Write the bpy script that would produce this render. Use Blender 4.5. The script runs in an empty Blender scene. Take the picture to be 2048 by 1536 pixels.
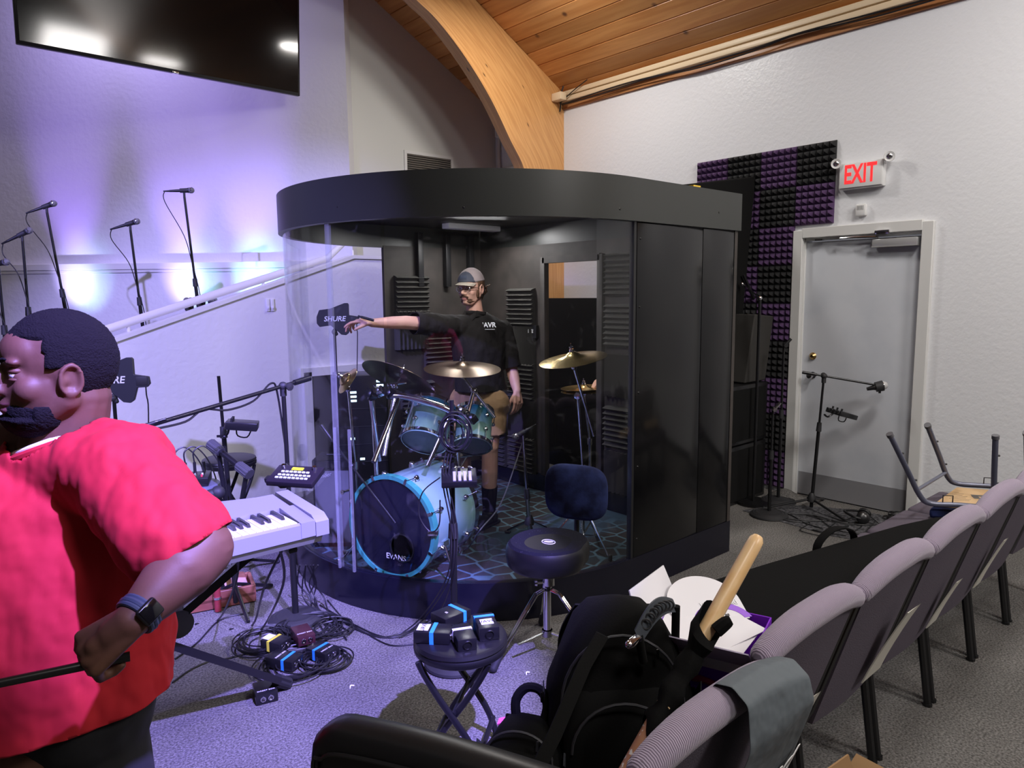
import bpy, bmesh, math, random
from mathutils import Vector, Matrix, Euler
V = Vector; PI = math.pi
random.seed(7)
S = bpy.context.scene; COL = S.collection
# ---------- camera geometry: the photograph's calibration ----------
FPX = 1430.0; HC = 1.62
RM = Matrix(((0.74880256, -0.08935227, 0.65674264), (-0.66272132, -0.08635144, 0.74387087), (-0.00975587, -0.99224977, -0.12387584)))
O = V((0, 0, HC))
def ray(px, py): return RM @ V(((px-1024)/FPX, (py-768)/FPX, 1.0))
def D(px, py, d): return O + ray(px, py)*d                     # at forward distance d
def G(px, py, z=0.0): r = ray(px, py); return O + r*((z-HC)/r.z)   # on a level plane
def PY(px, py, y): r = ray(px, py); return O + r*(y/r.y)
def PX(px, py, x): r = ray(px, py); return O + r*(x/r.x)
XR = 5.43
def W(px, py): return PX(px, py, XR)
def camdir(x, y, z): return (RM @ V((x, y, z))).normalized()     # x right, y down, z forward

# ---------- mesh builder ----------
def frame(d, up=V((0, 0, 1))):
    d = V(d).normalized()
    if abs(d.dot(up)) > .98: up = V((1, 0, 0))
    x = up.cross(d).normalized(); y = d.cross(x)
    return Matrix((x, y, d)).transposed()
def smooth_pts(pts, n=6, closed=False):
    pts = [V(p) for p in pts]; out = []; N = len(pts)
    if N < 3 and not closed: return pts
    for i in range(N if closed else N-1):
        g = (lambda k: pts[k % N]) if closed else (lambda k: pts[max(0, min(N-1, k))])
        a, b, c, e = g(i-1), g(i), g(i+1), g(i+2)
        for j in range(n):
            t = j/n
            out.append(.5*((2*b)+(c-a)*t+(2*a-5*b+4*c-e)*t*t+(3*b-a-3*c+e)*t**3))
    if not closed: out.append(pts[-1])
    return out
class MB:
    def __init__(s): s.bm = bmesh.new(); s.mi = 0
    def _f(s, vs):
        try: f = s.bm.faces.new(vs)
        except ValueError: return None
        f.material_index = s.mi; return f
    def box(s, c, size, R=None, bev=0, seg=2):
        b = bmesh.new(); bmesh.ops.create_cube(b, size=1)
        for v in b.verts: v.co = V((v.co.x*size[0], v.co.y*size[1], v.co.z*size[2]))
        if bev: bmesh.ops.bevel(b, geom=b.edges[:]+b.verts[:], offset=bev, segments=seg, profile=.5, affect='EDGES')
        M = Matrix.Translation(V(c)) @ (R.to_4x4() if R is not None else Matrix())
        s.merge(b, M); return s
    def merge(s, b, M=None):
        mp = {}
        for v in b.verts: mp[v] = s.bm.verts.new((M @ v.co) if M is not None else v.co)
        for f in b.faces: s._f([mp[v] for v in f.verts])
        b.free()
    def ring(s, c, R, r, n, ry=None):
        return [s.bm.verts.new(V(c)+R @ V((math.cos(2*PI*i/n)*r, math.sin(2*PI*i/n)*(ry or r), 0))) for i in range(n)]
    def bridge(s, a, b):
        n = len(a)
        for i in range(n): s._f([a[i], a[(i+1) % n], b[(i+1) % n], b[i]])
    def cyl(s, p0, p1, r0, r1=None, n=16, cap=True):
        r1 = r0 if r1 is None else r1; p0 = V(p0); p1 = V(p1); R = frame(p1-p0)
        a = s.ring(p0, R, r0, n); b = s.ring(p1, R, r1, n); s.bridge(a, b)
        if cap: s._f(a[::-1]); s._f(b)
        return s
    def tube(s, pts, r, n=8, sm=0, closed=False, cap=True):
        pts = smooth_pts(pts, sm, closed) if sm else [V(p) for p in pts]
        N = len(pts); rings = []; up = V((0, 0, 1)); x = None
        for i, p in enumerate(pts):
            d = (pts[(i+1) % N]-pts[i-1]) if closed else (pts[min(N-1, i+1)]-pts[max(0, i-1)])
            if d.length < 1e-9: d = V((0, 0, 1))
            d.normalize()
            if x is None: x = frame(d).col[0].copy()
            x = (x-d*x.dot(d))
            x = x.normalized() if x.length > 1e-6 else frame(d).col[0].copy()
            R = Matrix((x, d.cross(x), d)).transposed()
            rr = r[min(i, len(r)-1)] if isinstance(r, (list, tuple)) else r
            rings.append(s.ring(p, R, rr, n))
        for i in range(N-1): s.bridge(rings[i], rings[i+1])
        if closed: s.bridge(rings[-1], rings[0])
        elif cap: s._f(rings[0][::-1]); s._f(rings[-1])
        return s
    def sph(s, c, r, R=None, u=16, v=10):
        b = bmesh.new(); bmesh.ops.create_uvsphere(b, u_segments=u, v_segments=v, radius=1)
        r = (r, r, r) if not isinstance(r, (list, tuple, Vector)) else r
        M = Matrix.Translation(V(c)) @ (R.to_4x4() if R is not None else Matrix()) @ Matrix.Diagonal((r[0], r[1], r[2], 1))
        s.merge(b, M); return s
    def caps(s, p0, p1, r0, r1=None, n=14):
        r1 = r0 if r1 is None else r1
        s.cyl(p0, p1, r0, r1, n); s.sph(p0, r0*.999, u=n, v=8); s.sph(p1, r1*.999, u=n, v=8); return s
    def lathe(s, prof, c=(0, 0, 0), R=None, n=24, cap=True):
        R = R or Matrix.Identity(3); rings = []
        for r, z in prof: rings.append(s.ring(V(c)+R @ V((0, 0, z)), R, max(r, 1e-4), n))
        for i in range(len(rings)-1): s.bridge(rings[i], rings[i+1])
        if cap: s._f(rings[0][::-1]); s._f(rings[-1])
        return s
    def prism(s, poly, z0, z1, M=None):
        M = M or Matrix(); a = [s.bm.verts.new(M @ V((x, y, z0))) for x, y in poly]; b = [s.bm.verts.new(M @ V((x, y, z1))) for x, y in poly]
        s.bridge(a, b); s._f(a[::-1]); s._f(b); return s
    def loft(s, rings, closed=True, cap=True):
        rs = [[s.bm.verts.new(V(p)) for p in r] for r in rings]
        for a, b in zip(rs, rs[1:]):
            if closed: s.bridge(a, b)
            else:
                for i in range(len(a)-1): s._f([a[i], a[i+1], b[i+1], b[i]])
        if cap and closed: s._f(rs[0][::-1]); s._f(rs[-1])
        return s
    def torus(s, c, R, r, t, n=32, m=8, ry=None):
        s.tube([V(c)+R @ V((math.cos(2*PI*i/n)*r, math.sin(2*PI*i/n)*(ry or r), 0)) for i in range(n)], t, m, closed=True); return s
def wm(o):
    m = o.matrix_basis.copy(); p = o.parent
    while p: m = p.matrix_basis @ m; p = p.parent
    return m
def finish(me, mats, ang=38, smooth=True):
    for m in (mats if isinstance(mats, (list, tuple)) else [mats]): me.materials.append(m)
    if smooth:
        me.shade_smooth(); me.set_sharp_from_angle(angle=math.radians(ang))
def obj(name, mb, mats, parent=None, world=False, ang=38, smooth=True, bev=0):
    bm = mb.bm; bmesh.ops.recalc_face_normals(bm, faces=bm.faces[:])
    if world and parent is not None: bm.transform(wm(parent).inverted())
    me = bpy.data.meshes.new(name); bm.to_mesh(me); bm.free(); finish(me, mats, ang, smooth)
    o = bpy.data.objects.new(name, me); COL.objects.link(o)
    if parent is not None: o.parent = parent
    if bev:
        b = o.modifiers.new('bevel', 'BEVEL'); b.width = bev; b.segments = 2; b.limit_method = 'ANGLE'; b.angle_limit = .7
    return o
def tag(o, label, cat, group=None, kind=None):
    o['label'] = label; o['category'] = cat
    if group: o['group'] = group
    if kind: o['kind'] = kind
    return o
def thing(name, label, cat, loc=(0, 0, 0), rz=0, group=None, R=None):
    o = bpy.data.objects.new(name, None); COL.objects.link(o); o.empty_display_size = .1
    o.location = loc
    o.rotation_euler = (0, 0, rz) if R is None else R.to_euler()
    return tag(o, label, cat, group)
def struct(name, mb, mats, **k):
    o = obj(name, mb, mats, **k); o['kind'] = 'structure'; return o
def centre(o):
    """put the origin of a one-mesh thing at its own base"""
    vs = [v.co for v in o.data.vertices]
    c = V((sum(v.x for v in vs)/len(vs), sum(v.y for v in vs)/len(vs), min(v.z for v in vs)))
    o.data.transform(Matrix.Translation(-c)); o.location = o.location+c; return o
def single(name, mb, mats, label, cat, group=None, **k):
    return centre(tag(obj(name, mb, mats, **k), label, cat, group))
def kids(o): return [c for c in bpy.data.objects if c.parent == o]
def copy_tree(o, parent=None):
    c = o.copy(); COL.objects.link(c)
    if parent: c.parent = parent
    for ch in kids(o): copy_tree(ch, c)
    return c
def text_mesh(txt, size, ext=.0008, shear=0, bold=0):
    cu = bpy.data.curves.new('t', 'FONT'); cu.body = txt; cu.size = size; cu.extrude = ext; cu.shear = shear; cu.offset = bold
    cu.align_x = 'CENTER'; cu.align_y = 'CENTER'; cu.resolution_u = 3
    t = bpy.data.objects.new('t', cu); COL.objects.link(t)
    me = bpy.data.meshes.new_from_object(t.evaluated_get(bpy.context.evaluated_depsgraph_get()))
    bpy.data.objects.remove(t); return me
def text(txt, size, c, xdir, ydir, m, parent, name='lettering', shear=0, ext=.0008, bold=0, world=True, sq=1):
    me = text_mesh(txt, size, ext, shear, bold); me.transform(Matrix.Diagonal((sq, 1, 1, 1))); x = V(xdir).normalized(); y = V(ydir).normalized(); z = x.cross(y).normalized(); y = z.cross(x)
    M = Matrix((x, y, z)).transposed().to_4x4(); M.translation = V(c)
    if world and parent is not None: M = wm(parent).inverted() @ M
    me.transform(M); me.name = name; me.materials.clear(); me.materials.append(m)
    o = bpy.data.objects.new(name, me); COL.objects.link(o)
    if parent is not None: o.parent = parent
    return o
def voxel(mb, vs, sm=6, fac=.5):
    me = bpy.data.meshes.new('v'); bmesh.ops.recalc_face_normals(mb.bm, faces=mb.bm.faces[:]); mb.bm.to_mesh(me); mb.bm.free()
    t = bpy.data.objects.new('v', me); COL.objects.link(t)
    r = t.modifiers.new('r', 'REMESH'); r.mode = 'VOXEL'; r.voxel_size = vs
    if sm: q = t.modifiers.new('s', 'SMOOTH'); q.factor = fac; q.iterations = sm
    m2 = bpy.data.meshes.new_from_object(t.evaluated_get(bpy.context.evaluated_depsgraph_get()))
    bpy.data.objects.remove(t); b = MB(); b.bm.from_mesh(m2); return b

# ---------- materials ----------
def mat(name, col, rough=.5, metal=0, spec=.5, bump=None, var=None, coat=0, emit=None, es=1, sheen=0):
    m = bpy.data.materials.new(name); m.use_nodes = True; nt = m.node_tree; N = nt.nodes; L = nt.links; b = N['Principled BSDF']
    b.inputs['Base Color'].default_value = (*col, 1); b.inputs['Roughness'].default_value = rough; b.inputs['Metallic'].default_value = metal
    b.inputs['Specular IOR Level'].default_value = spec; b.inputs['Coat Weight'].default_value = coat; b.inputs['Sheen Weight'].default_value = sheen
    if emit: b.inputs['Emission Color'].default_value = (*emit, 1); b.inputs['Emission Strength'].default_value = es
    tc = N.new('ShaderNodeTexCoord')
    if bump:                                     # (scale, strength, distance[, detail])
        n = N.new('ShaderNodeTexNoise'); n.inputs['Scale'].default_value = bump[0]; n.inputs['Detail'].default_value = bump[3] if len(bump) > 3 else 3
        L.new(tc.outputs['Object'], n.inputs['Vector']); bp = N.new('ShaderNodeBump')
        bp.inputs['Strength'].default_value = bump[1]; bp.inputs['Distance'].default_value = bump[2]
        L.new(n.outputs['Fac'], bp.inputs['Height']); L.new(bp.outputs['Normal'], b.inputs['Normal'])
    if var:                                      # (scale, colour2, lo, hi)
        n = N.new('ShaderNodeTexNoise'); n.inputs['Scale'].default_value = var[0]; n.inputs['Detail'].default_value = 4
        L.new(tc.outputs['Object'], n.inputs['Vector']); r = N.new('ShaderNodeValToRGB')
        r.color_ramp.elements[0].position = var[2]; r.color_ramp.elements[1].position = var[3]
        r.color_ramp.elements[0].color = (*col, 1); r.color_ramp.elements[1].color = (*var[1], 1)
        L.new(n.outputs['Fac'], r.inputs['Fac']); L.new(r.outputs['Color'], b.inputs['Base Color'])
    return m
WHITE_WALL = mat('white_wall_paint', (.78, .79, .81), .36, bump=(34, .5, .005, 5), spec=.5)
STAGE_WALL = mat('stage_wall_paint', (.74, .73, .75), .6, bump=(22, .6, .006, 4))
SMOOTH_WALL = mat('smooth_wall_paint', (.66, .66, .62), .6, bump=(40, .1, .003))
TRIM_WHITE = mat('white_trim_paint', (.74, .73, .7), .4)
DOOR_PAINT = mat('grey_door_paint', (.62, .64, .68), .4, var=(3, (.52, .55, .6), .45, .8))
FRAME_PAINT = mat('door_frame_paint', (.66, .66, .64), .38)
CREAM = mat('cream_plastic', (.8, .64, .42), .4)
KICK = mat('kick_plate_grey', (.34, .34, .36), .35, metal=.3)
BLACK = mat('matte_black_plastic', (.012, .012, .013), .45)
BLACKM = mat('black_painted_metal', (.010, .010, .011), .28)
GLOSSB = mat('glossy_black_panel', (.004, .004, .005), .14, spec=.28, var=(1.5, (.012, .012, .012), .4, .7))
BAND = mat('dark_slate_band', (.028, .030, .027), .38, bump=(300, .15, .001))
RIMM = mat('black_base_vinyl', (.006, .006, .014), .22)
RUBBER = mat('dark_rubber', (.02, .02, .022), .6)
CHROME = mat('chrome', (.8, .8, .82), .12, metal=1)
BRASS = mat('brass_knob', (.45, .3, .12), .3, metal=1)
CYM = mat('bronze_cymbal', (.62, .47, .2), .26, metal=1, bump=(60, .08, .002))
CYMD = mat('dark_bronze_cymbal', (.3, .22, .15), .3, metal=1, bump=(60, .08, .002))
FELT = mat('black_speaker_cloth', (.008, .008, .008), .95, spec=.15, bump=(400, .4, .002))
FOAMB = mat('black_foam', (.02, .02, .021), .95)
FOAMP = mat('purple_foam', (.085, .042, .115), .95)
FOAMG = mat('grey_brown_foam', (.05, .047, .042), .95)
CLOTHB = mat('black_cloth', (.0035, .0035, .0035), .9, spec=.15, bump=(180, .3, .002))
NAVY = mat('navy_velvet', (.020, .030, .105), .9, spec=.2, bump=(120, .3, .002), var=(9, (.004, .005, .02), .4, .65))
VINYL = mat('black_vinyl', (.009, .009, .010), .36, bump=(150, .12, .001))
WHITEP = mat('white_paper', (.8, .79, .82), .7)
WHITEPL = mat('white_plastic', (.75, .75, .74), .4)
PURPLE = mat('bright_purple_print', (.23, .02, .62), .45)
REDPR = mat('red_print', (.5, .03, .12), .5)
TEXTW = mat('white_lettering', (.85, .85, .85), .5)
TEXTG = mat('grey_lettering', (.35, .35, .37), .5)
BLUET = mat('blue_tape', (.03, .3, .7), .5)
YELT = mat('yellow_tape', (.65, .6, .05), .5)
CARD = mat('brown_cardboard', (.34, .2, .09), .8, bump=(60, .1, .002))
PLY = mat('plywood', (.62, .42, .22), .6, var=(6, (.5, .32, .15), .45, .6))
CHAIRF = mat('blue_grey_chair_frame', (.16, .17, .23), .35, metal=.4)
LED = mat('blue_white_led', (.1, .2, .3), .4, emit=(.55, .8, 1), es=4)
LEDK = mat('white_button', (.5, .5, .55), .4, emit=(.6, .65, .9), es=.6)
LEDY = mat('yellow_lcd', (.3, .3, .02), .4, emit=(.8, .75, .05), es=1.4)
KEYW = mat('white_keys', (.75, .74, .76), .25)
KEYB = mat('black_keys', (.02, .02, .024), .2)
SILVER = mat('silver_keyboard_shell', (.36, .37, .42), .4, metal=.25)
REDWOOD = mat('red_brown_wood', (.2, .06, .04), .4, var=(5, (.32, .13, .08), .4, .65))
SLATE = mat('slate_grey_cloth', (.10, .12, .135), .75, bump=(14, .5, .02, 2))
SCREEN = mat('tv_screen', (.003, .003, .004), .09)
BOLT = mat('dark_bolt', (.02, .02, .02), .3, metal=.6)
def wood(name, c1, c2, c3, uv=False, scl=(1, 1, 1), knots=True, rough=.35, plank=.0):
    m = bpy.data.materials.new(name); m.use_nodes = True; nt = m.node_tree; N = nt.nodes; L = nt.links; b = N['Principled BSDF']
    tc = N.new('ShaderNodeTexCoord'); mp = N.new('ShaderNodeMapping'); mp.inputs['Scale'].default_value = scl
    L.new(tc.outputs['UV' if uv else 'Object'], mp.inputs['Vector'])
    n = N.new('ShaderNodeTexNoise'); n.inputs['Scale'].default_value = 1; n.inputs['Detail'].default_value = 6; n.inputs['Distortion'].default_value = .4
    r = N.new('ShaderNodeValToRGB'); r.color_ramp.elements[0].color = (*c1, 1); r.color_ramp.elements[1].color = (*c2, 1)
    r.color_ramp.elements[0].position = .38; r.color_ramp.elements[1].position = .62
    L.new(n.outputs['Fac'], r.inputs['Fac']); out = r.outputs['Color']
    if plank:                                     # each board shifts the grain and its tone
        g = N.new('ShaderNodeUVMap') if uv else tc
        sx = N.new('ShaderNodeSeparateXYZ'); L.new(tc.outputs['UV'], sx.inputs[0])
        fl = N.new('ShaderNodeMath'); fl.operation = 'FLOOR'; L.new(sx.outputs['Y'], fl.inputs[0])
        wn = N.new('ShaderNodeTexWhiteNoise'); wn.noise_dimensions = '1D'; L.new(fl.outputs[0], wn.inputs['W'])
        ad = N.new('ShaderNodeVectorMath'); ad.operation = 'ADD'; sc = N.new('ShaderNodeVectorMath'); sc.operation = 'SCALE'
        sc.inputs['Scale'].default_value = 30; L.new(wn.outputs['Color'], sc.inputs[0])
        L.new(mp.outputs[0], ad.inputs[0]); L.new(sc.outputs[0], ad.inputs[1]); L.new(ad.outputs[0], n.inputs['Vector'])
        hs = N.new('ShaderNodeHueSaturation'); mr = N.new('ShaderNodeMapRange'); mr.inputs[3].default_value = .78; mr.inputs[4].default_value = 1.22
        L.new(wn.outputs['Value'], mr.inputs[0]); L.new(mr.outputs[0], hs.inputs['Value']); L.new(out, hs.inputs['Color']); out = hs.outputs['Color']
    else: L.new(mp.outputs[0], n.inputs['Vector'])
    if knots:
        v = N.new('ShaderNodeTexVoronoi'); v.inputs['Scale'].default_value = 1; m2 = N.new('ShaderNodeMapping'); m2.inputs['Scale'].default_value = knots if isinstance(knots, tuple) else (1.8, 1, 1)
        L.new(tc.outputs['UV'], m2.inputs['Vector']); L.new(m2.outputs[0], v.inputs['Vector'])
        kr = N.new('ShaderNodeValToRGB'); kr.color_ramp.elements[0].color = (.0, .0, .0, 1); kr.color_ramp.elements[1].color = (1, 1, 1, 1)
        kr.color_ramp.elements[0].position = .04; kr.color_ramp.elements[1].position = .10
        L.new(v.outputs['Distance'], kr.inputs['Fac']); mx = N.new('ShaderNodeMix'); mx.data_type = 'RGBA'
        L.new(kr.outputs['Color'], mx.inputs['Factor']); mx.inputs[6].default_value = (*c3, 1); L.new(out, mx.inputs[7]); out = mx.outputs[2]
    L.new(out, b.inputs['Base Color']); b.inputs['Roughness'].default_value = rough
    return m
CEILW = wood('knotty_pine_ceiling', (.56, .235, .065), (.70, .34, .11), (.14, .05, .02), uv=True, scl=(1.2, 2.2, 1), knots=(3.1, .5, 1), plank=1)
ARCHW = wood('glulam_arch_wood', (.60, .29, .10), (.72, .38, .14), (.05, .02, .01), uv=True, scl=(2.5, 45, 1), knots=(3, 11, 1))
FASCIA = wood('fascia_wood', (.38, .15, .05), (.52, .24, .09), (.05, .02, .01), uv=False, scl=(6, 2, 30), knots=False)
STICK = wood('pale_wood_pole', (.72, .45, .2), (.82, .58, .32), (.3, .15, .06), uv=False, scl=(40, 40, 12), knots=False)
def carpet(name, c1, c2, sc=220):
    m = mat(name, c1, .95, bump=(sc, .9, .006, 2), var=(sc*.55, c2, .35, .65)); m.node_tree.nodes['Principled BSDF'].inputs['Specular IOR Level'].default_value = .1
    nt = m.node_tree; N = nt.nodes; L = nt.links; b = N['Principled BSDF']; src = b.inputs['Base Color'].links[0].from_socket
    tc = N.new('ShaderNodeTexCoord'); n = N.new('ShaderNodeTexNoise'); n.inputs['Scale'].default_value = 2.2; n.inputs['Detail'].default_value = 5; L.new(tc.outputs['Object'], n.inputs['Vector'])
    mr = N.new('ShaderNodeMapRange'); mr.inputs[1].default_value = .3; mr.inputs[2].default_value = .7; mr.inputs[3].default_value = .75; mr.inputs[4].default_value = 1.15; L.new(n.outputs['Fac'], mr.inputs[0])
    h = N.new('ShaderNodeHueSaturation'); L.new(mr.outputs[0], h.inputs['Value']); L.new(src, h.inputs['Color']); L.new(h.outputs[0], b.inputs['Base Color'])
    return m
CARPET = carpet('grey_carpet', (.085, .082, .076), (.235, .225, .215))
def booth_carpet():
    m = mat('patterned_blue_carpet', (.03, .05, .07), .95, bump=(250, .6, .004)); nt = m.node_tree; N = nt.nodes; L = nt.links; b = N['Principled BSDF']
    tc = N.new('ShaderNodeTexCoord'); v = N.new('ShaderNodeTexVoronoi'); v.feature = 'DISTANCE_TO_EDGE'; v.inputs['Scale'].default_value = 8; v.inputs['Randomness'].default_value = .55
    L.new(tc.outputs['Object'], v.inputs['Vector']); r = N.new('ShaderNodeValToRGB'); e = r.color_ramp.elements
    e[0].position = .0; e[0].color = (.10, .18, .22, 1); e[1].position = .075; e[1].color = (.028, .022, .024, 1)
    k = e.new(.055); k.color = (.08, .15, .19, 1)
    L.new(v.outputs['Distance'], r.inputs['Fac']); n = N.new('ShaderNodeTexNoise'); n.inputs['Scale'].default_value = 1.3; L.new(tc.outputs['Object'], n.inputs['Vector'])
    r2 = N.new('ShaderNodeValToRGB'); r2.color_ramp.elements[0].position = .5; r2.color_ramp.elements[1].position = .62
    L.new(n.outputs['Fac'], r2.inputs['Fac']); mx = N.new('ShaderNodeMix'); mx.data_type = 'RGBA'; L.new(r2.outputs['Color'], mx.inputs['Factor'])
    L.new(r.outputs['Color'], mx.inputs[6]); mx.inputs[7].default_value = (.022, .05, .07, 1); L.new(mx.outputs[2], b.inputs['Base Color']); return m
BCARPET = booth_carpet()
def glassmat(name, tint=(.96, .97, .98), smudge=.03, ior=1.45, haze=.0012):
    m = bpy.data.materials.new(name); m.use_nodes = True; nt = m.node_tree; N = nt.nodes; L = nt.links; N.remove(N['Principled BSDF']); out = N['Material Output']
    t = N.new('ShaderNodeBsdfTransparent'); t.inputs['Color'].default_value = (*tint, 1); g = N.new('ShaderNodeBsdfGlossy'); g.inputs['Roughness'].default_value = .02
    lw = N.new('ShaderNodeLayerWeight'); lw.inputs['Blend'].default_value = .5; pw = N.new('ShaderNodeMath'); pw.operation = 'POWER'; pw.inputs[1].default_value = 4.5; L.new(lw.outputs['Facing'], pw.inputs[0])
    f = N.new('ShaderNodeMapRange'); f.inputs[3].default_value = .022; f.inputs[4].default_value = .6; L.new(pw.outputs[0], f.inputs[0]); mx = N.new('ShaderNodeMixShader'); L.new(f.outputs[0], mx.inputs[0]); L.new(t.outputs[0], mx.inputs[1]); L.new(g.outputs[0], mx.inputs[2])
    d = N.new('ShaderNodeBsdfDiffuse'); d.inputs['Color'].default_value = (.8, .8, .82, 1); m2 = N.new('ShaderNodeMixShader')
    tc = N.new('ShaderNodeTexCoord'); n = N.new('ShaderNodeTexNoise'); n.inputs['Scale'].default_value = 9; n.inputs['Detail'].default_value = 8; n.inputs['Distortion'].default_value = 1.6; L.new(tc.outputs['Object'], n.inputs['Vector'])
    mr = N.new('ShaderNodeMapRange'); mr.inputs[1].default_value = .62; mr.inputs[2].default_value = .8; mr.inputs[3].default_value = haze; mr.inputs[4].default_value = smudge; L.new(n.outputs['Fac'], mr.inputs[0])
    L.new(mr.outputs[0], m2.inputs[0]); L.new(mx.outputs[0], m2.inputs[1]); L.new(d.outputs[0], m2.inputs[2]); L.new(m2.outputs[0], out.inputs['Surface']); return m
GLASS = glassmat('clear_acrylic'); GLASS2 = glassmat('acrylic_strip', (.88, .9, .94), .2, 1.6, .1)
def shellmat(name, top, bot, z0, z1):
    """lacquer fade painted on the drum shell, from one rim to the other"""
    m = mat(name, top, .16, coat=.6); nt = m.node_tree; N = nt.nodes; L = nt.links; tc = N.new('ShaderNodeTexCoord'); s = N.new('ShaderNodeSeparateXYZ'); L.new(tc.outputs['Object'], s.inputs[0])
    mr = N.new('ShaderNodeMapRange'); mr.inputs[1].default_value = z0; mr.inputs[2].default_value = z1; L.new(s.outputs['Z'], mr.inputs[0])
    r = N.new('ShaderNodeValToRGB'); r.color_ramp.elements[0].color = (*bot, 1); r.color_ramp.elements[1].color = (*top, 1); r.color_ramp.elements[0].position = .15; r.color_ramp.elements[1].position = .9
    L.new(mr.outputs[0], r.inputs['Fac']); L.new(r.outputs['Color'], N['Principled BSDF'].inputs['Base Color']); return m
def ribbed(name, col, sc, rough=.9):
    m = mat(name, col, rough, sheen=.3); nt = m.node_tree; N = nt.nodes; L = nt.links; tc = N.new('ShaderNodeTexCoord'); w = N.new('ShaderNodeTexWave'); w.inputs['Scale'].default_value = sc; w.inputs['Distortion'].default_value = .3
    w.bands_direction = 'X'; L.new(tc.outputs['Object'], w.inputs['Vector']); bp = N.new('ShaderNodeBump'); bp.inputs['Strength'].default_value = .5; bp.inputs['Distance'].default_value = .0025
    L.new(w.outputs['Fac'], bp.inputs['Height']); L.new(bp.outputs[0], N['Principled BSDF'].inputs['Normal']); return m
CHAIRFAB = ribbed('purple_grey_ribbed_fabric', (.20, .165, .225), 55)
CHAIRBACK = mat('purple_grey_weave', (.115, .098, .125), .95, spec=.2, bump=(260, .5, .003))
SKIN1 = mat('dark_brown_skin', (.105, .046, .030), .55, spec=.35, var=(6, (.14, .064, .042), .35, .7), bump=(220, .12, .001))
SKIN2 = mat('fair_skin', (.62, .36, .26), .5, var=(8, (.55, .27, .2), .4, .7))
LIPS1 = mat('brown_lips', (.16, .06, .055), .4); EYEW = mat('eye_white', (.6, .57, .55), .25); EYED = mat('dark_iris', (.02, .01, .008), .1)
HAIR1 = mat('short_black_hair', (.006, .005, .006), .95, spec=.2, bump=(260, 1, .004, 4))
HAIR2 = mat('brown_hair', (.10, .045, .02), .7, bump=(90, .8, .006))
RED = mat('red_tshirt_cotton', (.42, .005, .016), .85, bump=(7, .35, .03, 3))
POLO = mat('black_polo_cotton', (.012, .010, .009), .85, spec=.2, bump=(9, .6, .03, 3))
TAN = mat('tan_shorts_cotton', (.30, .18, .085), .85, bump=(9, .6, .03))
CAPG = mat('pinkish_grey_cap', (.34, .27, .26), .8); CAPD = mat('dark_cap_front', (.05, .055, .075), .8)
# ================= SETTING =================
DARKW = mat('dim_hall_wall', (.10, .09, .09), .7)
CZ0, CSL = 3.64, .55
def ceil_z(x): return CZ0+CSL*(XR-x)
b = MB(); b.box((1.2, 4.0, -.05), (9.0, 15, .1)); struct('floor', b, CARPET)
b = MB(); b.prism([(-3.2, 5.67), (5.38, 5.67), (5.38, 6.39), (3.3, 6.39), (-3.2, 12.9)], 0, .9); struct('stage_platform', b, CARPET)
# right wall with a doorway
DY0, DY1, DZ = 1.86, 2.72, 2.03
b = MB()
b.box((XR+.07, (DY1+6.55)/2, 1.85), (.14, 6.55-DY1, 3.7)); b.box((XR+.07, (DY0-3.4)/2, 1.85), (.14, DY0+3.4, 3.7)); b.box((XR+.07, (DY0+DY1)/2, (DZ+3.7)/2), (.14, DY1-DY0, 3.7-DZ))
struct('wall_right', b, WHITE_WALL, smooth=False)
b = MB(); b.prism([(3.4, 0), (XR, 0), (XR, ceil_z(XR)+.05), (3.4, ceil_z(3.4)+.05)], -6.53, -6.39, Matrix(((1, 0, 0, 0), (0, 0, -1, 0), (0, 1, 0, 0), (0, 0, 0, 1))))
struct('wall_back', b, SMOOTH_WALL, smooth=False)
# angled stage wall at 45 degrees
c0 = V((3.487, 6.25, 0)); du = V((-.70711, .70711, 0)); dn = V((.70711, .70711, 0))
b = MB(); p = [c0, c0+du*7, c0+du*7+dn*.16, c0+dn*.16]
b.prism([(q.x, q.y) for q in p], 0, 6.3); b.prism([(q.x, q.y) for q in [c0-dn*.035, c0+du*7-dn*.035, c0+du*7, c0]], .9, 1.9)
struct('wall_stage', b, STAGE_WALL, smooth=False)
b = MB(); b.prism([(q.x, q.y) for q in [c0-dn*.07, c0+du*7-dn*.07, c0+du*7, c0]], 1.9, 1.965); b.prism([(q.x, q.y) for q in [c0-dn*.055, c0+du*7-dn*.055, c0+du*7, c0]], 1.87, 1.9)
struct('trim_1', b, TRIM_WHITE, bev=.006)
# left and rear enclosure (out of the frame)
b = MB(); b.box((-3.35, 4, 3.2), (.14, 15, 6.4)); struct('wall_left', b, DARKW, smooth=False)
b = MB(); b.box((1.0, -3.47, 3.2), (9, .14, 6.4)); struct('wall_front', b, DARKW, smooth=False)
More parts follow.
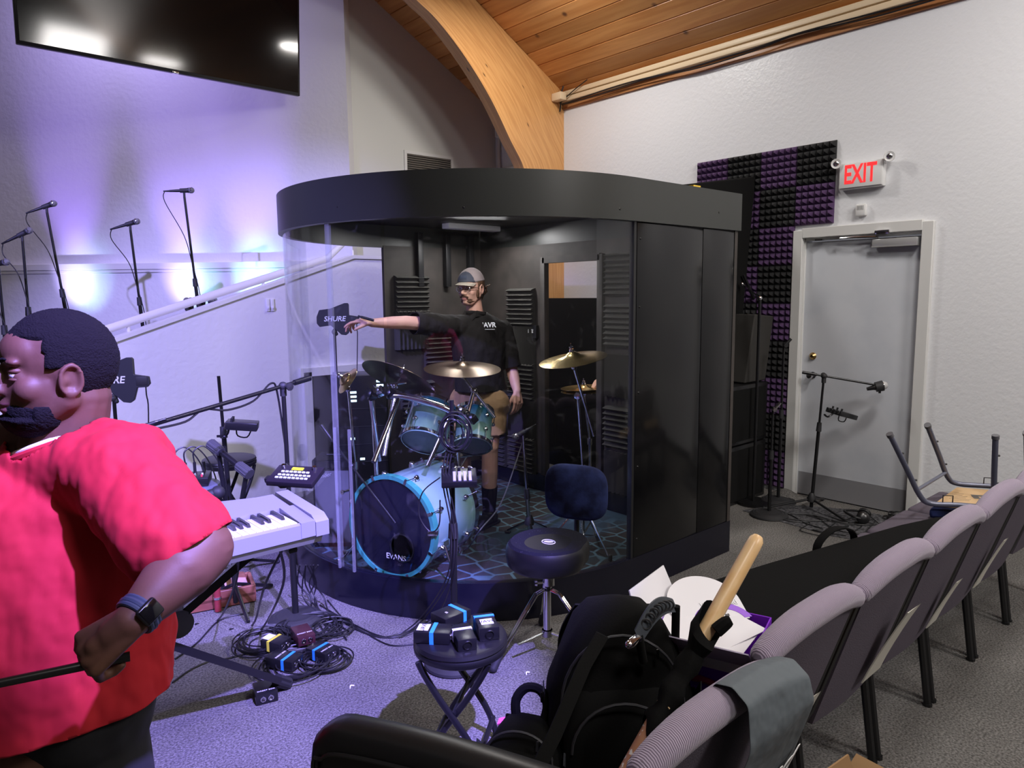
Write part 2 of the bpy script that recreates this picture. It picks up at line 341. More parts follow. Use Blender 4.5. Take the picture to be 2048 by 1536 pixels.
# plank ceiling: boards run along the building, V grooves between them
def plank_ceiling():
    bm = bmesh.new(); uv = bm.loops.layers.uv.new('UVMap'); y0, y1 = -3.4, 12.5; pw = .162
    cs = math.hypot(1, CSL); n = int(9.2*cs/pw)
    def pt(s, off): return (XR+.06-s/cs, CZ0-CSL*.06+s*CSL/cs, off)
    nrm = V((CSL, 0, 1)).normalized()
    for i in range(n):
        s0, s1 = i*pw, (i+1)*pw; g = .006
        pr = [(s0, .010), (s0+g, 0), (s1-g, 0), (s1, .010)]
        vs = []
        for (s, o_) in pr:
            x, z, _ = pt(s, 0); vs.append((bm.verts.new((x+nrm.x*o_, y0, z+nrm.z*o_)), bm.verts.new((x+nrm.x*o_, y1, z+nrm.z*o_)), s))
        for k in range(3):
            f = bm.faces.new([vs[k][0], vs[k+1][0], vs[k+1][1], vs[k][1]])
            for lp, (u, v) in zip(f.loops, [(y0, vs[k][2]), (y0, vs[k+1][2]), (y1, vs[k+1][2]), (y1, vs[k][2])]): lp[uv].uv = (u, min(v/pw, i+.999) if k < 2 or True else v/pw)
    x, z, _ = pt(0, 0); x2, z2, _ = pt(n*pw, 0)
    a = [bm.verts.new(q) for q in ((x, y0, z+.1), (x2, y0, z2+.1), (x2, y1, z2+.1), (x, y1, z+.1))]; bm.faces.new(a)
    me = bpy.data.meshes.new('ceiling'); bm.to_mesh(me); bm.free(); me.materials.append(CEILW); o = bpy.data.objects.new('ceiling', me); COL.objects.link(o); o['kind'] = 'structure'
plank_ceiling()
# glulam arch
def arch():
    inner = [(5.02, 0), (5.02, 1.2), (5.0, 2.1), (4.95, 2.55), (4.87, 2.85), (4.70, 3.09), (4.46, 3.43), (4.17, 3.74), (3.86, 3.99), (3.58, 4.14), (3.1, 4.45), (2.2, 4.98), (0, 6.25), (-2.4, 7.6)]
    outer = [(5.43, 0), (5.43, 1.2), (5.43, 2.1), (5.43, 2.6), (5.43, 2.95), (5.43, 3.25), (5.38, 3.66), (4.95, 3.9), (4.55, 4.12), (4.15, 4.34), (3.6, 4.64), (2.6, 5.19), (.4, 6.4), (-2.2, 7.83)]
    a = smooth_pts([V((x, 0, z)) for x, z in inner], 5); o_ = smooth_pts([V((x, 0, z)) for x, z in outer], 5)
    bm = bmesh.new(); uv = bm.loops.layers.uv.new('UVMap'); s = 0; rows = []
    for i in range(len(a)):
        if i: s += (a[i]-a[i-1]).length
        r = []
        for p in (a[i], o_[i]):
            for y in (5.31, 5.445): r.append(bm.verts.new((p.x, y, p.z)))
        rows.append((r, s, (o_[i]-a[i]).length))
    for (r, s0, w0), (q, s1, w1) in zip(rows, rows[1:]):
        for (i, j, va, vb) in ((0, 2, 0, None), (1, 3, 0, None), (0, 1, 0, .13), (2, 3, 0, .13)):
            f = bm.faces.new([r[i], r[j], q[j], q[i]]); e0 = w0 if vb is None else vb; e1 = w1 if vb is None else vb
            base = 0 if vb is None else 3
            for lp, (u, v) in zip(f.loops, [(s0, base), (s0, base+e0), (s1, base+e1), (s1, base)]): lp[uv].uv = (u, v)
    bmesh.ops.recalc_face_normals(bm, faces=bm.faces[:])
    me = bpy.data.meshes.new('trim_2'); bm.to_mesh(me); bm.free(); finish(me, ARCHW, 30); o = bpy.data.objects.new('trim_2', me); COL.objects.link(o); o['kind'] = 'structure'
arch()
# fascia board and the two cable raceways along the top of the right wall
b = MB(); b.box((XR-.012, .95, 3.555), (.024, 8.7, .15)); struct('trim_3', b, FASCIA, smooth=False)
yA, yB = 5.30, -3.3
for k, z in enumerate((3.615, 3.56)):
    b = MB(); b.box((XR-.05, (yA+yB)/2, z), (.052, yA-yB, .045), bev=.006)
    t = single('cable_raceway', b, CREAM, ['cream cable raceway along the ceiling edge of the right wall, upper of two', 'cream cable raceway along the ceiling edge of the right wall, lower of two'][k], 'cable raceway')
pts = [V((XR-.085+random.uniform(-.004, .004), y, 3.525+.012*math.sin(y*3.1)+random.uniform(-.006, .006))) for y in [5.25-.3*i for i in range(28)]]
b = MB(); b.tube(pts, .006, 6, sm=3); b.tube([p+V((.012, 0, -.012+.01*math.sin(p.y*5))) for p in pts], .005, 6, sm=3)
b.tube([(XR-.1, 5.22, 3.68), (XR-.11, 5.24, 3.6), (XR-.09, 5.27, 3.5), (XR-.08, 5.29, 3.45)], .008, 6, sm=4); b.tube([(XR-.1, 4.9, 3.67), (XR-.1, 5.1, 3.6), (XR-.1, 5.27, 3.52)], .005, 6, sm=4)
single('loose_cables', b, BLACK, 'black cables pinned loosely below the cream raceways', 'cable')
q = PY(1118, 194, 5.24); b = MB(); b.box((q.x, 5.24, q.z), (.085, .13, .075), bev=.008); single('junction_box', b, CREAM, 'cream junction box at the end of the raceways on the arch', 'junction box')
b = MB(); b.box((XR-.05, 6.22, 3.42), (.1, .14, .12), bev=.01); single('wall_box', b, TRIM_WHITE, 'small white box high on wall behind the wooden arch', 'wall box')
b = MB(); b.tube([(XR-.03, 6.3, 3.4), (XR-.03, 6.3, 3.05), (XR-.03, 6.2, 3.02), (XR-.03, 5.7, 3.02)], .018, 8, sm=3); single('conduit', b, TRIM_WHITE, 'white conduit bend on the wall behind the wooden arch', 'conduit')
# return air vent on the back wall
t = thing('air_vent', 'dark louvred return air vent on the back wall above the drum booth', 'vent', (4.5, 6.38, 2.62))
b = MB(); fx0, fx1, fz0, fz1 = -.31, .31, 0, .48
for (c, s_) in (((0, 0, fz1-.015), (.62, .02, .03)), ((0, 0, .015), (.62, .02, .03)), ((-.295, 0, .24), (.03, .018, .419)), ((.295, 0, .24), (.03, .018, .419))): b.box(c, s_)
obj('vent_frame', b, TRIM_WHITE, t)
b = MB(); b.box((0, .006, .24), (.56, .004, .42)); obj('vent_backing', b, BLACK, t)
b = MB()
for i in range(20): b.box((0, -.004, .035+i*.0215), (.56, .012, .010), Euler((.5, 0, 0)).to_matrix())
obj('louvre', b, mat('brown_grey_louvre', (.2, .18, .15), .5), t)
# ramp half wall: solid wall with a sloping top beside the stage ramp
YR = 5.55
b = MB(); XZ = Matrix(((1, 0, 0, 0), (0, 0, 1, 0), (0, 1, 0, 0), (0, 0, 0, 1)))
top = [(-3.2, -.08+.0), (1.13, 1.37), (2.5, 1.83), (3.1, 2.035), (4.6, 2.035)]
b.prism([(-3.2, 0), (4.6, 0), (4.6, 1.94), (3.1, 1.94), (2.5, 1.745), (1.13, 1.29), (-2.4, .12), (-3.2, .12)], YR, YR+.11, XZ)
struct('wall_ramp', b, STAGE_WALL, smooth=False)
b = MB()
for (x0, z0, x1, z1) in ((-2.4, .12, 3.1, 1.94), (3.1, 1.94, 4.6, 1.94)):
    b.prism([(x0, z0), (x1, z1), (x1, z1+.03), (x0, z0+.03)], YR-.015, YR+.125, XZ)
struct('trim_4', b, TRIM_WHITE, smooth=False)
t = thing('handrail', 'white tube handrail rising along the sloping ramp wall', 'handrail', (1.0, YR+.1, 1.3))
b = MB(); ln = [PY(60, 707, YR+.1), PY(197, 664, YR+.1), PY(560, 547, YR+.1), PY(640, 521, YR+.1), PY(690, 506, YR+.1)]
a0 = ln[1]; a1 = ln[2]; sl = (a1-a0).normalized(); pts = [a0-sl*2.2, a1, a1+sl*.45, V((3.15, YR+.1, 2.15)), V((4.3, YR+.1, 2.15))]
b.tube(pts, .03, 12); obj('rail', b, TRIM_WHITE, t, world=True)
for i, s_ in enumerate((.2, 1.25, 2.1)):
    q = a0+sl*s_; b = MB(); b.cyl(q, (q.x, YR+.1, q.z-.16), .012); obj('bracket', b, TRIM_WHITE, t, world=True)
# framed dark recess low in the ramp wall
t = thing('equipment_hatch', 'dark framed equipment opening low in the ramp wall behind the booth glass', 'hatch', (2.95, YR-.01, 0))
x0, x1, z1 = 2.62, 3.75, 1.0
b = MB(); b.box(((x0+x1)/2, YR-.02, z1), (x1-x0+.12, .04, .07)); b.box((x0, YR-.02, z1/2), (.07, .04, z1)); obj('hatch_frame', b, TRIM_WHITE, t, world=True)
b = MB(); b.box(((x0+x1)/2+.02, YR-.006, z1/2), (x1-x0-.06, .01, z1-.02)); obj('hatch_shade', b, BLACK, t, world=True)  # flat black sheet stands in for the shade inside the opening
q = PY(540, 610, YR); t = thing('light_switch', 'white double toggle light switch on the ramp wall', 'light switch', (q.x, YR, q.z))
for k in (-.018, .018): b = MB(); b.box((k, -.005, 0), (.03, .01, .1), bev=.004); pl = obj('switch_plate', b, WHITEPL, t); b = MB(); b.box((k, -.014, -.02), (.012, .016, .02), bev=.002); obj('toggle', b, WHITEPL, pl)
# baseboards
b = MB(); b.box((XR-.006, (1.8-3.4)/2, .05), (.012, 5.2, .1)); struct('baseboard_right', b, BLACK, smooth=False)
# door
t = thing('door_1', 'grey', 'door', (XR, 0, 0)); del t['label']; del t['category']; t['kind'] = 'structure'
b = MB(); yc = (DY0+DY1)/2; w = DY1-DY0
for (c, s_) in (((XR-.012, DY1+.03, 1.045), (.05, .075, 2.09)), ((XR-.012, DY0-.03, 1.045), (.05, .075, 2.09)), ((XR-.0125, yc, 2.0665), (.053, w-.01, .075)), ((XR+.06, DY1-.006, 1.01), (.11, .02, 2.03)), ((XR+.06, DY0+.006, 1.01), (.11, .02, 2.03)), ((XR+.06, yc, 2.02), (.108, w-.03, .02))): b.box(c, s_)
obj('door_frame', b, FRAME_PAINT, t, world=True, bev=.004)
b = MB(); b.box((XR+.045, yc, 1.005), (.04, w-.03, 1.99)); leaf = obj('door_leaf', b, DOOR_PAINT, t, world=True)
b = MB(); b.box((XR+.0225, yc, .1), (.003, w-.05, .18)); obj('kick_plate', b, KICK, t, world=True)
b = MB(); q = PX(1626, 712, XR+.02); b.lathe([(.026, 0), (.028, .008), (.016, .022), (.012, .026)], (XR+.023, q.y, q.z), frame((-1, 0, 0))); obj('deadbolt', b, BRASS, t, world=True)
b = MB(); b.lathe([(.028, 0), (.026, .006), (.011, .01), (.011, .035), (.024, .045), (.027, .058), (.02, .07), (.004, .074)], (XR+.023, q.y-.005, q.z-.15), frame((-1, 0, 0))); obj('door_handle', b, CHROME, t, world=True)
b = MB(); a = PX(1745, 488, XR-.02); c = PX(1836, 488, XR-.02); b.box((XR-.01, (a.y+c.y)/2, a.z+.005), (.05, abs(a.y-c.y), .055), bev=.006); b.box((XR-.01, (a.y+c.y)/2, a.z-.022), (.053, abs(a.y-c.y), .008))
clo = obj('door_closer', b, mat('closer_silver', (.55, .55, .55), .3, metal=.5), t, world=True)
b = MB(); b.tube([(XR-.03, 2.15, 2.005), (XR-.06, 2.3, 2.01), (XR-.04, 2.42, 2.01)], .009, 8); b.box((XR-.035, 2.12, 2.035), (.05, .1, .03), bev=.004); b.box((XR-.03, 2.58, 2.01), (.03, .06, .012)); obj('closer_arm', b, CHROME, t, world=True)
# ================= EXIT SIGN =================
ex = thing('exit_sign', 'lit white exit sign with red letters and two lamp heads above the door', 'exit sign', (XR, 2.285, 2.36))
b = MB(); b.box((-.03, 0, .09), (.055, .31, .185), bev=.008); obj('sign_housing', b, WHITEPL, ex)
b = MB(); b.box((-.062, 0, .092), (.008, .30, .172), bev=.003); obj('sign_face', b, WHITEPL, ex)
EXR = mat('exit_red_lit', (.8, .03, .03), .4, emit=(1, .03, .035), es=.85)
text('EXIT', .185, (XR-.067, 2.288, 2.36+.093), (0, -1, 0), (0, 0, 1), EXR, ex, bold=.004, sq=.60)
bpy.context.view_layer.update()
for sy in (1, -1):
    b = MB(); b.lathe([(.012, -.01), (.03, 0), (.036, .03), (.034, .045), (.026, .04), (.004, .034)], (-.05, sy*.185, .19), frame((-.8, -.35*1, -.1)), 20); hd = obj('lamp_head', b, WHITEPL, ex)
    b = MB(); b.cyl((-.03, sy*.15, .175), (-.045, sy*.18, .188), .012); obj('lamp_arm', b, WHITEPL, hd)
    b = MB(); c = V((-.05, sy*.185, .19))+frame((-.8, -.35, -.1)) @ V((0, 0, .04)); b.sph(c, (.022, .022, .008), frame((-.8, -.35, -.1))); obj('bulb', b, CHROME, hd)
a = thing('fire_alarm', 'small white alarm sounder on wall between exit sign and door', 'alarm', (XR, 2.285, 2.165))
b = MB(); b.box((-.02, 0, .04), (.04, .075, .085), bev=.01); obj('alarm_body', b, WHITEPL, a)
b = MB()
for i in range(5): b.box((-.041, -.02+i*.01, .055), (.003, .004, .03))
obj('grille', b, mat('grey_grille', (.3, .3, .3), .5), a)
# ================= PYRAMID FOAM TILES ON THE RIGHT WALL =================
def pyr_tile():
    m = MB(); n = 6; s = .3/n; h = .04
    m.box((0, 0, -.006), (.2995, .2995, .012))
    for i in range(n):
        for j in range(n):
            x = -.15+s*i; y = -.15+s*j; q = [m.bm.verts.new(p) for p in ((x, y, 0), (x+s, y, 0), (x+s, y+s, 0), (x, y+s, 0))]; k = m.bm.verts.new((x+s/2, y+s/2, h))
            for e in range(4): m._f([q[e], q[(e+1) % 4], k])
    me = bpy.data.meshes.new('foam_tile'); bmesh.ops.recalc_face_normals(m.bm, faces=m.bm.faces[:]); m.bm.to_mesh(me); m.bm.free(); return me
tm = {}
for k, mm in (('purple', FOAMP), ('black', FOAMB)): me = pyr_tile(); me.materials.append(mm); tm[k] = me
Rw = Matrix(((0, 0, -1), (-1, 0, 0), (0, 1, 0)))      # tile x -> +y, tile y -> +z, tile z -> -x
rown = ['top', 'second', 'third', 'fourth', 'fifth', 'sixth', 'seventh', 'eighth', 'lowest']
coln = ['farthest left', 'second from the left', 'third from the left', 'fourth, beside the exit sign']
for r in range(9):
    for c in range(4):
        if c == 3 and r > 1: continue
        col = 'purple' if (r+c) % 2 == 0 else 'black'
        if r > 3 and c == 0: pass
        o = bpy.data.objects.new('foam_tile', tm[col]); COL.objects.link(o)
        o.location = (XR-.013, 3.69-.15-.3*c, 2.73-.15-.3*r); o.rotation_euler = Rw.to_euler()
        tag(o, '%s pyramid foam tile on right wall, %s row, %s' % (col, rown[r], coln[c]), 'foam tile', 'pyramid foam tiles on the right wall')
# ================= DRUM BOOTH =================
BX, BY, BR = 2.92, 3.58, 1.22; X2 = 3.9; FZ = .06
def arcpts(r, n=48, a0=-90, a1=-270):
    return [(BX+r*math.cos(math.radians(a0+(a1-a0)*i/n)), BY+r*math.sin(math.radians(a0+(a1-a0)*i/n))) for i in range(n+1)]
def outline(r, x2): return [(x2, BY-r)]+arcpts(r)+[(x2, BY+r)]
def band(name, ro, ri, z0, z1, m, x2o, x2i, parent, back=True):
    mb = MB(); a = outline(ro, x2o); c = outline(ri, x2i); n = len(a)
    va = [[mb.bm.verts.new((x, y, z)) for x, y in l] for l in (a, c) for z in (z0, z1)]
    oa0, oa1, ic0, ic1 = va
    rng = range(n) if back else range(n-1)
    for i in rng:
        j = (i+1) % n
        mb._f([oa0[i], oa0[j], oa1[j], oa1[i]]); mb._f([ic0[j], ic0[i], ic1[i], ic1[j]]); mb._f([oa1[i], oa1[j], ic1[j], ic1[i]]); mb._f([oa0[j], oa0[i], ic0[i], ic0[j]])
    return obj(name, mb, m, parent, world=True, ang=25)
bo = thing('drum_booth', 'round fronted drum booth with black band, clear acrylic front and black side panels', 'drum booth', (2.9, 3.58, 0))
band('base_rim', BR, BR-.04, 0, .2, RIMM, X2, X2-.04, bo)
mb = MB(); mb.prism(outline(BR-.045, X2-.045), .001, FZ); obj('booth_floor', mb, BCARPET, bo, world=True)
hb = band('header_band', BR+.012, BR-.03, 1.985, 2.2, BAND, X2+.012, X2-.03, bo)
for (px, py) in ((643, 418), (675, 414), (927, 415), (1156, 414), (1240, 418), (1438, 425)):
    # screw heads on the band
    r0 = ray(px, py); best = None
    for i in range(400):
        p = O+r0*(2.6+i*.01)
        inside = (p.y > BY-BR-.012) and (p.x > BX or (V((p.x-BX, p.y-BY)).length < BR+.012))
        if inside: best = p; break
    nn = V((p.x-BX, p.y-BY, 0)).normalized() if p.x < BX else V((0, -1, 0))
    mb = MB(); mb.lathe([(.009, 0), (.009, .002), (.005, .005), (.001, .006)], best-nn*.004, frame(nn), 10); obj('screw', mb, BOLT, hb, world=True)
mb = MB(); mb.prism(outline(BR-.04, X2-.04), 2.15, 2.19); obj('roof', mb, BLACK, bo, world=True)
# clear curved front: two overlapping sheets
def sheet(name, a0, a1, r, z0, z1, m, th=.006, n=40):
    mb = MB(); o_ = arcpts(r, n, a0, a1); i_ = arcpts(r-th, n, a0, a1); mb.prism(o_+i_[::-1], z0, z1); return obj(name, mb, m, bo, world=True, ang=25)
sheet('acrylic_front', -90, -152, BR-.012, .2, 2.0, GLASS)
sheet('acrylic_side', -153, -232, BR-.012, .2, 2.0, GLASS)
def ang_at(px, py=800, z=1.2):
    r0 = ray(px, py)
    for i in range(500):
        p = O+r0*(2.4+i*.005)
        if V((p.x-BX, p.y-BY)).length < BR: return math.degrees(math.atan2(p.y-BY, p.x-BX))
def strip(name, px, w, z0, z1, m=GLASS2, off=.0, th=.012):
    a = ang_at(px); a = a-360 if a > 0 else a; da = math.degrees(w/BR)/2
    mb = MB(); o_ = arcpts(BR+.0+off, 4, a-da, a+da); i_ = arcpts(BR-th+off, 4, a-da, a+da); mb.prism(o_+i_[::-1], z0, z1); return obj(name, mb, m, bo, world=True)
strip('joint_strip', 668, .035, .2, 1.99)
for q in (671, 700): strip('brace_strip', q, .012, .2, .95, GLASS2, .02)
strip('brace_plate', 686, .10, .2, .95, GLASS, .012, .006)
for zz in (.3, .62):
    a = math.radians(ang_at(686)); c = V((BX+BR*math.cos(a), BY+BR*math.sin(a), zz)); mb = MB(); nn = V((math.cos(a), math.sin(a), 0)); mb.cyl(c-nn*.03, c+nn*.03, .006, n=10); mb.cyl(c+nn*.024, c+nn*.03, .012, n=10); obj('bolt', mb, CHROME, bo, world=True)
# black front panels over the straight part
for x0, x1 in ((BX+.03, 3.535), (3.54, X2)):
    mb = MB(); mb.box(((x0+x1)/2, BY-BR+.012, 1.095), (x1-x0, .02, 1.79), bev=.002); pn = obj('front_panel', mb, GLOSSB, bo, world=True)
    if x0 < 3:
        for zz in (.3, .7, 1.1, 1.55, 1.9): mb = MB(); mb.lathe([(.007, 0), (.004, .004), (.001, .005)], (x0+.025, BY-BR+.002, zz), frame((0, -1, 0)), 8); obj('screw', mb, BOLT, pn, world=True)
mb = MB(); mb.box((BX+.02, BY-BR+.02, 1.1), (.02, .03, 1.8)); obj('corner_post', mb, BLACK, bo, world=True)
# right side wall with a doorway, back wall
OY0, OY1, OZ = 3.40, 3.98, 1.88
WOODB = mat('black_stained_plywood', (.035, .03, .026), .6, bump=(12, .3, .005), var=(7, (.055, .045, .04), .4, .7))
mb = MB()
for y0, y1, z0, z1 in ((BY-BR, OY0, .2, 2.0), (OY1, BY+BR, .2, 2.0), (OY0, OY1, OZ, 2.0)): mb.box((X2-.02, (y0+y1)/2, (z0+z1)/2), (.03, y1-y0, z1-z0))
sw = obj('side_wall', mb, WOODB, bo, world=True)
mb = MB()
for y in (OY0, OY1): mb.box((X2-.045, y, 1.05), (.05, .05, 1.7), bev=.004)
mb.box((X2-.045, (OY0+OY1)/2, OZ), (.05, OY1-OY0, .05)); obj('doorway_frame', mb, WOODB, bo, world=True)
mb = MB(); mb.box(((BX+X2)/2+.0, BY+BR-.02, 1.1), (X2-BX, .03, 1.8)); obj('back_wall', mb, WOODB, bo, world=True)
for px in (838, 893, 940):          # dark vertical battens near the top of the back wall
    q = PY(px, 480, BY+BR-.06); mb = MB(); mb.box((q.x, BY+BR-.06, 1.9), (.05, .05, .42), bev=.004); obj('batten', mb, BLACK, bo, world=True)
lf = PY(1000, 436, BY+BR-.3)
mb = MB(); mb.box((3.45, 4.35, 2.13), (.5, .09, .04), bev=.006); fx = obj('ceiling_light', mb, WHITEPL, bo, world=True)
# wedge foam panels inside the booth
def wedge(mm, horiz=True, w=.3, h=.3, n=8, name='acoustic_panel'):
    m = MB(); s = h/n; prof = [(-h/2, -.015)]
    for i in range(n): prof += [(-h/2+s*i+.004, .008), (-h/2+s*(i+.5), .04), (-h/2+s*(i+1)-.004, .008)]
    prof += [(h/2, -.015)]
    a = [m.bm.verts.new((-w/2, y, z)) for y, z in prof]; c = [m.bm.verts.new((w/2, y, z)) for y, z in prof]; m.bridge(a, c); m._f(a[::-1]); m._f(c)
    if not horiz: m.bm.transform(Matrix.Rotation(PI/2, 4, 'Z'))
    me = bpy.data.meshes.new(name); bmesh.ops.recalc_face_normals(m.bm, faces=m.bm.faces[:]); m.bm.to_mesh(me); m.bm.free(); me.materials.append(mm); return me
wh = wedge(FOAMG); wv = wedge(FOAMG, False)
Rb = Matrix(((1, 0, 0), (0, 0, -1), (0, 1, 0)))       # faces -y
Rs = Matrix(((0, 0, -1), (-1, 0, 0), (0, 1, 0)))      # faces -x
def foam(me, loc, R, label): o = bpy.data.objects.new('acoustic_panel', me); COL.objects.link(o); o.location = loc; o.rotation_euler = R.to_euler(); tag(o, label, 'acoustic panel', 'wedge foam panels inside the drum booth')
ybk = BY+BR-.05; xsd = X2-.05
for px, py, me, lb in ((823, 590, wh, 'at shoulder height left of the man'), (880, 700, wh, 'behind the crash cymbals'), (823, 660, wv, 'below the left shoulder height panel'), (740+95, 800, wh, 'low on the back wall behind the toms')):
    q = PY(px, py, ybk); foam(me, q, Rb, 'grey wedge foam on booth back wall, '+lb)
for y, z, me, lb in ((4.24, 1.52, wh, 'upper one right of the man'), (4.24, .93, wh, 'at waist height beside the man'), (4.24, .33, wh, 'lowest, behind the small mic stand'), (4.24, 1.22, wv, 'between the upper two horizontal ones'), (4.24, .63, wv, 'above the lowest one'), (4.60, .93, wv, 'just behind the man at waist height'), (4.6, .33, wh, 'in the corner behind his legs'), (4.6, 1.22, wh, 'in the corner behind his chest'),
                     (3.2, 1.75, wh, 'top one right of the booth doorway'), (3.2, 1.40, wh, 'second one right of the booth doorway'), (3.2, 1.05, wv, 'third one right of the booth doorway'), (3.2, .68, wh, 'fourth one right of the booth doorway'), (3.2, .36, wv, 'lowest one right of the booth doorway')):
    foam(me, (xsd, y, z), Rs, 'grey wedge foam on booth side wall, '+lb)
# wall things inside the booth
q = PX(1067, 658, X2-.035); t = thing('power_outlet', 'black double power outlet on booth side wall with two white prongs', 'power outlet', (X2-.035, q.y, q.z-.06))
mb = MB(); mb.prism([(-.06, -.01), (.06, -.01), (.06, .09), (-.06, .09)][::-1], 0, .03, Matrix(((0, 0, -1, 0), (1, 0, 0, 0), (0, 1, 0, 0), (0, 0, 0, 1)))); mb.box((-.02, 0, -.02), (.03, .06, .03)); obj('outlet_box', mb, BLACK, t)
for k in (-.025, .025): mb = MB(); mb.box((-.033, k, .045), (.01, .01, .028)); mb.box((-.033, k+.006, .057), (.01, .018, .007)); obj('prong', mb, WHITEPL, t)
# stage uplights
UP = []
for i, (px, col, col2) in enumerate(((45, (.5, .42, 1), (.45, .8, 1)), (285, (.48, .36, 1), (.3, .85, 1)), (440, (.35, .75, 1), (.3, .9, 1)), (160, (.4, .3, 1), None), (540, (.4, .35, 1), None))):
    r0 = ray(px, 560); nn = V((.70711, .70711, 0)); t_ = (nn.dot(c0)-.75)/(nn.dot(r0)); p = O+r0*t_; p.z = .9
    if col2 is None: continue
    UP.append((p.copy(), col, col2))
    t = thing('stage_uplight', ['black floor uplight at the foot of the stage wall, leftmost', 'black floor uplight at the foot of the stage wall, centre', 'black floor uplight at the foot of the stage wall, rightmost'][i], 'stage light', p, group='stage uplights')
    mb = MB(); mb.cyl((0, 0, .05), (.02, .02, .17), .05, .055, 16); obj('lamp_can', mb, BLACKM, t)
    mb = MB(); mb.box((0, 0, .01), (.12, .12, .02)); mb.box((.04, -.04, .06), (.012, .012, .1)); mb.box((-.04, .04, .06), (.012, .012, .1)); obj('lamp_yoke', mb, BLACKM, t)
    mb = MB(); mb.cyl((.021, .021, .172), (.0215, .0215, .174), .045, n=16); obj('lamp_lens', mb, LED, t)
# ================= GEAR HELPERS =================
def stand(label, loc, h, base='tripod', boom=None, tail=.12, group=None, name='microphone_stand', rz=0, r=.011, metal=BLACKM, spread=.3, lean=None, collar=.55):
    """pole stand; boom = vector from the pole head to the tip. returns (root, tip)"""
    t = thing(name, label, 'microphone stand', loc, group=group); top = V((0, 0, h)) if lean is None else V(lean)
    if base == 'round':
        b = MB(); b.lathe([(.13, 0), (.135, .006), (.132, .016), (.11, .028), (.105, .026), (.09, .032), (.085, .030), (.06, .036), (.02, .04)], n=32); obj('round_base', b, RUBBER, t)
    elif base == 'tripod':
        for k in range(3):
            a = rz+k*2*PI/3; e = V((math.cos(a)*spread, math.sin(a)*spread, .012)); b = MB(); b.cyl((math.cos(a)*.02, math.sin(a)*.02, .09), e, .009, n=8); lg = obj('leg', b, metal, t)
            b = MB(); b.caps(e-V((math.cos(a)*.02, math.sin(a)*.02, 0)), e, .012, .012, 8); obj('rubber_foot', b, RUBBER, lg)
        b = MB(); b.lathe([(.018, .07), (.032, .075), (.032, .1), (.02, .13), (.014, .14)], n=12); obj('leg_hub', b, RUBBER, t)
    m1 = V((0, 0, .03)); d = (top-m1); mid = m1+d*collar
    b = MB(); b.cyl(m1, mid, r*1.25, n=12); b.cyl(mid, top, r*.85, n=12); obj('pole', b, metal, t)
    b = MB(); u = d.normalized(); b.cyl(mid-u*.035, mid+u*.03, r*1.9, r*1.6, n=12); obj('clutch', b, RUBBER, t)
    tip = V(loc)+top
    if boom is not None:
        bv = V(boom); bu = bv.normalized(); b = MB(); b.cyl(top-bu*tail, top+bv, r*.75, n=10); b.cyl(top-bu*tail, top-bu*(tail-.1), r*1.15, n=10); bo_ = obj('boom_arm', b, metal, t)
        b = MB(); b.sph(top, (.022, .022, .022), u=12, v=8); b.cyl(top-V((0, 0, .05)), top, .016, n=10); s = bu.cross(V((0, 0, 1))).normalized(); b.cyl(top-s*.0, top-s*.045, .007); b.lathe([(.004, 0), (.02, .003), (.02, .012), (.004, .015)], top-s*.045, frame(-s), 10); obj('boom_clamp', b, RUBBER, t)
        tip = tip+bv
    return t, tip
def mic(label, p, d, L=.16, group=None, ball=.025, body=.0115, bm=BLACK, gm=None, name='microphone', cat='microphone'):
    """handheld microphone centred on its clip at p, pointing along d"""
    d = V(d).normalized(); R = frame(d); t = thing(name, label, cat, p, group=group)
    b = MB(); b.lathe([(body*.8, -L*.62), (body*.85, -L*.5), (body, -L*.3), (body*1.15, 0), (ball*.85, L*.2)], R=R, n=14); obj('mic_body', b, bm, t)
    b = MB(); b.sph(d*(L*.3), (ball, ball, ball*1.05), R, 14, 10); g = obj('mic_grille', b, gm or mat_grille, t)
    b = MB(); b.lathe([(ball*1.03, L*.3-.003), (ball*1.03, L*.3+.003)], R=R, n=14); obj('grille_band', b, CHROME, g)
    b = MB(); b.lathe([(body*1.5, -.03), (body*1.6, .02)], R=R, n=12); b.cyl((0, 0, -.012), (0, 0, -.05), .009, n=8); obj('mic_clip', b, RUBBER, t)
    b = MB(); b.cyl(-d*(L*.62), -d*(L*.62+.045), body*.75, body*.5, n=10); obj('xlr_plug', b, BLACKM, t)
    return t
mat_grille = mat('mic_grille_mesh', (.22, .22, .24), .4, metal=.8, bump=(900, 1, .002))
def cable(pts, label, r=.0035, group=None, m=None, name='cable', sm=6):
    b = MB(); b.tube(pts, r, 6, sm=sm); return single(name, b, m or BLACK, label, 'cable', group)
def coil(c, r, n, tilt, label, t=.0035, jit=.02, group=None, m=None, flat=.02, name='cable_coil', ell=1, x_=None):
    b = MB(); R = Euler(tilt).to_matrix()
    for k in range(n):
        rr = r*(1-.3*random.random()); o_ = V((random.uniform(-jit, jit), random.uniform(-jit, jit), .004+flat*k/n))
        pts = [V(c)+R @ (o_+V((math.cos(a)*rr*ell, math.sin(a)*rr, random.uniform(0, .006)))) for a in [2*PI*i/14+k for i in range(14)]]
        b.tube(pts, t, 5, sm=3, closed=True)
    if x_: b.tube(x_, t, 5, sm=5)
    return single(name, b, m or BLACK, label, 'cable coil', group)
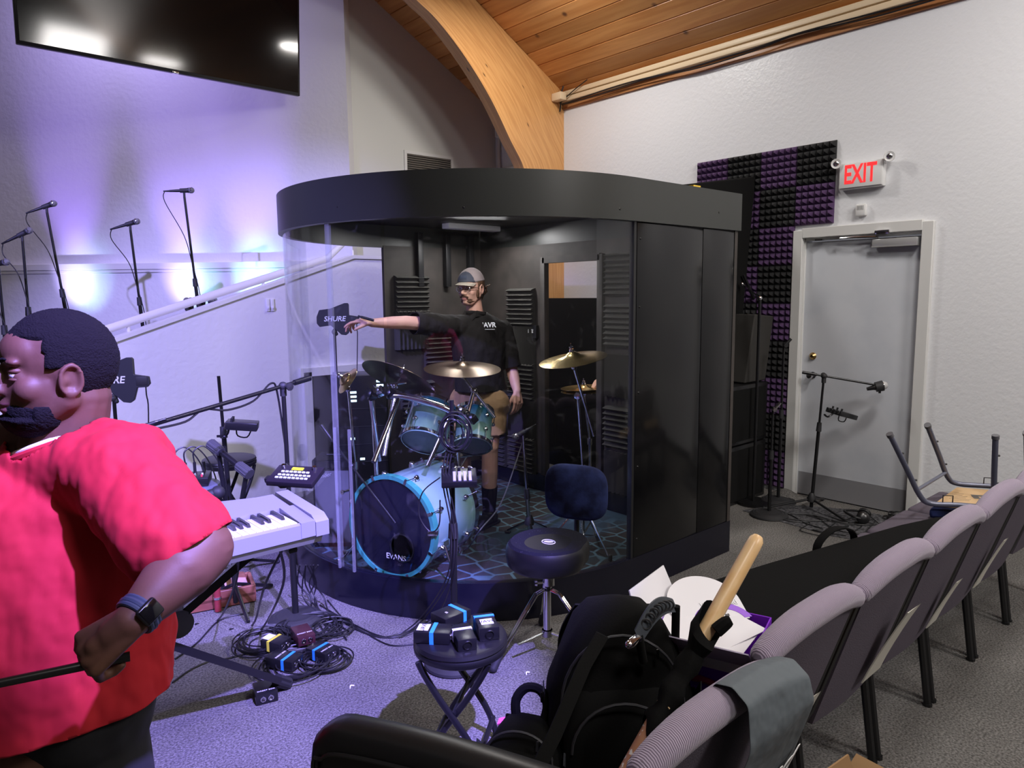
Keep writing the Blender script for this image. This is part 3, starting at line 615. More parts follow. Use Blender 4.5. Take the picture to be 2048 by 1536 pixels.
def di_box(label, loc, rz, tape=None, writ=None, L=.13, Wd=.085, H=.045, tilt=(0, 0), group='direct boxes', body=None, jx=2, ring=False, small='DIRECT BOX'):
    R = (Matrix.Rotation(rz, 3, 'Z') @ Euler((tilt[0], tilt[1], 0)).to_matrix()); t = thing('direct_box', label, 'direct box', loc, R=R, group=group)
    b = MB(); b.box((0, 0, H/2), (L, Wd, H), bev=.003); obj('case', b, body or BLACKM, t)
    for k in range(jx):
        y = (k-(jx-1)/2)*.03; b = MB(); b.lathe([(.011, 0), (.011, .003), (.007, .004), (.006, -.002)], (L/2, y, H*.5), frame((1, 0, 0)), 14); obj('jack', b, CHROME if not ring else BLACK, t)
    if ring: b = MB(); b.lathe([(.014, 0), (.016, .003), (.013, .005), (.012, .002)], (L/2, 0, H*.5), frame((1, 0, 0)), 18); obj('xlr_socket', b, BOLT, t)
    if tape:
        m_, x = tape; b = MB(); b.box((x, 0, H/2), (.014, Wd+.002, H+.002)); obj('tape_strip', b, m_, t)
    if writ:
        s, x = writ; b = MB(); b.box((x, 0, H+.0008), (.04, Wd*.62, .001)); lb = obj('paper_label', b, WHITEP, t); me = text_mesh(s, .024, .0004); M = Matrix.Rotation(PI/2, 4, 'Z'); M.translation = (x, 0, H+.0018); me.transform(M); me.materials.clear(); me.materials.append(BLACK); o = bpy.data.objects.new('lettering', me); COL.objects.link(o); o.parent = lb
    elif small:
        me = text_mesh(small, .012, .0003); M = Matrix.Rotation(PI/2, 4, 'Z'); M.translation = (.03 if tape is None or tape[1] < .02 else -.02, 0, H+.0006); me.transform(M); me.materials.clear(); me.materials.append(TEXTW); o = bpy.data.objects.new('lettering', me); COL.objects.link(o); o.parent = t
    return t
def small_mixer(label, c, R, w=.16, d=.13, h=.035, knobs=True, leds=False, name='headphone_mixer', extra=None):
    """R columns: x right, y back, z up"""
    t = thing(name, label, 'mixer', c, R=R)
    b = MB(); b.box((0, 0, h/2), (w, d, h), bev=.005); obj('mixer_body', b, BLACKM, t)
    if knobs:
        for i in range(3):
            b = MB(); b.cyl((-w*.3+i*w*.3, d*.32, h), (-w*.3+i*w*.3, d*.32, h+.018), .007, n=10); obj('knob', b, BLACK, t)
        b = MB()
        for i in range(4):
            for j in range(2): b.lathe([(.008, 0), (.008, .004), (.004, .004)], (-w*.36+i*w*.24, d/2, h*.35+j*.014), frame((0, 1, 0)), 10)
        obj('jack_row', b, CHROME, t)
    return t
# ================= TELEVISION =================
yt = 6.36; a = PY(33, 88, yt); c = PY(600, 192, yt); x0, x1, zb = a.x, c.x, (a.z+c.z)/2; tw = x1-x0; th = tw*.565
tv = thing('television', 'large black flat television hung high in front of the stage wall', 'television', ((x0+x1)/2, yt, zb), R=Euler((.085, 0, 0)).to_matrix())
mb = MB(); mb.box((0, .02, th/2), (tw, .045, th), bev=.006); obj('tv_housing', mb, BLACKM, tv)
mb = MB(); mb.box((0, -.004, th/2+.004), (tw-.04, .006, th-.045)); obj('tv_screen', mb, SCREEN, tv)
mb = MB(); mb.box((0, -.002, .004), (.05, .02, .02), bev=.004); obj('sensor_nub', mb, CHROME, tv)
mb = MB(); mb.cyl((0, .1, th*.5), (0, .1, 2.2), .03); mb.box((0, .07, th*.5), (.5, .06, .3)); obj('ceiling_mount', mb, BLACKM, tv)
# ================= VOCAL MICS ON THE STAGE =================
SZ = .9
def stage_mic(px, py, lb, lbm, md, foot_px=None, y=6.15, dirc=(1, -.5, .2), boom=False, z=SZ):
    tp = PY(px, py, y) if y else None; d = camdir(*dirc)
    hgt = tp.z-SZ-.05; fx = tp.x+(.0 if foot_px is None else foot_px)
    t, tip = stand(lb, (fx, tp.y, SZ), hgt, 'round', lean=(tp.x-fx, 0, hgt), group='vocal microphone stands')
    m = mic(lbm, tp, d, .17, group='vocal microphones')
    q = tp-d*.14; sx = lambda f_: fx+(tp.x-fx)*f_
    cable([q, q+V((-.005, 0, -.08)), V((sx(.80)-.05, tp.y-.03, SZ+hgt*.80)), V((sx(.66)-.012, tp.y-.022, SZ+hgt*.66)), V((sx(.5)+.018, tp.y-.022, SZ+hgt*.5)), V((sx(.3)+.02, tp.y-.022, SZ+hgt*.3)), V((fx+.03, tp.y-.03, SZ+.06))], 'thin black cable hanging down '+lb.split(' with')[0].replace('black microphone stand', 'the stand'), .0035, 'microphone stand cables')
stage_mic(368, 381, 'black microphone stand nearest the ramp and booth', 'microphone on top of the rightmost stage stand', 1, y=6.05, dirc=(1, -.12, .3), foot_px=.09)
stage_mic(260, 447, 'black microphone stand in front of the middle uplight', 'microphone with red ring on the middle stage stand', 1, y=6.2, dirc=(1, -.38, .2), foot_px=.06)
stage_mic(93, 412, 'tall black microphone stand behind the head of the man in red', 'microphone on the tall stage stand, second from the left', 1, y=6.5, dirc=(1, -.5, .3), foot_px=.12)
stage_mic(44, 468, 'black microphone stand in front of the leftmost uplight', 'microphone on the stand before the leftmost uplight', 1, y=6.2, dirc=(1, -.6, .2), foot_px=-.01)
stage_mic(-4, 527, 'short black microphone stand at the left photo edge', 'microphone grille peeking in at the left photo edge', 1, y=6.0, dirc=(1, -.2, .1))
# holder with upright microphones on a stand just above the ramp wall
q = PY(404, 640, 6.0)
t = thing('microphone_holder', 'black holder tray of upright microphones behind the sloping ramp wall', 'microphone holder', (q.x, 6.0, SZ))
mb = MB(); mb.box((0, 0, q.z-SZ-.06), (.30, .10, .16), bev=.005); mb.cyl((0, 0, .02), (0, 0, q.z-SZ-.1), .015); mb.cyl((0, 0, 0), (0, 0, .02), .14); obj('holder_box', mb, BLACK, t)
for i in range(6):
    p = V((q.x-.115+.046*i, 6.0+(.02 if i % 2 else -.02), q.z+.11)); mic('silver grilled microphone standing upright in the holder tray', p, (0, 0, 1), .16, 'microphones in the holder', .024)
# ================= ANTENNA PADDLES =================
def paddle(c, w, label, rz, txt='SHURE', hz=.34, zpole=0, tx=0.02):
    t = thing('antenna_paddle', label, 'antenna', (c.x, c.y, zpole), rz)
    pl = [(-.5, .10), (-.42, .30), (-.1, .34), (.32, .5), (.42, .5), (.45, .46), (.45, .14), (.74, .09), (.76, -.06), (.70, -.13), (.5, -.14), (.42, -.4), (.34, -.46), (.2, -.44), (.1, -.34), (-.1, -.16), (-.42, -.2), (-.5, -.1)]
    mb = MB(); h = c.z-zpole; mb.prism([(x*w, y*w) for x, y in pl], -.012, .012, Matrix(((1, 0, 0, 0), (0, 0, 1, 0), (0, 1, 0, h), (0, 0, 0, 1)))); bp = obj('paddle', mb, mat('dark_antenna_plastic', (.025, .026, .032), .45), t, bev=.003)
    text(txt, w*.21, (tx*w, -.013, h+.03*w), (1, 0, 0), (0, 0, 1), TEXTW, t, shear=.2, world=False, bold=.001)
    mb = MB(); mb.box((.6*w, 0, h), (.24*w, .03, .2*w), bev=.006); obj('connector_block', mb, RUBBER, bp)
    mb = MB(); mb.cyl((.0, 0, .02), (.0, 0, h-.3*w), .011); mb.lathe([(.13, 0), (.13, .015), (.05, .03)], n=24); obj('stand_pole', mb, BLACKM, t)
    mb = MB(); mb.caps((.05*w, 0, h-.42*w), (.0, 0, h-.3*w), .014, .014); mb.sph((0, 0, h-.36*w), .022); obj('swivel_clamp', mb, RUBBER, t)
    mb = MB(); mb.tube([(.66*w, 0, h-.12*w), (.66*w, 0, h-.3*w), (.66*w, .01, h-.7*w), (.5*w, .02, h*.4), (.2*w, .04, .06)], .004, 6, sm=4); obj('antenna_cable', mb, BLACK, t)
    return t
p = D(225, 763, 4.35); paddle(p, .29, 'black antenna paddle with white lettering beside the head of the man in red', -.62, tx=-.06)
p = PY(668, 640, 5.1); paddle(p, .26, 'black antenna paddle seen through the left of the booth acrylic', -.55, tx=.02)
# ================= LEFT SIDE: STANDS, STOOLS, MIXERS =================
def stool(label, c, zt, r=.165, m=VINYL, legm=BLACKM, rz=0, name='folding_stool'):
    t = thing(name, label, 'stool', (c[0], c[1], 0), rz)
    mb = MB(); mb.lathe([(r*.9, zt-.055), (r*.99, zt-.045), (r, zt-.035), (r*1.0, zt-.028), (r*.98, zt-.022), (r, zt-.015), (r*.97, zt-.004), (r*.9, zt)], n=40); obj('seat', mb, m, t)
    for s in (-1, 1):
        for k in (-1, 1):
            y = s*r*(.72 if k > 0 else .58); mb = MB(); pts = [(-k*r*.72, y, zt-.05), (-k*r*.60, y, zt*.80), (-k*r*.30, y, zt*.62), (k*r*.35, y, zt*.28), (k*r*.62, y, .012)]
            mb.tube(pts, .0115, 10, sm=4); mb.cyl((k*r*.62, y, 0), (k*r*.618, y, .03), .016, n=10); obj('leg', mb, legm, t)
    for k in (-1, 1):
        y = r*(.72 if k > 0 else .58); mb = MB(); x = k*r*.53; mb.cyl((x, -y, zt*.18), (x, y, zt*.18), .010, n=8); obj('rung', mb, legm, t)
    mb = MB(); mb.cyl((0, -r*.72, zt*.5), (0, r*.72, zt*.5), .008, n=8); obj('pivot_rod', mb, legm, t)
    return t
cs = G(921, 1268, .455); stool('round black folding stool holding four direct boxes', cs, .455, .163, rz=-.9)
c2 = D(458, 915, 4.55); stool('round black folding stool by the ramp wall behind the grey keyboard', c2, c2.z, .165, rz=.1)
c1 = D(380, 968, 3.75); stool('round grey stool under the small mixer left of the keyboard', c1, c1.z, .15, m=mat('grey_blue_stool', (.12, .13, .17), .4), rz=.3)
# mixer on the grey stool
Rm = Matrix((camdir(.92, .12, .3), V((0, 0, 1)).cross(camdir(.92, .12, .3)), V((0, 0, 1)))).transposed()
x_ = V((Rm.col[0].x, Rm.col[0].y, 0)).normalized(); Rm = Matrix((x_, V((0, 0, 1)).cross(x_), V((0, 0, 1)))).transposed()
t = small_mixer('small black mixer with cables and a red knob on the grey stool', (c1.x, c1.y, c1.z+.002), Rm, .2, .17, .045, knobs=False, name='audio_mixer')
for i in range(5):
    for j in range(3): mb = MB(); mb.cyl((-.075+.035*i, -.05+.035*j, .045), (-.075+.035*i, -.05+.035*j, .056), .005, n=8); obj('knob', mb, (mat('red_knob', (.8, .05, .08), .4) if (i, j) == (4, 0) else WHITEPL if j == 1 else RUBBER), t)
for i in range(4): mb = MB(); x = -.07+.045*i; mb.cyl((x, .06, .045), (x, .06, .10), .008, n=8); obj('plug', mb, BLACK, t)
for i in range(3):
    a = Rm @ V((-.07+.045*i, .06, .1))+V((c1.x, c1.y, c1.z)); cable([a, a+V((.0, 0, .06)), a+Rm @ V((.05, .02, .08)), a+Rm @ V((.11, .03, .0)), a+Rm @ V((.15, .02, -.14)), a+Rm @ V((.16, .05, -.4))], 'black cable looping out of the small mixer on the stool', .004, 'cables of the stool mixer')
# boom stand A (big, with flat controller) : base behind the keyboard
b0 = G(592, 1240, 0); topz = D(565, 765, V((b0.x, b0.y, 0)).dot(V((RM.col[2].x, RM.col[2].y, 0)))+.0)
dep = (b0-O).dot(RM.col[2]); top = D(566, 772, dep*.985); tipp = D(292, 853, 3.0); bv = tipp-top
t, tip = stand('black boom stand with long arm reaching left over the keyboard', (b0.x, b0.y, 0), top.z, 'round', boom=bv, tail=.17, lean=(top.x-b0.x, top.y-b0.y, top.z), collar=.45, r=.013)
mic('round headed microphone at the left end of the long boom arm', tipp-bv.normalized()*-.06, camdir(-1, .35, -.1), .16, ball=.033)
pts = [top-V((.0, .0, .35)), top+V((-.03, 0, -.04)), top+bv*.1+V((0, 0, .03)), top+bv*.25+V((0, 0, -.03)), top+bv*.45+V((0, 0, -.035)), top+bv*.62+V((0, 0, .0)), top+bv*.75+V((0, 0, -.03)), top+bv*.97+V((0, 0, -.02))]
cable(pts, 'black cable wrapped along the long boom arm', .005)
# flat controller with white buttons
cc = D(590, 948, 2.95); xr = camdir(.97, .0, -.2); xr = V((xr.x, xr.y, -.02)).normalized(); zz = (V((0, 0, 1))+camdir(0, 0, -1)*.38).normalized(); yy = zz.cross(xr).normalized(); zz = xr.cross(yy); Rc = Matrix((xr, yy, zz)).transposed()
t = thing('monitor_controller', 'flat black controller with rows of white buttons and yellow display beside the keyboard', 'controller', cc, R=Rc)
mb = MB(); mb.box((0, 0, -.012), (.205, .125, .024), bev=.004); obj('controller_body', mb, mat('dark_purple_black', (.018, .014, .022), .35), t)
for j, (y, xs) in enumerate(((-.032, 8), (-.012, 8), (.012, 7))):
    for i in range(xs):
        mb = MB(); mb.box((-.066+.0185*i+.003*j, y, .002), (.013, .009, .005), bev=.001); obj('button', mb, LEDK, t)
mb = MB(); mb.box((-.005, .036, .0015), (.05, .016, .003)); obj('display', mb, LEDY, t)
for x in (-.07, .07): mb = MB(); mb.cyl((x, .04, 0), (x, .04, .016), .008, n=12); obj('knob', mb, CHROME, t)
mb = MB(); mb.tube([(-.06, -.03, -.024), (-.06, -.03, -.05), (0, .0, -.055), (.07, .0, -.05), (.07, .0, -.024)], .005, 6, sm=3); hp_ = Rc.inverted() @ (V((b0.x+(top.x-b0.x)*.6, b0.y+(top.y-b0.y)*.6, cc.z-.1))-cc); mb.cyl((0, 0, -.055), hp_, .008); obj('mount_arm', mb, BLACKM, t)
mb = MB(); mb.box((-.11, -.02, -.02), (.03, .03, .02), bev=.003); obj('power_plug', mb, BLACK, t)
# boom stand B with headphone mixer and folded boom
dB = 4.05; tb = D(437, 752, dB); t, tip = stand('black stand with a small headphone mixer in front of the ramp wall', (tb.x+.03, tb.y, 0), tb.z, 'tripod', lean=(-.03, 0, tb.z), collar=.72, spread=.26)
pm = D(484, 858, dB-.02); xr = camdir(1, 0, .25); xr = V((xr.x, xr.y, 0)).normalized(); Rq = Matrix((xr, V((0, 0, 1)).cross(xr), V((0, 0, 1)))).transposed() @ Euler((.0, .12, .0)).to_matrix()
mx = small_mixer('small headphone mixer clamped to the stand by the ramp wall', pm, Rq @ Matrix.Rotation(PI/2, 3, 'Z') @ Matrix.Diagonal((1, 1, 1)), .12, .17, .045)
mb = MB(); mb.tube([(-.0, .07, -.0), (0, .08, -.04), (0, .13, -.05)], .007, 6, sm=3); mb.tube([(0, .03, -.002), (0, .02, -.04), (0, -.03, -.045), (.0, -.05, -.0)], .004, 6, sm=3); mb.sph((0, .09, -.05), .012); obj('mount_arm', mb, BLACKM, mx)
# folded black stand with ribbed grips
gA, gB = D(428, 893, 3.7), D(492, 943, 3.6)
fo = G(452, 1018, 0); fl = D(460, 1010, 3.72); fb = V((fl.x, fl.y, 0))
t = thing('folded_boom_stand', 'black folded boom stand with two ribbed grips behind the keyboard', 'microphone stand', fb)
mb = MB(); mb.cyl(gA, gB, .016, n=12); obj('boom_arm', mb, BLACKM, t, world=True)
for g_, s in ((gA, 1), (gB, -1)):
    u = (gB-gA).normalized()*s; mb = MB(); mb.cyl(g_-u*.03, g_+u*.06, .027, .024, n=16)
    for i in range(12): a = 2*PI*i/12; R = frame(u); mb.cyl(g_-u*.028+R @ V((math.cos(a)*.026, math.sin(a)*.026, 0)), g_+u*.055+R @ V((math.cos(a)*.024, math.sin(a)*.024, 0)), .004, n=6)
    obj('ribbed_grip', mb, mat('grey_rubber_grip', (.05, .05, .055), .5), t, world=True)
mb = MB(); mb.cyl(gB+V((0, 0, -.02)), fb+V((0, 0, .3)), .012); mb.cyl(fb+V((0, 0, .02)), fb+V((0, 0, .45)), .014); mb.cyl(D(437, 905, 3.7), fb+V((.0, 0, .3)), .012); obj('pole', mb, BLACKM, t, world=True)
mb = MB(); c_ = D(436, 985, 3.65); mb.sph(c_, (.035, .035, .035)); R = frame(camdir(-1, .3, -.4)); mb.lathe([(.028, 0), (.028, .05), (.024, .055)], c_, R, 16); obj('clutch_knob', mb, RUBBER, t, world=True)
for k in range(3): a = k*2.09+.4; mb = MB(); mb.cyl(fb+V((0, 0, .12)), fb+V((math.cos(a)*.26, math.sin(a)*.26, .012)), .01, n=8); obj('leg', mb, BLACKM, t, world=True)
# ================= KEYBOARD =================
KZ = .88; kr = G(656, 1026, KZ); kb = G(603, 986, KZ)
kd = .33; kx1 = kr.x-.0; ky0 = kr.y; kl = 1.3
t = thing('keyboard', 'silver grey stage keyboard with black and white keys on an X stand', 'keyboard', (kx1-kl/2, ky0+kd/2, KZ-.1))
mb = MB(); X0 = -kl/2; X1 = kl/2; prof = [(-kd/2, .03), (-kd/2, .075), (-kd/2+.01, .085), (-kd/2+.155, .085), (-kd/2+.16, .105), (kd/2-.01, .115), (kd/2, .105), (kd/2, .02), (kd/2-.02, 0), (-kd/2+.04, 0)]
def ext(mb, prof, a, c): mb.prism(prof, a, c, Matrix(((0, 0, 1, 0), (1, 0, 0, 0), (0, 1, 0, 0), (0, 0, 0, 1))))
ext(mb, [(-kd/2, .03), (-kd/2, .078), (-kd/2+.012, .084), (-kd/2+.012, .06), (-kd/2+.17, .06), (-kd/2+.17, .100), (kd/2-.01, .112), (kd/2, .10), (kd/2, .03)], X0, X1-.06); obj('keyboard_shell', mb, SILVER, t)
mb = MB(); ext(mb, [(-kd/2-.004, .028), (-kd/2-.004, .078), (-kd/2+.03, .098), (kd/2-.01, .118), (kd/2+.003, .10), (kd/2+.003, .028)], X1-.06+.012, X1); obj('end_cheek', mb, SILVER, t); mb = MB(); ext(mb, [(-kd/2-.002, .032), (-kd/2-.002, .085), (-kd/2+.168, .102), (-kd/2+.168, .032)], X1-.1, X1-.049); obj('end_block', mb, SILVER, t)
mb = MB(); ext(mb, [(-kd/2+.02, 0), (-kd/2+.004, .03), (kd/2-.004, .03), (kd/2-.03, 0)], X0, X1-.02); obj('bottom_pan', mb, mat('grey_green_pan', (.3, .31, .28), .5), t)
kw = .0235; nk = 34
xk = X1-.1-.006
for i in range(nk):
    mb = MB(); mb.box((xk-kw*(i+.5), -kd/2+.012+.073, .0765), (kw-.0012, .146, .021), bev=.001, seg=1); obj('white_key', mb, KEYW, t)
patt = [0, 1, 1, 0, 1, 1, 1]
for i in range(1, nk):
    if patt[(i+5) % 7]:
        mb = MB(); x = xk-kw*i; mb.loft([[(x-.006, -kd/2+.070, .087), (x+.006, -kd/2+.070, .087), (x+.006, -kd/2+.166, .087), (x-.006, -kd/2+.166, .087)], [(x-.0045, -kd/2+.078, .099), (x+.0045, -kd/2+.078, .099), (x+.0045, -kd/2+.166, .099), (x-.0045, -kd/2+.166, .099)]]); obj('black_key', mb, KEYB, t)
for r_ in range(4):
    for c_ in range(7 if r_ < 3 else 4):
        mb = MB(); yb = -kd/2+.19+.022*r_; mb.box((X1-.52-.028*c_-(.03 if c_ > 3 else 0), yb, .103+.0007*(yb+.0)*100*.08), (.018, .009, .006), bev=.001, seg=1); obj('panel_button', mb, mat('dark_button', (.03, .03, .04), .4) if r_ < 2 else SILVER, t)
mb = MB(); mb.prism([(X1-.06, kd/2-.01), (X1-.3, kd/2+.07), (-.1, kd/2+.13), (X0, kd/2+.16), (X0, kd/2-.01)], .03, .108); obj('rear_shell', mb, SILVER, t, bev=.004)
# X stand
t = thing('keyboard_stand', 'black folding X stand carrying the silver keyboard', 'keyboard stand', (kx1-.6, ky0+.2, 0))
zt = KZ-.1-.016; Fp = G(572, 1366, .025); Pv = PY(350, 1240, 2.62); Kp = PY(543, 1106, 2.44)
for k, (a, c_) in enumerate(((Fp, Fp+(Pv-Fp)*2.0), (V((Kp.x, Kp.y, zt)), V((Kp.x, Kp.y, zt))+(Pv-V((Kp.x, Kp.y, zt)))*((zt-.025)/(zt-Pv.z))))):
    if k == 0: c_ = V((c_.x, ky0+.18, min(c_.z, zt)))
    mb = MB(); mb.box((a+c_)/2, (.05, .028, (a-c_).length), frame(c_-a)); ar = obj('cross_arm', mb, BLACKM, t, world=True)
    lo_, hi_ = (a, c_) if a.z < c_.z else (c_, a); u = (hi_-lo_).normalized()
    mb = MB(); mb.cyl(lo_-u*.012, lo_+u*.06, .026, n=14); obj('end_cap', mb, RUBBER, ar, world=True)
    mb = MB(); mb.cyl(V((hi_.x, ky0+.04, zt)), V((hi_.x, ky0+.30, zt)), .016, n=12); obj('top_bar', mb, BLACKM, t, world=True)
mb = MB(); mb.cyl(Pv-V((0, .05, 0)), Pv+V((0, .05, 0)), .05, n=24); obj('pivot_disc', mb, RUBBER, t, world=True)
# wooden effect box with a red tube
q0 = G(440, 1238, 0); t = thing('wooden_box', 'small reddish brown wooden box with upright red tube under the keyboard', 'wooden box', (q0.x, q0.y+.12, 0), -.25)
mb = MB(); mb.box((.05, .12, .05), (.34, .22, .02)); mb.box((.05, .02, .05), (.34, .02, .09)); mb.box((.05, .22, .05), (.34, .02, .09)); mb.box((.215, .12, .05), (.02, .2, .09)); mb.box((-.11, .12, .05), (.02, .2, .09)); obj('box_body', mb, REDWOOD, t, bev=.003)
mb = MB(); mb.loft([[(.0, .1, .06), (.2, .1, .06), (.2, .23, .06), (.0, .23, .06)], [(.02, .14, .13), (.19, .14, .10), (.19, .23, .10), (.02, .23, .13)]]); obj('sloped_lid', mb, REDWOOD, t, bev=.003)
mb = MB(); mb.cyl((.03, -.02, .005), (.03, -.02, .40), .017, n=14); tb_ = obj('red_tube', mb, mat('red_tube', (.25, .03, .035), .4), t)
for z in (.07, .16): mb = MB(); mb.cyl((.03, -.02, z), (.03, -.02, z+.012), .020, n=14); obj('tube_ring', mb, CHROME, tb_)
# ================= DIRECT BOXES =================
SZT = .456
def onstool(px, py, **k): p = G(px, py, SZT); return p
def camrz(dx, dz=0): d = camdir(dx, 0, dz); return math.atan2(d.y, d.x)
p = onstool(868, 1278); di_box('direct box with white label and blue tape, left on the stool', (p.x, p.y, SZT), camrz(.95, -.12), (BLUET, .0), ('UAVR', -.035), L=.125, Wd=.075, H=.04)
p = onstool(902, 1240); di_box('direct box with slanted label and blue tape, back of the stool', (p.x, p.y, SZT), camrz(.8, .8), (BLUET, .03), None, L=.12, Wd=.085, H=.035, small='DI')
p = onstool(927, 1285); di_box('direct box with torn blue writing and round socket, front of the stool', (p.x, p.y, SZT), camrz(.30, -1), (WHITEP, -.02), None, L=.12, Wd=.065, H=.04, ring=True, jx=0, small='')
p = onstool(972, 1265); di_box('direct box with white label and round socket, right on the stool', (p.x, p.y, SZT), camrz(.25, -1), (BLUET, -.035), ('UAVR', .012), L=.12, Wd=.07, H=.045, ring=True, jx=0)
p = G(537, 1400); di_box('black direct box lying alone on the carpet in front of the stand', (p.x, p.y+.03, 0), camrz(.45, -.9), None, None, L=.11, Wd=.085, H=.045)
p = G(553, 1308); di_box('black direct box with a yellow stripe in the cable pile', (p.x, p.y, .03), camrz(.9, -.4), (YELT, -.01), ('', -.04), L=.11, Wd=.08, H=.045)
p = G(607, 1293); di_box('dark maroon direct box without tape in the cable pile', (p.x, p.y, .035), camrz(.5, -.8), None, None, L=.13, Wd=.08, H=.045, body=mat('maroon_black_case', (.05, .015, .02), .35))
p = G(570, 1335); di_box('direct box with blue stripe nearest the stand foot', (p.x, p.y, .012), camrz(.95, -.35), (BLUET, .02), None, L=.14, Wd=.085, H=.045)
p = G(645, 1318); di_box('direct box with blue stripe at the right of the cable pile', (p.x, p.y, .012), camrz(.85, -.5), (BLUET, -.01), None, L=.12, Wd=.085, H=.045)
# cable coils round the boxes and loose cables on the floor
for i, (px, py, r_, n_, lb) in enumerate(((530, 1290, .13, 9, 'coiled black cable left of the yellow striped box'), (590, 1335, .15, 9, 'coiled black cable under the blue striped boxes'), (655, 1322, .11, 7, 'coiled black cable round the rightmost floor box'), (615, 1262, .15, 8, 'coiled black cable at the foot of the boom stand'), (672, 1262, .10, 4, 'loose black cable loop at the booth base'))):
    p = G(px, py); coil((p.x, p.y, .002), r_, n_, (0, 0, 0), lb, group=None, jit=.03, flat=.03)
def floor_cable(px, lb, r=.004, z=.005, g=None): cable([G(x, y, z) for x, y in px], lb, r, g)
floor_cable([(345, 1365), (380, 1340), (420, 1322), (450, 1318), (520, 1300), (560, 1290)], 'black cable on carpet between the man and the pile')
floor_cable([(350, 1318), (395, 1285), (440, 1240), (500, 1225)], 'black cable running under the X stand towards the wooden box')
floor_cable([(640, 1225), (680, 1240), (720, 1262), (770, 1275), (820, 1262), (880, 1228), (905, 1215)], 'black cable from booth base to the foot of the mixer stand')
floor_cable([(640, 1210), (670, 1228), (710, 1250), (760, 1272), (800, 1272), (860, 1245)], 'second black cable curving past the booth base')
floor_cable([(655, 1200), (690, 1240), (730, 1265), (780, 1290), (830, 1288)], 'thin black cable reaching the stool from the booth base', .003)
for k, (a, b_, c_) in enumerate((((476, 1105), (470, 1170), (436, 1240)), ((570, 1090), (530, 1170), (505, 1250)), ((558, 1092), (566, 1170), (520, 1262)))):
    P0 = D(*a, 2.45); P1 = D(*b_, 2.7); P2 = G(*c_, .005); cable([P0, P1, P2, P2+V((-.1, .03, 0))], 'black cable hanging from the underside of the keyboard to the floor', .005, 'cables hanging from the keyboard')
for k in range(7):
    x = 604+k*5; z_ = random.uniform(.1, .35); p0 = G(x, 1100+k*6, .02); pts = [G(x+random.uniform(-8, 8), 1130, .25-.0*k), G(x+random.uniform(-14, 10), 1165, .13), G(x+random.uniform(-8, 16), 1195, .05), G(x+18+random.uniform(-8, 8), 1225, .008), G(x+40+random.uniform(-10, 30), 1270+random.uniform(-10, 10), .006)]
    cable(pts, 'black cable in the tangle against the left side of the booth base', .004, 'cables tangled against the booth base')
for px, py in ((1053, 1350), (700, 1377), (1062, 1382)):
    p = G(px, py, .002); mb = MB(); mb.tube([p, p+V((.01, .012, .004)), p+V((.022, .004, .002))], .003, 5, sm=3); single('paper_scrap', mb, WHITEP, {1053: 'curled white scrap on the carpet near the drum throne', 700: 'white scrap on the carpet between direct box and stool', 1062: 'tiny white scrap on the carpet below the curled one'}[px], 'scrap')
# ================= DRUM KIT (inside the booth) =================
def hv(a): return V((a.x, a.y, 0)).normalized()
TEAL = (.02, .22, .24); PALE = (.50, .62, .66)
fc = D(782, 1003, 3.92); rc = D(886, 985, 4.38); ax = hv(rc-fc); fc = V((fc.x, fc.y, FZ+.30)); BDL = .44; BDR = .272
bd = thing('bass_drum', 'pale teal bass drum with turquoise hoop and black front head', 'drum', (fc.x+ax.x*.2, fc.y+ax.y*.2, FZ))
Rd = frame(ax)
shellT = shellmat('teal_fade_lacquer', (.20, .42, .45), (.42, .58, .62), 0, 1)
nt = shellT.node_tree
mb = MB(); mb.lathe([(BDR, 0), (BDR, BDL)], fc, Rd, 56, cap=False); mb.lathe([(BDR-.006, BDL), (BDR-.006, 0)], fc, Rd, 56, cap=False); obj('shell', mb, mat('pale_teal_lacquer', (.26, .42, .40), .2, coat=.5, var=(2.2, (.10, .27, .31), .45, .75)), bd, world=True)
mb = MB(); mb.lathe([(BDR-.004, -.012), (BDR+.018, -.014), (BDR+.018, .030), (BDR+.004, .030)], fc, Rd, 56, cap=False); mb.lathe([(BDR-.004, -.012), (BDR-.004, .0)], fc, Rd, 56, cap=False); fh = obj('front_hoop', mb, mat('turquoise_hoop', (.05, .30, .25), .25, coat=.4), bd, world=True)
mb = MB(); mb.lathe([(BDR-.004, BDL-.02), (BDR+.014, BDL-.02), (BDR+.014, BDL+.022), (BDR-.004, BDL+.022)], fc, Rd, 56, cap=False); obj('rear_hoop', mb, CHROME, bd, world=True)
HEAD = glassmat('smoky_drumhead', (.30, .30, .38), .03, 1.4, .006)
mb = MB(); mb.lathe([(BDR-.004, -.004), (.075, -.004)], fc-Rd.col[1]*.0, Rd, 56, cap=False)
# front head with an offset port hole
mb.bm.free(); mb = MB(); n = 48; hc = V((.11, .11)); 
outer_ = [mb.bm.verts.new(fc+Rd @ V((math.cos(2*PI*i/n)*(BDR-.004), math.sin(2*PI*i/n)*(BDR-.004), -.004))) for i in range(n)]
hx = Rd.inverted() @ (camdir(.55, .83, 0)); hdx = V((hx.x, hx.y)).normalized()*.13
inner_ = [mb.bm.verts.new(fc+Rd @ V((hdx.x+math.cos(2*PI*i/n)*.075, hdx.y+math.sin(2*PI*i/n)*.075, -.004))) for i in range(n)]
mb.bridge(outer_, inner_); obj('front_head', mb, mat('black_drumhead', (.007, .007, .016), .16), bd, world=True)
mb = MB(); mb.torus(fc+Rd @ V((hdx.x, hdx.y, -.006)), Rd, .077, .005, 32, 6); obj('port_ring', mb, BLACKM, bd, world=True)
mb = MB(); mb.lathe([(BDR-.006, BDL+.012), (.001, BDL+.012)], fc, Rd, 48, cap=False); obj('batter_head', mb, mat('clear_drumhead', (.1, .1, .12), .2), bd, world=True)
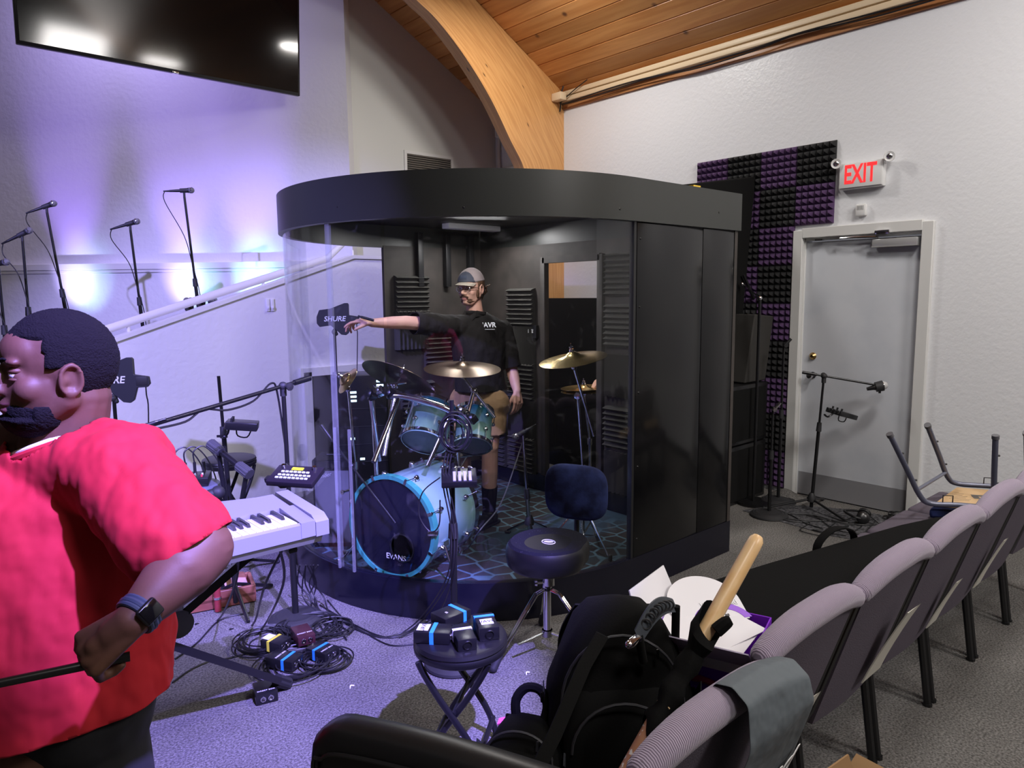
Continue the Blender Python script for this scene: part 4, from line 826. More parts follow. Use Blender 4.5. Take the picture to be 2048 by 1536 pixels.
mb = MB(); mb.lathe([(BDR-.02, .2), (.001, .2)], fc, Rd, 48, cap=False); obj('inner_baffle', mb, CLOTHB, bd, world=True)
q = fc+Rd @ V((hdx.x*.9, hdx.y*.9, -.008))
text('EVANS', .045, fc+Rd @ V((hdx.x*.4, hdx.y*1.55, -.007)), camdir(1, 0, .0)-ax*camdir(1, 0, 0).dot(ax), (0, 0, 1), TEXTW, bd)
for i in range(8):
    a = 2*PI*(i+.5)/8; rd_ = Rd @ V((math.cos(a), math.sin(a), 0))
    for z, s in ((.09, -1), (BDL-.09, 1)):
        mb = MB(); c_ = fc+ax*z+rd_*(BDR+.006); mb.lathe([(.008, -.012), (.016, 0), (.016, .012), (.008, .024)], c_, frame(rd_), 12); mb.box(c_+ax*s*.0, (.018, .018, .04), frame(ax)); lg = obj('lug', mb, CHROME, bd, world=True)
        mb = MB(); e = fc+ax*(-.012 if s < 0 else BDL+.02)+rd_*(BDR+.022); mb.cyl(c_+rd_*.008, e, .003, n=6); mb.cyl(e-ax*.006, e+ax*.006, .008, n=8); mb.box(e-rd_*.008, (.016, .03, .010), frame(ax, rd_)); obj('tension_rod', mb, CHROME, lg, world=True)
sd = ax.cross(V((0, 0, 1))).normalized()
for s in (-1, 1):
    a0 = fc+ax*.12+sd*s*(BDR-.01)+V((0, 0, -.09)); e = fc+ax*.02+sd*s*(BDR+.14); e.z = FZ+.01
    mb = MB(); mb.cyl(a0, e, .007, n=8); mb.box(a0, (.03, .03, .05), frame(ax)); mb.caps(e, e+V((0, 0, .02)), .012); obj('spur', mb, CHROME, bd, world=True)
# rack: chrome curved bar on four tubes
rk = thing('drum_rack', 'chrome curved drum rack bar with slanted tube legs above the bass drum', 'drum rack', (fc.x+ax.x*.2, fc.y+ax.y*.2, FZ))
dk = 4.0; bar = [D(775, 792, dk), D(800, 792, dk-.01), D(840, 800, dk-.02), D(880, 812, dk-.03), D(902, 822, dk-.03)]
mb = MB(); mb.tube(bar, .0195, 14, sm=5); obj('curved_bar', mb, CHROME, rk, world=True)
for (a, b_, dd) in (((742, 800), (758, 915), 4.2), ((800, 790), (750, 918), 3.75), ((790, 790), (770, 905), 3.9), ((897, 838), (858, 925), 3.95)):
    p0 = D(*a, dk); p1 = D(*b_, dd); mb = MB(); mb.cyl(p0, p1, .0125, n=12); u = (p1-p0).normalized(); t1 = p1+u*max(0, .0); mb.cyl(p1-u*.005, p1+u*.02, .014, n=12); obj('rack_leg', mb, CHROME, rk, world=True)
mb = MB(); p0 = D(782, 790, dk); pz = V((p0.x, p0.y, FZ)); 
for (px, py) in ((745, 790), (760, 783), (783, 788), (905, 830), (925, 822), (945, 838)):
    c_ = D(px, py, dk); mb = MB(); mb.box(c_, (.045, .05, .045), Euler((random.random(), random.random(), 0)).to_matrix(), bev=.006); mb.cyl(c_, c_+camdir(random.uniform(-1, 1), -1, 0)*.05, .006, n=8); mb.lathe([(.008, 0), (.02, .004), (.02, .012), (.006, .016)], c_+camdir(-.5, -.3, -1)*.03, frame(camdir(-.5, -.3, -1)), 10); obj('rack_clamp', mb, CHROME if px in (760, 925) else BLACKM, rk, world=True)
pl0 = D(745, 795, 4.15); mb = MB(); mb.cyl(pl0, (pl0.x+.02, pl0.y, FZ), .0125, n=12); mb.cyl((pl0.x+.02, pl0.y, FZ), (pl0.x+.02, pl0.y, FZ+.02), .02); obj('rack_leg', mb, CHROME, rk, world=True)
pr0 = D(915, 835, 4.25); mb = MB(); mb.cyl(pr0, (pr0.x, pr0.y, FZ), .0125, n=12); mb.cyl((pr0.x, pr0.y, FZ), (pr0.x, pr0.y, FZ+.02), .02); mb.cyl(pr0, D(902, 822, dk), .012); obj('rack_leg', mb, CHROME, rk, world=True)
mb = MB(); p = D(722, 852, 4.15)
# rack toms
def tom(label, pb, pt, r, nm):
    t = thing('rack_tom', label, 'drum', pb, R=frame(pt-pb)); L = (pt-pb).length
    mb = MB(); mb.lathe([(r, .004), (r, L-.004)], n=40, cap=False); mb.lathe([(r-.005, L-.01), (r-.005, .01)], n=40, cap=False); obj('shell', mb, shellmat('tom_fade_'+nm, (.008, .08, .10), (.22, .38, .32), 0, L), t)
    for z in (0, L):
        mb = MB(); s = 1 if z else -1; mb.lathe([(r+.003, z-s*.014), (r+.010, z-s*.012), (r+.011, z+s*.010), (r+.005, z+s*.013), (r, z+s*.012)], n=40, cap=False); obj('hoop', mb, CHROME, t)
        mb = MB(); mb.lathe([(r, z+s*.003), (.001, z+s*.003)], n=40, cap=False); obj('drumhead', mb, mat('coated_head', (.5, .5, .5), .5) if z else mat('clear_reso_head', (.1, .12, .12), .2), t)
    for i in range(6):
        a = 2*PI*(i+.3)/6; c_ = V((math.cos(a), math.sin(a), 0))
        for z, s in ((L*.3, -1), (L*.72, 1)):
            mb = MB(); mb.lathe([(.006, 0), (.013, .006), (.013, .013), (.004, .02)], c_*r+V((0, 0, z)), frame(c_), 10); e = c_*(r+.012); mb.cyl(e+V((0, 0, z)), e+V((0, 0, 0 if s < 0 else L)), .0028, n=6); mb.cyl(e+V((0, 0, (0 if s < 0 else L)-.008)), e+V((0, 0, (0 if s < 0 else L)+.008)), .006, n=6); obj('lug', mb, CHROME, t)
    return t
tom('teal fade rack tom, the larger one on the left under the crash cymbal', D(848, 882, 4.12), D(866, 815, 4.25), .130, 'a')
tom('teal fade rack tom, the smaller one on the right of the pair', D(944, 890, 4.2), D(950, 825, 4.32), .108, 'b')
# cymbals
def cymbal(label, c, r, nrm, m=CYM, group='cymbals'):
    R = frame(nrm); t = thing('cymbal', label, 'cymbal', c, R=R, group=group); mb = MB(); pr = [(.005, .026), (.02, .024), (.038, .012), (.045, .006), (r*.5, -.004), (r*.8, -.012), (r, -.02)]
    mb.lathe(pr+[(r, -.0215)]+[(a, z-.0018) for a, z in pr[::-1]], n=56, cap=False); obj('bronze_disc', mb, m, t)
    mb = MB(); mb.cyl((0, 0, .0), (0, 0, .075), .0035, n=8); mb.cyl((0, 0, .028), (0, 0, .042), .016, .013, n=12); mb.lathe([(.004, .045), (.011, .047), (.011, .055), (.004, .058)], n=10); wn_ = obj('wing_nut', mb, CHROME, t)
    return t
def cstand(label, foot, top, c, z0=FZ, tri=True, sp=.24, rz=0, pole_pts=None, group='cymbal stands', toe=True):
    t = thing('cymbal_stand', label, 'cymbal stand', (foot.x, foot.y, z0), group=group)
    mb = MB(); F = V((foot.x, foot.y, z0)); mid = F.lerp(V((foot.x, foot.y, top.z)), .98)
    lo = V((foot.x, foot.y, z0+.5)) if top.z-z0 > .7 else V((foot.x, foot.y, (z0+top.z)/2))
    mb.cyl((foot.x, foot.y, z0+.04), lo, .0125, n=12); obj('lower_tube', mb, CHROME, t, world=True)
    mb = MB(); mb.cyl(lo, top, .009, n=12); mb.cyl(lo-V((0, 0, .02)), lo+V((0, 0, .03)), .019, n=12); obj('upper_tube', mb, CHROME, t, world=True)
    mb = MB(); mb.cyl(top-V((0, 0, .02)), top+V((0, 0, .02)), .014, n=10); mb.lathe([(.004, 0), (.02, .004), (.02, .014), (.005, .018)], top, frame((-1, -.5, 0)), 10); obj('tilter', mb, CHROME, t, world=True)
    if c is not None: mb = MB(); mb.cyl(top, c, .005, n=8); obj('tilter_rod', mb, CHROME, t, world=True)
    for k in range(3):
        a = rz+k*2*PI/3; e = V((foot.x+math.cos(a)*sp, foot.y+math.sin(a)*sp, z0+.014)); mb = MB(); mb.cyl((foot.x, foot.y, z0+.30), e, .006, n=8); mb.cyl((foot.x, foot.y, z0+.09), (F+V((math.cos(a)*sp*.6, math.sin(a)*sp*.6, .13))), .005, n=8); lg = obj('leg', mb, CHROME, t, world=True)
        mb = MB(); mb.caps(e, e+V((0, 0, .02)), .012); obj('rubber_foot', mb, RUBBER, lg, world=True)
    return t
cc1 = D(800, 752, 4.15); cymbal('dark crash cymbal tilted over the left of the bass drum', cc1, .225, V((0, 0, 1))+camdir(.26, 0, .35)*.62, CYMD)
cc2 = D(925, 731, 4.2); cymbal('dark bronze crash cymbal in front of the man in the cap', cc2, .226, V((0, 0, 1))+camdir(.30, 0, -1)*.12, CYMD)
cc3 = D(1145, 712, 4.15); cymbal('bright gold ride cymbal to the right of the man', cc3, .200, V((0, 0, 1))+camdir(-.9, 0, -.6)*.20)
# boom arms
t = thing('boom_cymbal_holder', 'chrome cymbal arm clamped to the rack under the dark crash cymbals', 'cymbal stand', D(925, 822, 4.05), group='cymbal stands')
mb = MB(); a = D(924, 752, 4.2); b_ = D(990, 835, 4.12); mb.cyl(a, b_, .0085, n=10); mb.cyl(cc2, a, .006, n=8); obj('boom_rod', mb, CHROME, t, world=True)
mb = MB(); c_ = D(948, 782, 4.17); mb.cyl(c_, D(935, 830, 4.1), .012, n=10); mb.sph(c_, .02); mb.sph(a, .015); obj('post', mb, CHROME, t, world=True)
t = thing('boom_cymbal_holder', 'chrome cymbal arm holding the tilted crash over the bass drum', 'cymbal stand', D(785, 790, 4.05), group='cymbal stands')
mb = MB(); mb.cyl(cc1-V((0, 0, .01)), D(790, 775, 4.12), .007, n=8); mb.cyl(D(790, 775, 4.12), D(785, 792, 4.03), .012, n=10); mb.cyl(D(775, 770, 4.1), D(812, 765, 4.15), .009, n=8); mb.sph(D(790, 772, 4.12), .02); obj('boom_rod', mb, CHROME, t, world=True)
ft_ = G(1200, 1060, FZ); tp3 = D(1148, 735, 4.18); ftx = V((tp3.x+.10, tp3.y+.02, 0))
t = cstand('chrome stand under the gold ride cymbal', ftx, V((ftx.x-.045, ftx.y, 1.02)), None, rz=.4, sp=.25)
mb = MB(); mb.cyl(cc3, tp3, .005, n=8); mb.cyl(tp3, D(1188, 872, 4.3), .0085, n=10); mb.sph(tp3, .017); obj('boom_rod', mb, CHROME, t, world=True)
hc_ = D(1168, 776, 5.38); cymbal('small thin cymbal under the hand in the doorway, upper one of the closed pair', hc_, .175, V((0, 0, 1))+camdir(-.4, 0, 0)*.05, CYM, 'hi hat cymbals')
cymbal('small thin cymbal under the hand in the doorway, lower one of the closed pair', hc_-V((0, 0, .018)), .175, V((0, 0, -1))+camdir(-.4, 0, 0)*-.05, CYM, 'hi hat cymbals')
cstand('chrome hi hat stand just outside the booth doorway', V((hc_.x+.05, hc_.y-.02, 0)), hc_-V((.0, 0, .04)), hc_+V((0, 0, .05)), rz=1.1, sp=.22, z0=.001)
c5 = D(690, 758, 4.4); cymbal('small splash cymbal by the left acrylic joint', c5, .09, camdir(-.75, -.55, -.5), CYM)
t = cstand('thin stand holding the small splash at the left of the booth', V((c5.x+.05, c5.y, 0)), c5+V((.02, 0, -.06)), c5, rz=.3, sp=.18)
# snare drum stand and snare behind the toms (mostly hidden)
sn = D(905, 870, 4.75); t = thing('snare_drum', 'shallow chrome rimmed snare drum low behind the toms', 'drum', (sn.x, sn.y, FZ+.52))
mb = MB(); mb.lathe([(.175, 0), (.178, .01), (.172, .012), (.172, .11), (.178, .115), (.178, .13), (.17, .13)], n=40); obj('shell', mb, CHROME, t)
mb = MB(); mb.lathe([(.168, .122), (.001, .122)], n=40, cap=False); obj('drumhead', mb, mat('snare_head', (.6, .6, .6), .5), t)
for k in range(3): a = k*2.09; mb = MB(); mb.tube([(math.cos(a)*.15, math.sin(a)*.15, .0), (math.cos(a)*.05, math.sin(a)*.05, -.12), (0, 0, -.2), (math.cos(a)*.2, math.sin(a)*.2, -.51)], .007, 8); obj('stand_leg', mb, CHROME, t)
# kick pedal and mic items
pb = D(860, 1075, 4.0); pb = V((pb.x, pb.y, FZ))
t = thing('floor_tom_leg_clamp', 'chrome bracket and rubber footed post beside the bass drum', 'bracket', V((D(862, 1080, 3.85).x, D(862, 1080, 3.85).y, FZ)))
mb = MB(); b2 = D(866, 1035, 3.85); b3 = G(858, 1130, FZ); mb.box(D(868, 1062, 3.85), (.055, .03, .15), frame(camdir(0, 0, -1)) , bev=.006); mb.cyl(D(862, 1095, 3.85), V((b3.x, b3.y, FZ+.02)), .007, n=10); obj('bracket_plate', mb, CHROME, t, world=True)
mb = MB(); mb.lathe([(.014, 0), (.02, .01), (.018, .04), (.01, .05)], (b3.x, b3.y, FZ), n=14); obj('rubber_foot', mb, CHROME, t, world=True)
# mics inside
mF, mT = D(640, 850, 3.6), D(790, 1046, 3.75)
pf = G(686, 1120, FZ)
t = thing('kick_microphone_stand', 'thin black boom slanting into the bass drum port', 'microphone stand', (D(700, 930, 4.0).x, D(700, 930, 4.0).y, FZ))
mb = MB(); mb.cyl(D(650, 862, 3.95), D(790, 1046, 3.88), .006, n=8); mb.cyl(D(642, 850, 3.95), D(665, 882, 3.95), .011, n=10); obj('boom_arm', mb, BLACKM, t, world=True)
c_ = D(704, 932, 3.93); mb = MB(); mb.cyl((c_.x, c_.y, FZ+.02), c_, .009, n=10); mb.sph(c_, .018); mb.lathe([(.11, 0), (.11, .015), (.03, .03)], (c_.x, c_.y, FZ), n=20); obj('pole', mb, BLACKM, t, world=True)
c_ = G(1064, 1040, FZ); hp = D(1046, 870, 4.55); c_ = V((hp.x+.05, hp.y, FZ))
stand('short stand with microphone near the booth doorway', c_, hp.z-FZ, 'tripod', lean=(-.05, 0, hp.z-FZ), metal=CHROME, spread=.16, collar=.4)
mic('silver headed microphone on the short stand near the booth doorway', hp+V((-.02, 0, .01)), camdir(-.8, .45, -.3), .12, ball=.024)
cable([hp+V((.03, 0, .04)), D(1030, 930, 4.5), D(1000, 1010, 4.3), D(960, 1060, 4.0)+V((0, 0, 0)), G(930, 1100, FZ+.01), G(870, 1115, FZ+.01), G(760, 1130, FZ+.01), G(735, 1080, FZ+.01)], 'grey cable sweeping from the short mic stand across the booth floor', .004, m=mat('grey_cable', (.12, .12, .13), .5))
pk = G(808, 1148, FZ); t = thing('kick_pedal', 'small black foot pedal on the booth floor below the bass drum', 'pedal', (pk.x, pk.y+.05, FZ), -.3)
mb = MB(); mb.loft([[(-.05, -.06, 0), (.05, -.06, 0), (.05, .06, 0), (-.05, .06, 0)], [(-.03, -.03, .05), (.03, -.03, .05), (.03, .04, .06), (-.03, .04, .06)]]); obj('pedal_body', mb, BLACKM, t, bev=.004)
mb = MB(); mb.box((.08, .1, .03), (.2, .03, .03), bev=.004); obj('pedal_rail', mb, CHROME, t)
pk = G(805, 1118, FZ); mb = MB(); mb.box((pk.x, pk.y+.03, FZ+.022), (.1, .06, .042), Matrix.Rotation(.4, 3, 'Z'), bev=.004); single('effects_pedal', mb, BLACKM, 'small black box against the bottom of the bass drum hoop', 'pedal')
# ================= AMP, RACK =================
q = D(672, 1030, 4.5); am = thing('guitar_amplifier', 'dark guitar amplifier with script logo behind the left booth acrylic', 'amplifier', (D(672, 950, 4.55).x, D(672, 950, 4.55).y, FZ), -.70)
mb = MB(); mb.box((0, 0, .28), (.24, .24, .56), bev=.01); obj('cabinet', mb, CLOTHB, am)
mb = MB(); mb.box((0, -.122, .26), (.21, .006, .46)); obj('speaker_grille', mb, mat('grey_grille_cloth', (.10, .10, .11), .9, bump=(400, .5, .002)), am)
mb = MB(); mb.box((0, -.12, .53), (.22, .01, .04)); obj('control_panel', mb, BLACKM, am)
text('Fender', .035, (-.05, -.127, .46), (1, .0, .25), (0, 0, 1), TEXTG, am, shear=.3, world=False)
mb = MB(); mb.caps((-.05, 0, .565), (.05, 0, .565), .008); obj('handle', mb, BLACK, am)
rk2 = D(722, 830, 4.75); t = thing('equipment_rack', 'tall black equipment rack with small lit displays behind the cymbals', 'equipment rack', (rk2.x, rk2.y, FZ), -.5)
mb = MB(); mb.box((0, .15, .52), (.36, .3, 1.04), bev=.006); obj('rack_case', mb, BLACKM, t)
for (x, z, w_, n_) in ((-.05, .93, .05, 3), (.13, 1.0, .045, 2), (-.06, .62, .03, 1), (.0, .48, .03, 1)):
    for k in range(n_): mb = MB(); mb.box((x, -.003, z-.028*k), (w_, .006, .013)); obj('display', mb, LED, t)
for z in (.82, .7, .58, .46, .34): mb = MB(); mb.box((0, -.002, z), (.34, .006, .003)); obj('panel_gap', mb, RUBBER, t)
# ================= MIXER STAND IN FRONT OF THE BOOTH =================
fb = G(910, 1327, 0); db = (V((fb.x, fb.y, .6))-O).dot(RM.col[2])
ztop = D(903, 800, db).z
stand('black stand with personal mixer and coiled cable in front of the bass drum', (fb.x, fb.y, 0), ztop, 'round', collar=.5, lean=(D(903, 800, db).x-fb.x, D(903, 800, db).y-fb.y, ztop), r=.012)
pm = D(918, 948, db-.05); xr = camdir(1, 0, .1); xr = V((xr.x, xr.y, 0)).normalized(); yy = V((0, 0, 1)).cross(xr); zz = (V((0, 0, 1))-yy*.35).normalized(); yy = zz.cross(xr); Rq = Matrix((xr, yy, zz)).transposed()
mx = small_mixer('personal monitor mixer with grey faders on the stand before the booth', pm-V((0, 0, .03)), Rq, .15, .11, .03)
for i in range(4): mb = MB(); mb.box((-.02+.022*i, -.012, .0315), (.012, .07, .004)); obj('fader_strip', mb, TEXTG, mx)
mb = MB(); mb.box((0, .0, -.012), (.13, .02, .02)); obj('mount_plate', mb, BLACKM, mx)
pc = D(910, 862, db-.03); tp_ = [pc+V((0, 0, .1))]
coil(pc+V((0, 0, .0)), .085, 7, (PI/2, 0, math.atan2(camdir(1, 0, 0).y, camdir(1, 0, 0).x)), 'coil of thin black cable hanging on the stand before the booth', .003, .012, ell=.75, flat=.03)
for k, (dx, e) in enumerate(((-10, -30), (-4, -22), (2, -2))):
    cable([D(903+dx, 900, db-.04), D(895+dx, 960, db-.05), D(912+dx, 1060, db-.04), D(905+dx, 1150, db-.02), G(880+e, 1225, .12), G(840+e, 1262, .01), G(800+e, 1275, .006)], 'black cable dropping down the mixer stand to the carpet', .0032, 'cables down the mixer stand')
cable([D(880, 955, db-.02), D(845, 985, db), D(838, 1030, db), D(860, 1063, db), D(878, 1050, db-.02), D(880, 1000, db-.03)], 'thin cable loop hanging left of the personal mixer', .003)
# ================= DRUM THRONE =================
dc = G(1094, 1268, 0); dcx, dcy = 2.14, 2.20
th_ = thing('drum_throne', 'black drum throne with round saddle seat, blue velvet backrest and chrome tripod', 'drum throne', (dcx, dcy, 0))
sc_ = D(1097, 1078, 3.12); szt = .545; sx, sy = G(1097, 1082, szt).x, G(1097, 1082, szt).y
def saddle(z, k, bot=False):
    out = []
    for i in range(40):
        a = 2*PI*i/40; r_ = .188*(1-.10*math.exp(-((math.atan2(math.sin(a+PI/2-.55), math.cos(a+PI/2-.55)))/.35)**2))*k*(1+.04*math.cos(2*a)); out.append(r_ and (sx+math.cos(a)*r_, sy+math.sin(a)*r_, z))
    return out
mb = MB(); mb.loft([saddle(szt-.105, .90), saddle(szt-.09, .97), saddle(szt-.05, 1.0), saddle(szt-.02, .985), saddle(szt-.004, .94)], cap=True); obj('seat_side', mb, VINYL, th_, world=True)
mb = MB()
rings = []
for k, z in ((.94, szt-.004), (.88, szt+.006), (.75, szt+.002), (.5, szt-.006), (.2, szt-.010), (.01, szt-.011)): rings.append(saddle(z, k))
mb.loft(rings, cap=False); stp = obj('seat_top', mb, mat('black_velvet', (.006, .006, .012), .9, spec=.2, var=(140, (.06, .06, .08), .66, .72)), th_, world=True)
lp = V((sx, sy, szt-.004)); mb = MB(); mb.torus(lp, frame(V((0, 0, 1))), .032, .002, 28, 6, ry=.026); mb.tube([lp+camdir(-.8, 0, 0)*.02+V((0, 0, .001)), lp+camdir(0, 0, -1)*.008, lp+camdir(.8, 0, 0)*.02], .003, 6, sm=3); mb.tube([lp+camdir(-.8, 0, .6)*.018, lp+camdir(.8, 0, .6)*.018], .003, 6); obj('seat_emblem', mb, WHITEPL, stp, world=True)
mb = MB(); mb.cyl((dcx, dcy, .10), (dcx, dcy, .32), .018, n=18); mb.cyl((dcx, dcy, .32), (dcx, dcy, .34), .022, n=18); obj('lower_tube', mb, CHROME, th_, world=True)
mb = MB(); mb.cyl((dcx, dcy, .30), (sx, sy, szt-.12), .016, n=16); obj('upper_tube', mb, BLACKM, th_, world=True)
mb = MB(); mb.cyl((sx, sy, szt-.2), (sx, sy, szt-.105), .027, n=18); mb.cyl((sx, sy, szt-.115), (sx, sy, szt-.10), .10, n=24); hub = obj('seat_clamp', mb, CHROME, th_, world=True)
mb = MB(); c_ = V((sx, sy, szt-.19)); mb.cyl(c_, c_+camdir(-1, 0, -.2)*.06, .005, n=8); mb.lathe([(.004, 0), (.014, .004), (.012, .014)], c_+camdir(-1, 0, -.2)*.05, frame(camdir(-1, 0, -.2)), 10); obj('clamp_screw', mb, CHROME, hub, world=True)
f1 = G(1000, 1332, .02); a1 = math.atan2(f1.y-dcy, f1.x-dcx)
for k in range(3):
    a = a1+k*2*PI/3; u = V((math.cos(a), math.sin(a), 0)); ctr = V((dcx, dcy, 0)); R_ = .285
    for s in (-.007, .007):
        sd_ = u.cross(V((0, 0, 1)))*s; mb = MB(); mb.tube([ctr+u*.022+sd_+V((0, 0, .31)), ctr+u*.06+sd_+V((0, 0, .30)), ctr+u*(R_-.02)+sd_+V((0, 0, .055))], .006, 8, sm=0); obj('leg', mb, CHROME, th_, world=True)
    mb = MB(); mb.box(ctr+u*.085+V((0, 0, .10)), (.15, .012, .004), Matrix.Rotation(a, 3, 'Z') @ Euler((0, .12, 0)).to_matrix()); mb.cyl(ctr+V((0, 0, .09)), ctr+V((0, 0, .12)), .024); obj('leg_strut', mb, CHROME, th_, world=True)
    mb = MB(); mb.caps(ctr+u*(R_-.035)+V((0, 0, .07)), ctr+u*R_+V((0, 0, .02)), .014, .019); obj('rubber_foot', mb, RUBBER, th_, world=True)
bc = D(1152, 985, 3.42); bn = hv(camdir(-.20, 0, -1)); bx = bn.cross(V((0, 0, -1))); bu = V((0, 0, 1))
mb = MB(); rg = []
def brnd(w_, h_, y): 
    o_ = []
    for i in range(44):
        a = 2*PI*i/44; c_, s_ = math.cos(a), math.sin(a); x = (abs(c_)**.55)*(1 if c_ > 0 else -1)*w_; z = (abs(s_)**.62)*(1 if s_ > 0 else -1)*h_
        if z < 0: x *= 1.0
        z += -.012*(x/w_ if w_ else 0)*.8
        o_.append(bc+bx*x+bu*z+bn*(y-.35*x*x))
    return o_
mb.loft([brnd(.13, .115, -.03), brnd(.149, .132, -.022), brnd(.152, .134, 0), brnd(.148, .130, .016), brnd(.13, .112, .026), brnd(.05, .045, .030), brnd(.005, .005, .031)]); obj('backrest', mb, NAVY, th_, world=True, ang=60)
mb = MB(); mb.cyl(bc-bn*.036+V((0, 0, .05)), V((bc.x, bc.y, szt-.10))-bn*.036, .013, n=12); mb.tube([V((bc.x, bc.y, szt-.09))-bn*.036, V((bc.x, bc.y, szt-.12))-bn*.02, V((sx, sy, szt-.125))], .012, 10, sm=3); obj('backrest_post', mb, BLACKM, th_, world=True)
# ================= ROW OF CHAIRS =================
def chair_proto():
    t = thing('stacking_chair', 'x', 'chair', (0, 0, 0)); w = .50
    def yb(z): return .03-.155*((z-.30)/.5)           # back surface, leaning towards -y as it rises
    mb = MB(); rings = []
    for i in range(9):
        z = .33+.47*i/8; hw = .205+.02*i/8; cz = z; y0 = yb(z); r = []
        for k in range(9): x = -hw+2*hw*k/8; r.append((x, y0-.004-.016*math.cos(x/hw*1.3), cz))
        for k in range(9): x = hw-2*hw*k/8; r.append((x, y0+.034+.01*math.cos(x/hw*1.3), cz))
        rings.append(r)
    mb.loft(rings); obj('backrest', mb, CHAIRBACK, t)
    mb = MB(); pts = []; rad = []
    for i in range(17):
        u = -1+2*i/16; pts.append((u*.236, yb(.80)+.004-.012*(1-u*u), .798+.040*(1-abs(u+.0)**2.6))); rad.append(.036-.006*abs(u)**4)
    mb.tube(pts, rad, 14); mb.sph(pts[0], .0295, u=14, v=8); mb.sph(pts[-1], .0295, u=14, v=8)
    mb.bm.transform(Matrix.Identity(4)); obj('top_roll', mb, CHAIRROLL, t)
    mb = MB(); mb.box((0, .03-.018, .42), (.36, .014, .17), Euler((.30, 0, 0)).to_matrix(), bev=.004); obj('back_pocket', mb, CHAIRBACK, t)
    mb = MB(); mb.box((0, .27, .435), (.49, .45, .075), bev=.03, seg=3); obj('seat', mb, CHAIRBACK, t)
    for s in (-1, 1):
        x = s*.238
        mb = MB(); mb.tube([(x, yb(.79)+.006, .79), (x, yb(.6)+.006, .6), (x, yb(.4)+.006, .4), (x, .05, .30)], .0135, 8); obj('back_upright', mb, BLACKM, t)
        mb = MB(); mb.cyl((x, .055, .38), (x, 0, .0), .014, n=8); mb.cyl((x, 0, 0), (x, .0, .012), .017, n=8); obj('leg', mb, BLACKM, t)
        mb = MB(); mb.cyl((x, .42, .39), (x, .48, 0), .014, n=8); mb.cyl((x, .48, 0), (x, .48, .012), .017, n=8); obj('leg', mb, BLACKM, t)
        mb = MB(); mb.box((x, .235, .375), (.024, .42, .024)); obj('side_rail', mb, BLACKM, t)
    mb = MB(); mb.box((0, .05, .33), (.47, .024, .024)); mb.box((0, .43, .375), (.47, .024, .024)); obj('cross_rail', mb, BLACKM, t)
    return t
CHAIRROLL = ribbed('purple_grey_ribbed_roll', (.30, .245, .33), 75)
cp = chair_proto()
clabel = {-1: 'purple grey chair carrying the small backpack, only its seat showing', 0: 'purple grey stacking chair with the slate cloth over its back', 1: 'purple grey stacking chair beside the white and purple carton', 2: 'purple grey stacking chair with a slim paper in its pocket, third back from the left',
          3: 'purple grey stacking chair with the largest paper sticking out of its pocket', 4: 'purple grey stacking chair in front of the right end of the long black case', 5: 'purple grey stacking chair under the overturned chair', 6: 'purple grey stacking chair rightmost in the row'}
for k in range(0, 7):
    o = cp if k == 0 else copy_tree(cp); o.location = (1.16+.52*k, .90 if k else .835, 0); o['label'] = clabel[k]; o['group'] = 'purple grey chairs in a row'
def pocket_paper(k, x, w, h, lean, lb):
    bx_ = 1.16+.52*k+x; mb = MB(); r = []
    for i in range(6):
        z = .40+h*i/5; y = .90+.03-.155*((z-.30)/.5)-.036-lean*(i/5)**1.5
        r.append([(bx_-w/2+.03*i/5, y, z), (bx_+w/2-.01*i/5, y+.004*math.sin(i), z), (bx_+w/2-.01*i/5, y-.003, z), (bx_-w/2+.03*i/5, y-.004, z)])
    mb.loft(r); single('paper_sheet', mb, mat('cream_paper', (.62, .60, .52), .7), lb, 'paper', 'papers in the chair pockets')
pocket_paper(1, .07, .09, .17, .01, 'slim folded paper in the pocket of the chair beside the carton')
pocket_paper(2, .08, .14, .26, .03, 'large cream paper sheet curling out of a chair pocket')
pocket_paper(3, .09, .10, .19, .02, 'cream paper booklet in the chair pocket beyond the largest sheet')
pocket_paper(4, .09, .09, .22, .02, 'narrow cream paper in the pocket of the chair near the case end')
# slate cloth with script draped over the first back
mb = MB(); prof = []
x0c, x1c = 1.135, 1.375
def cl(u, s):  # u across, s along from front bottom over the roll to back bottom
    x = x0c+(x1c-x0c)*u; dz = .042*(1-abs((x-1.16)/.25)**2.2)
    path = [(.90+.02, .60), (.90-.075, .70), (.90-.085, .80+dz*.6), (.90-.112, .838+dz), (.90-.150, .846+dz), (.90-.185, .822+dz), (.90-.195, .78), (.90-.155, .66), (.90-.115, .52), (.90-.085, .41)]
    i = min(int(s*(len(path)-1)), len(path)-2); f = s*(len(path)-1)-i; y = path[i][0]*(1-f)+path[i+1][0]*f; z = path[i][1]*(1-f)+path[i+1][1]*f
    wv = .006*math.sin(u*9+s*3)*(max(0, s-.55)*2.2); flare = max(0, s-.55)*.10
    return V((x+flare*(u-.5), y-.008-abs(wv)-.004, z))
grid = [[cl(u/16, s/36) for u in range(17)] for s in range(37)]
vs = [[mb.bm.verts.new(p) for p in r] for r in grid]
for a, c_ in zip(vs, vs[1:]):
    for i in range(16): mb._f([a[i], a[i+1], c_[i+1], c_[i]])
cth = thing('slate_cloth', 'slate grey cloth with white script lettering draped over the nearest chair back', 'cloth', (1.25, .75, .4)); o = obj('cloth_panel', mb, SLATE, cth, world=True, ang=80)
sm_ = o.modifiers.new('sol', 'SOLIDIFY'); sm_.thickness = .002; ss = o.modifiers.new('sub', 'SUBSURF'); ss.levels = 1; ss.render_levels = 1
text('Reserved', .088, (1.190, .727, .630), (1, 0, .08), (0, -.30, .95), TEXTW, cth, shear=.45)
cth.location.y -= .065
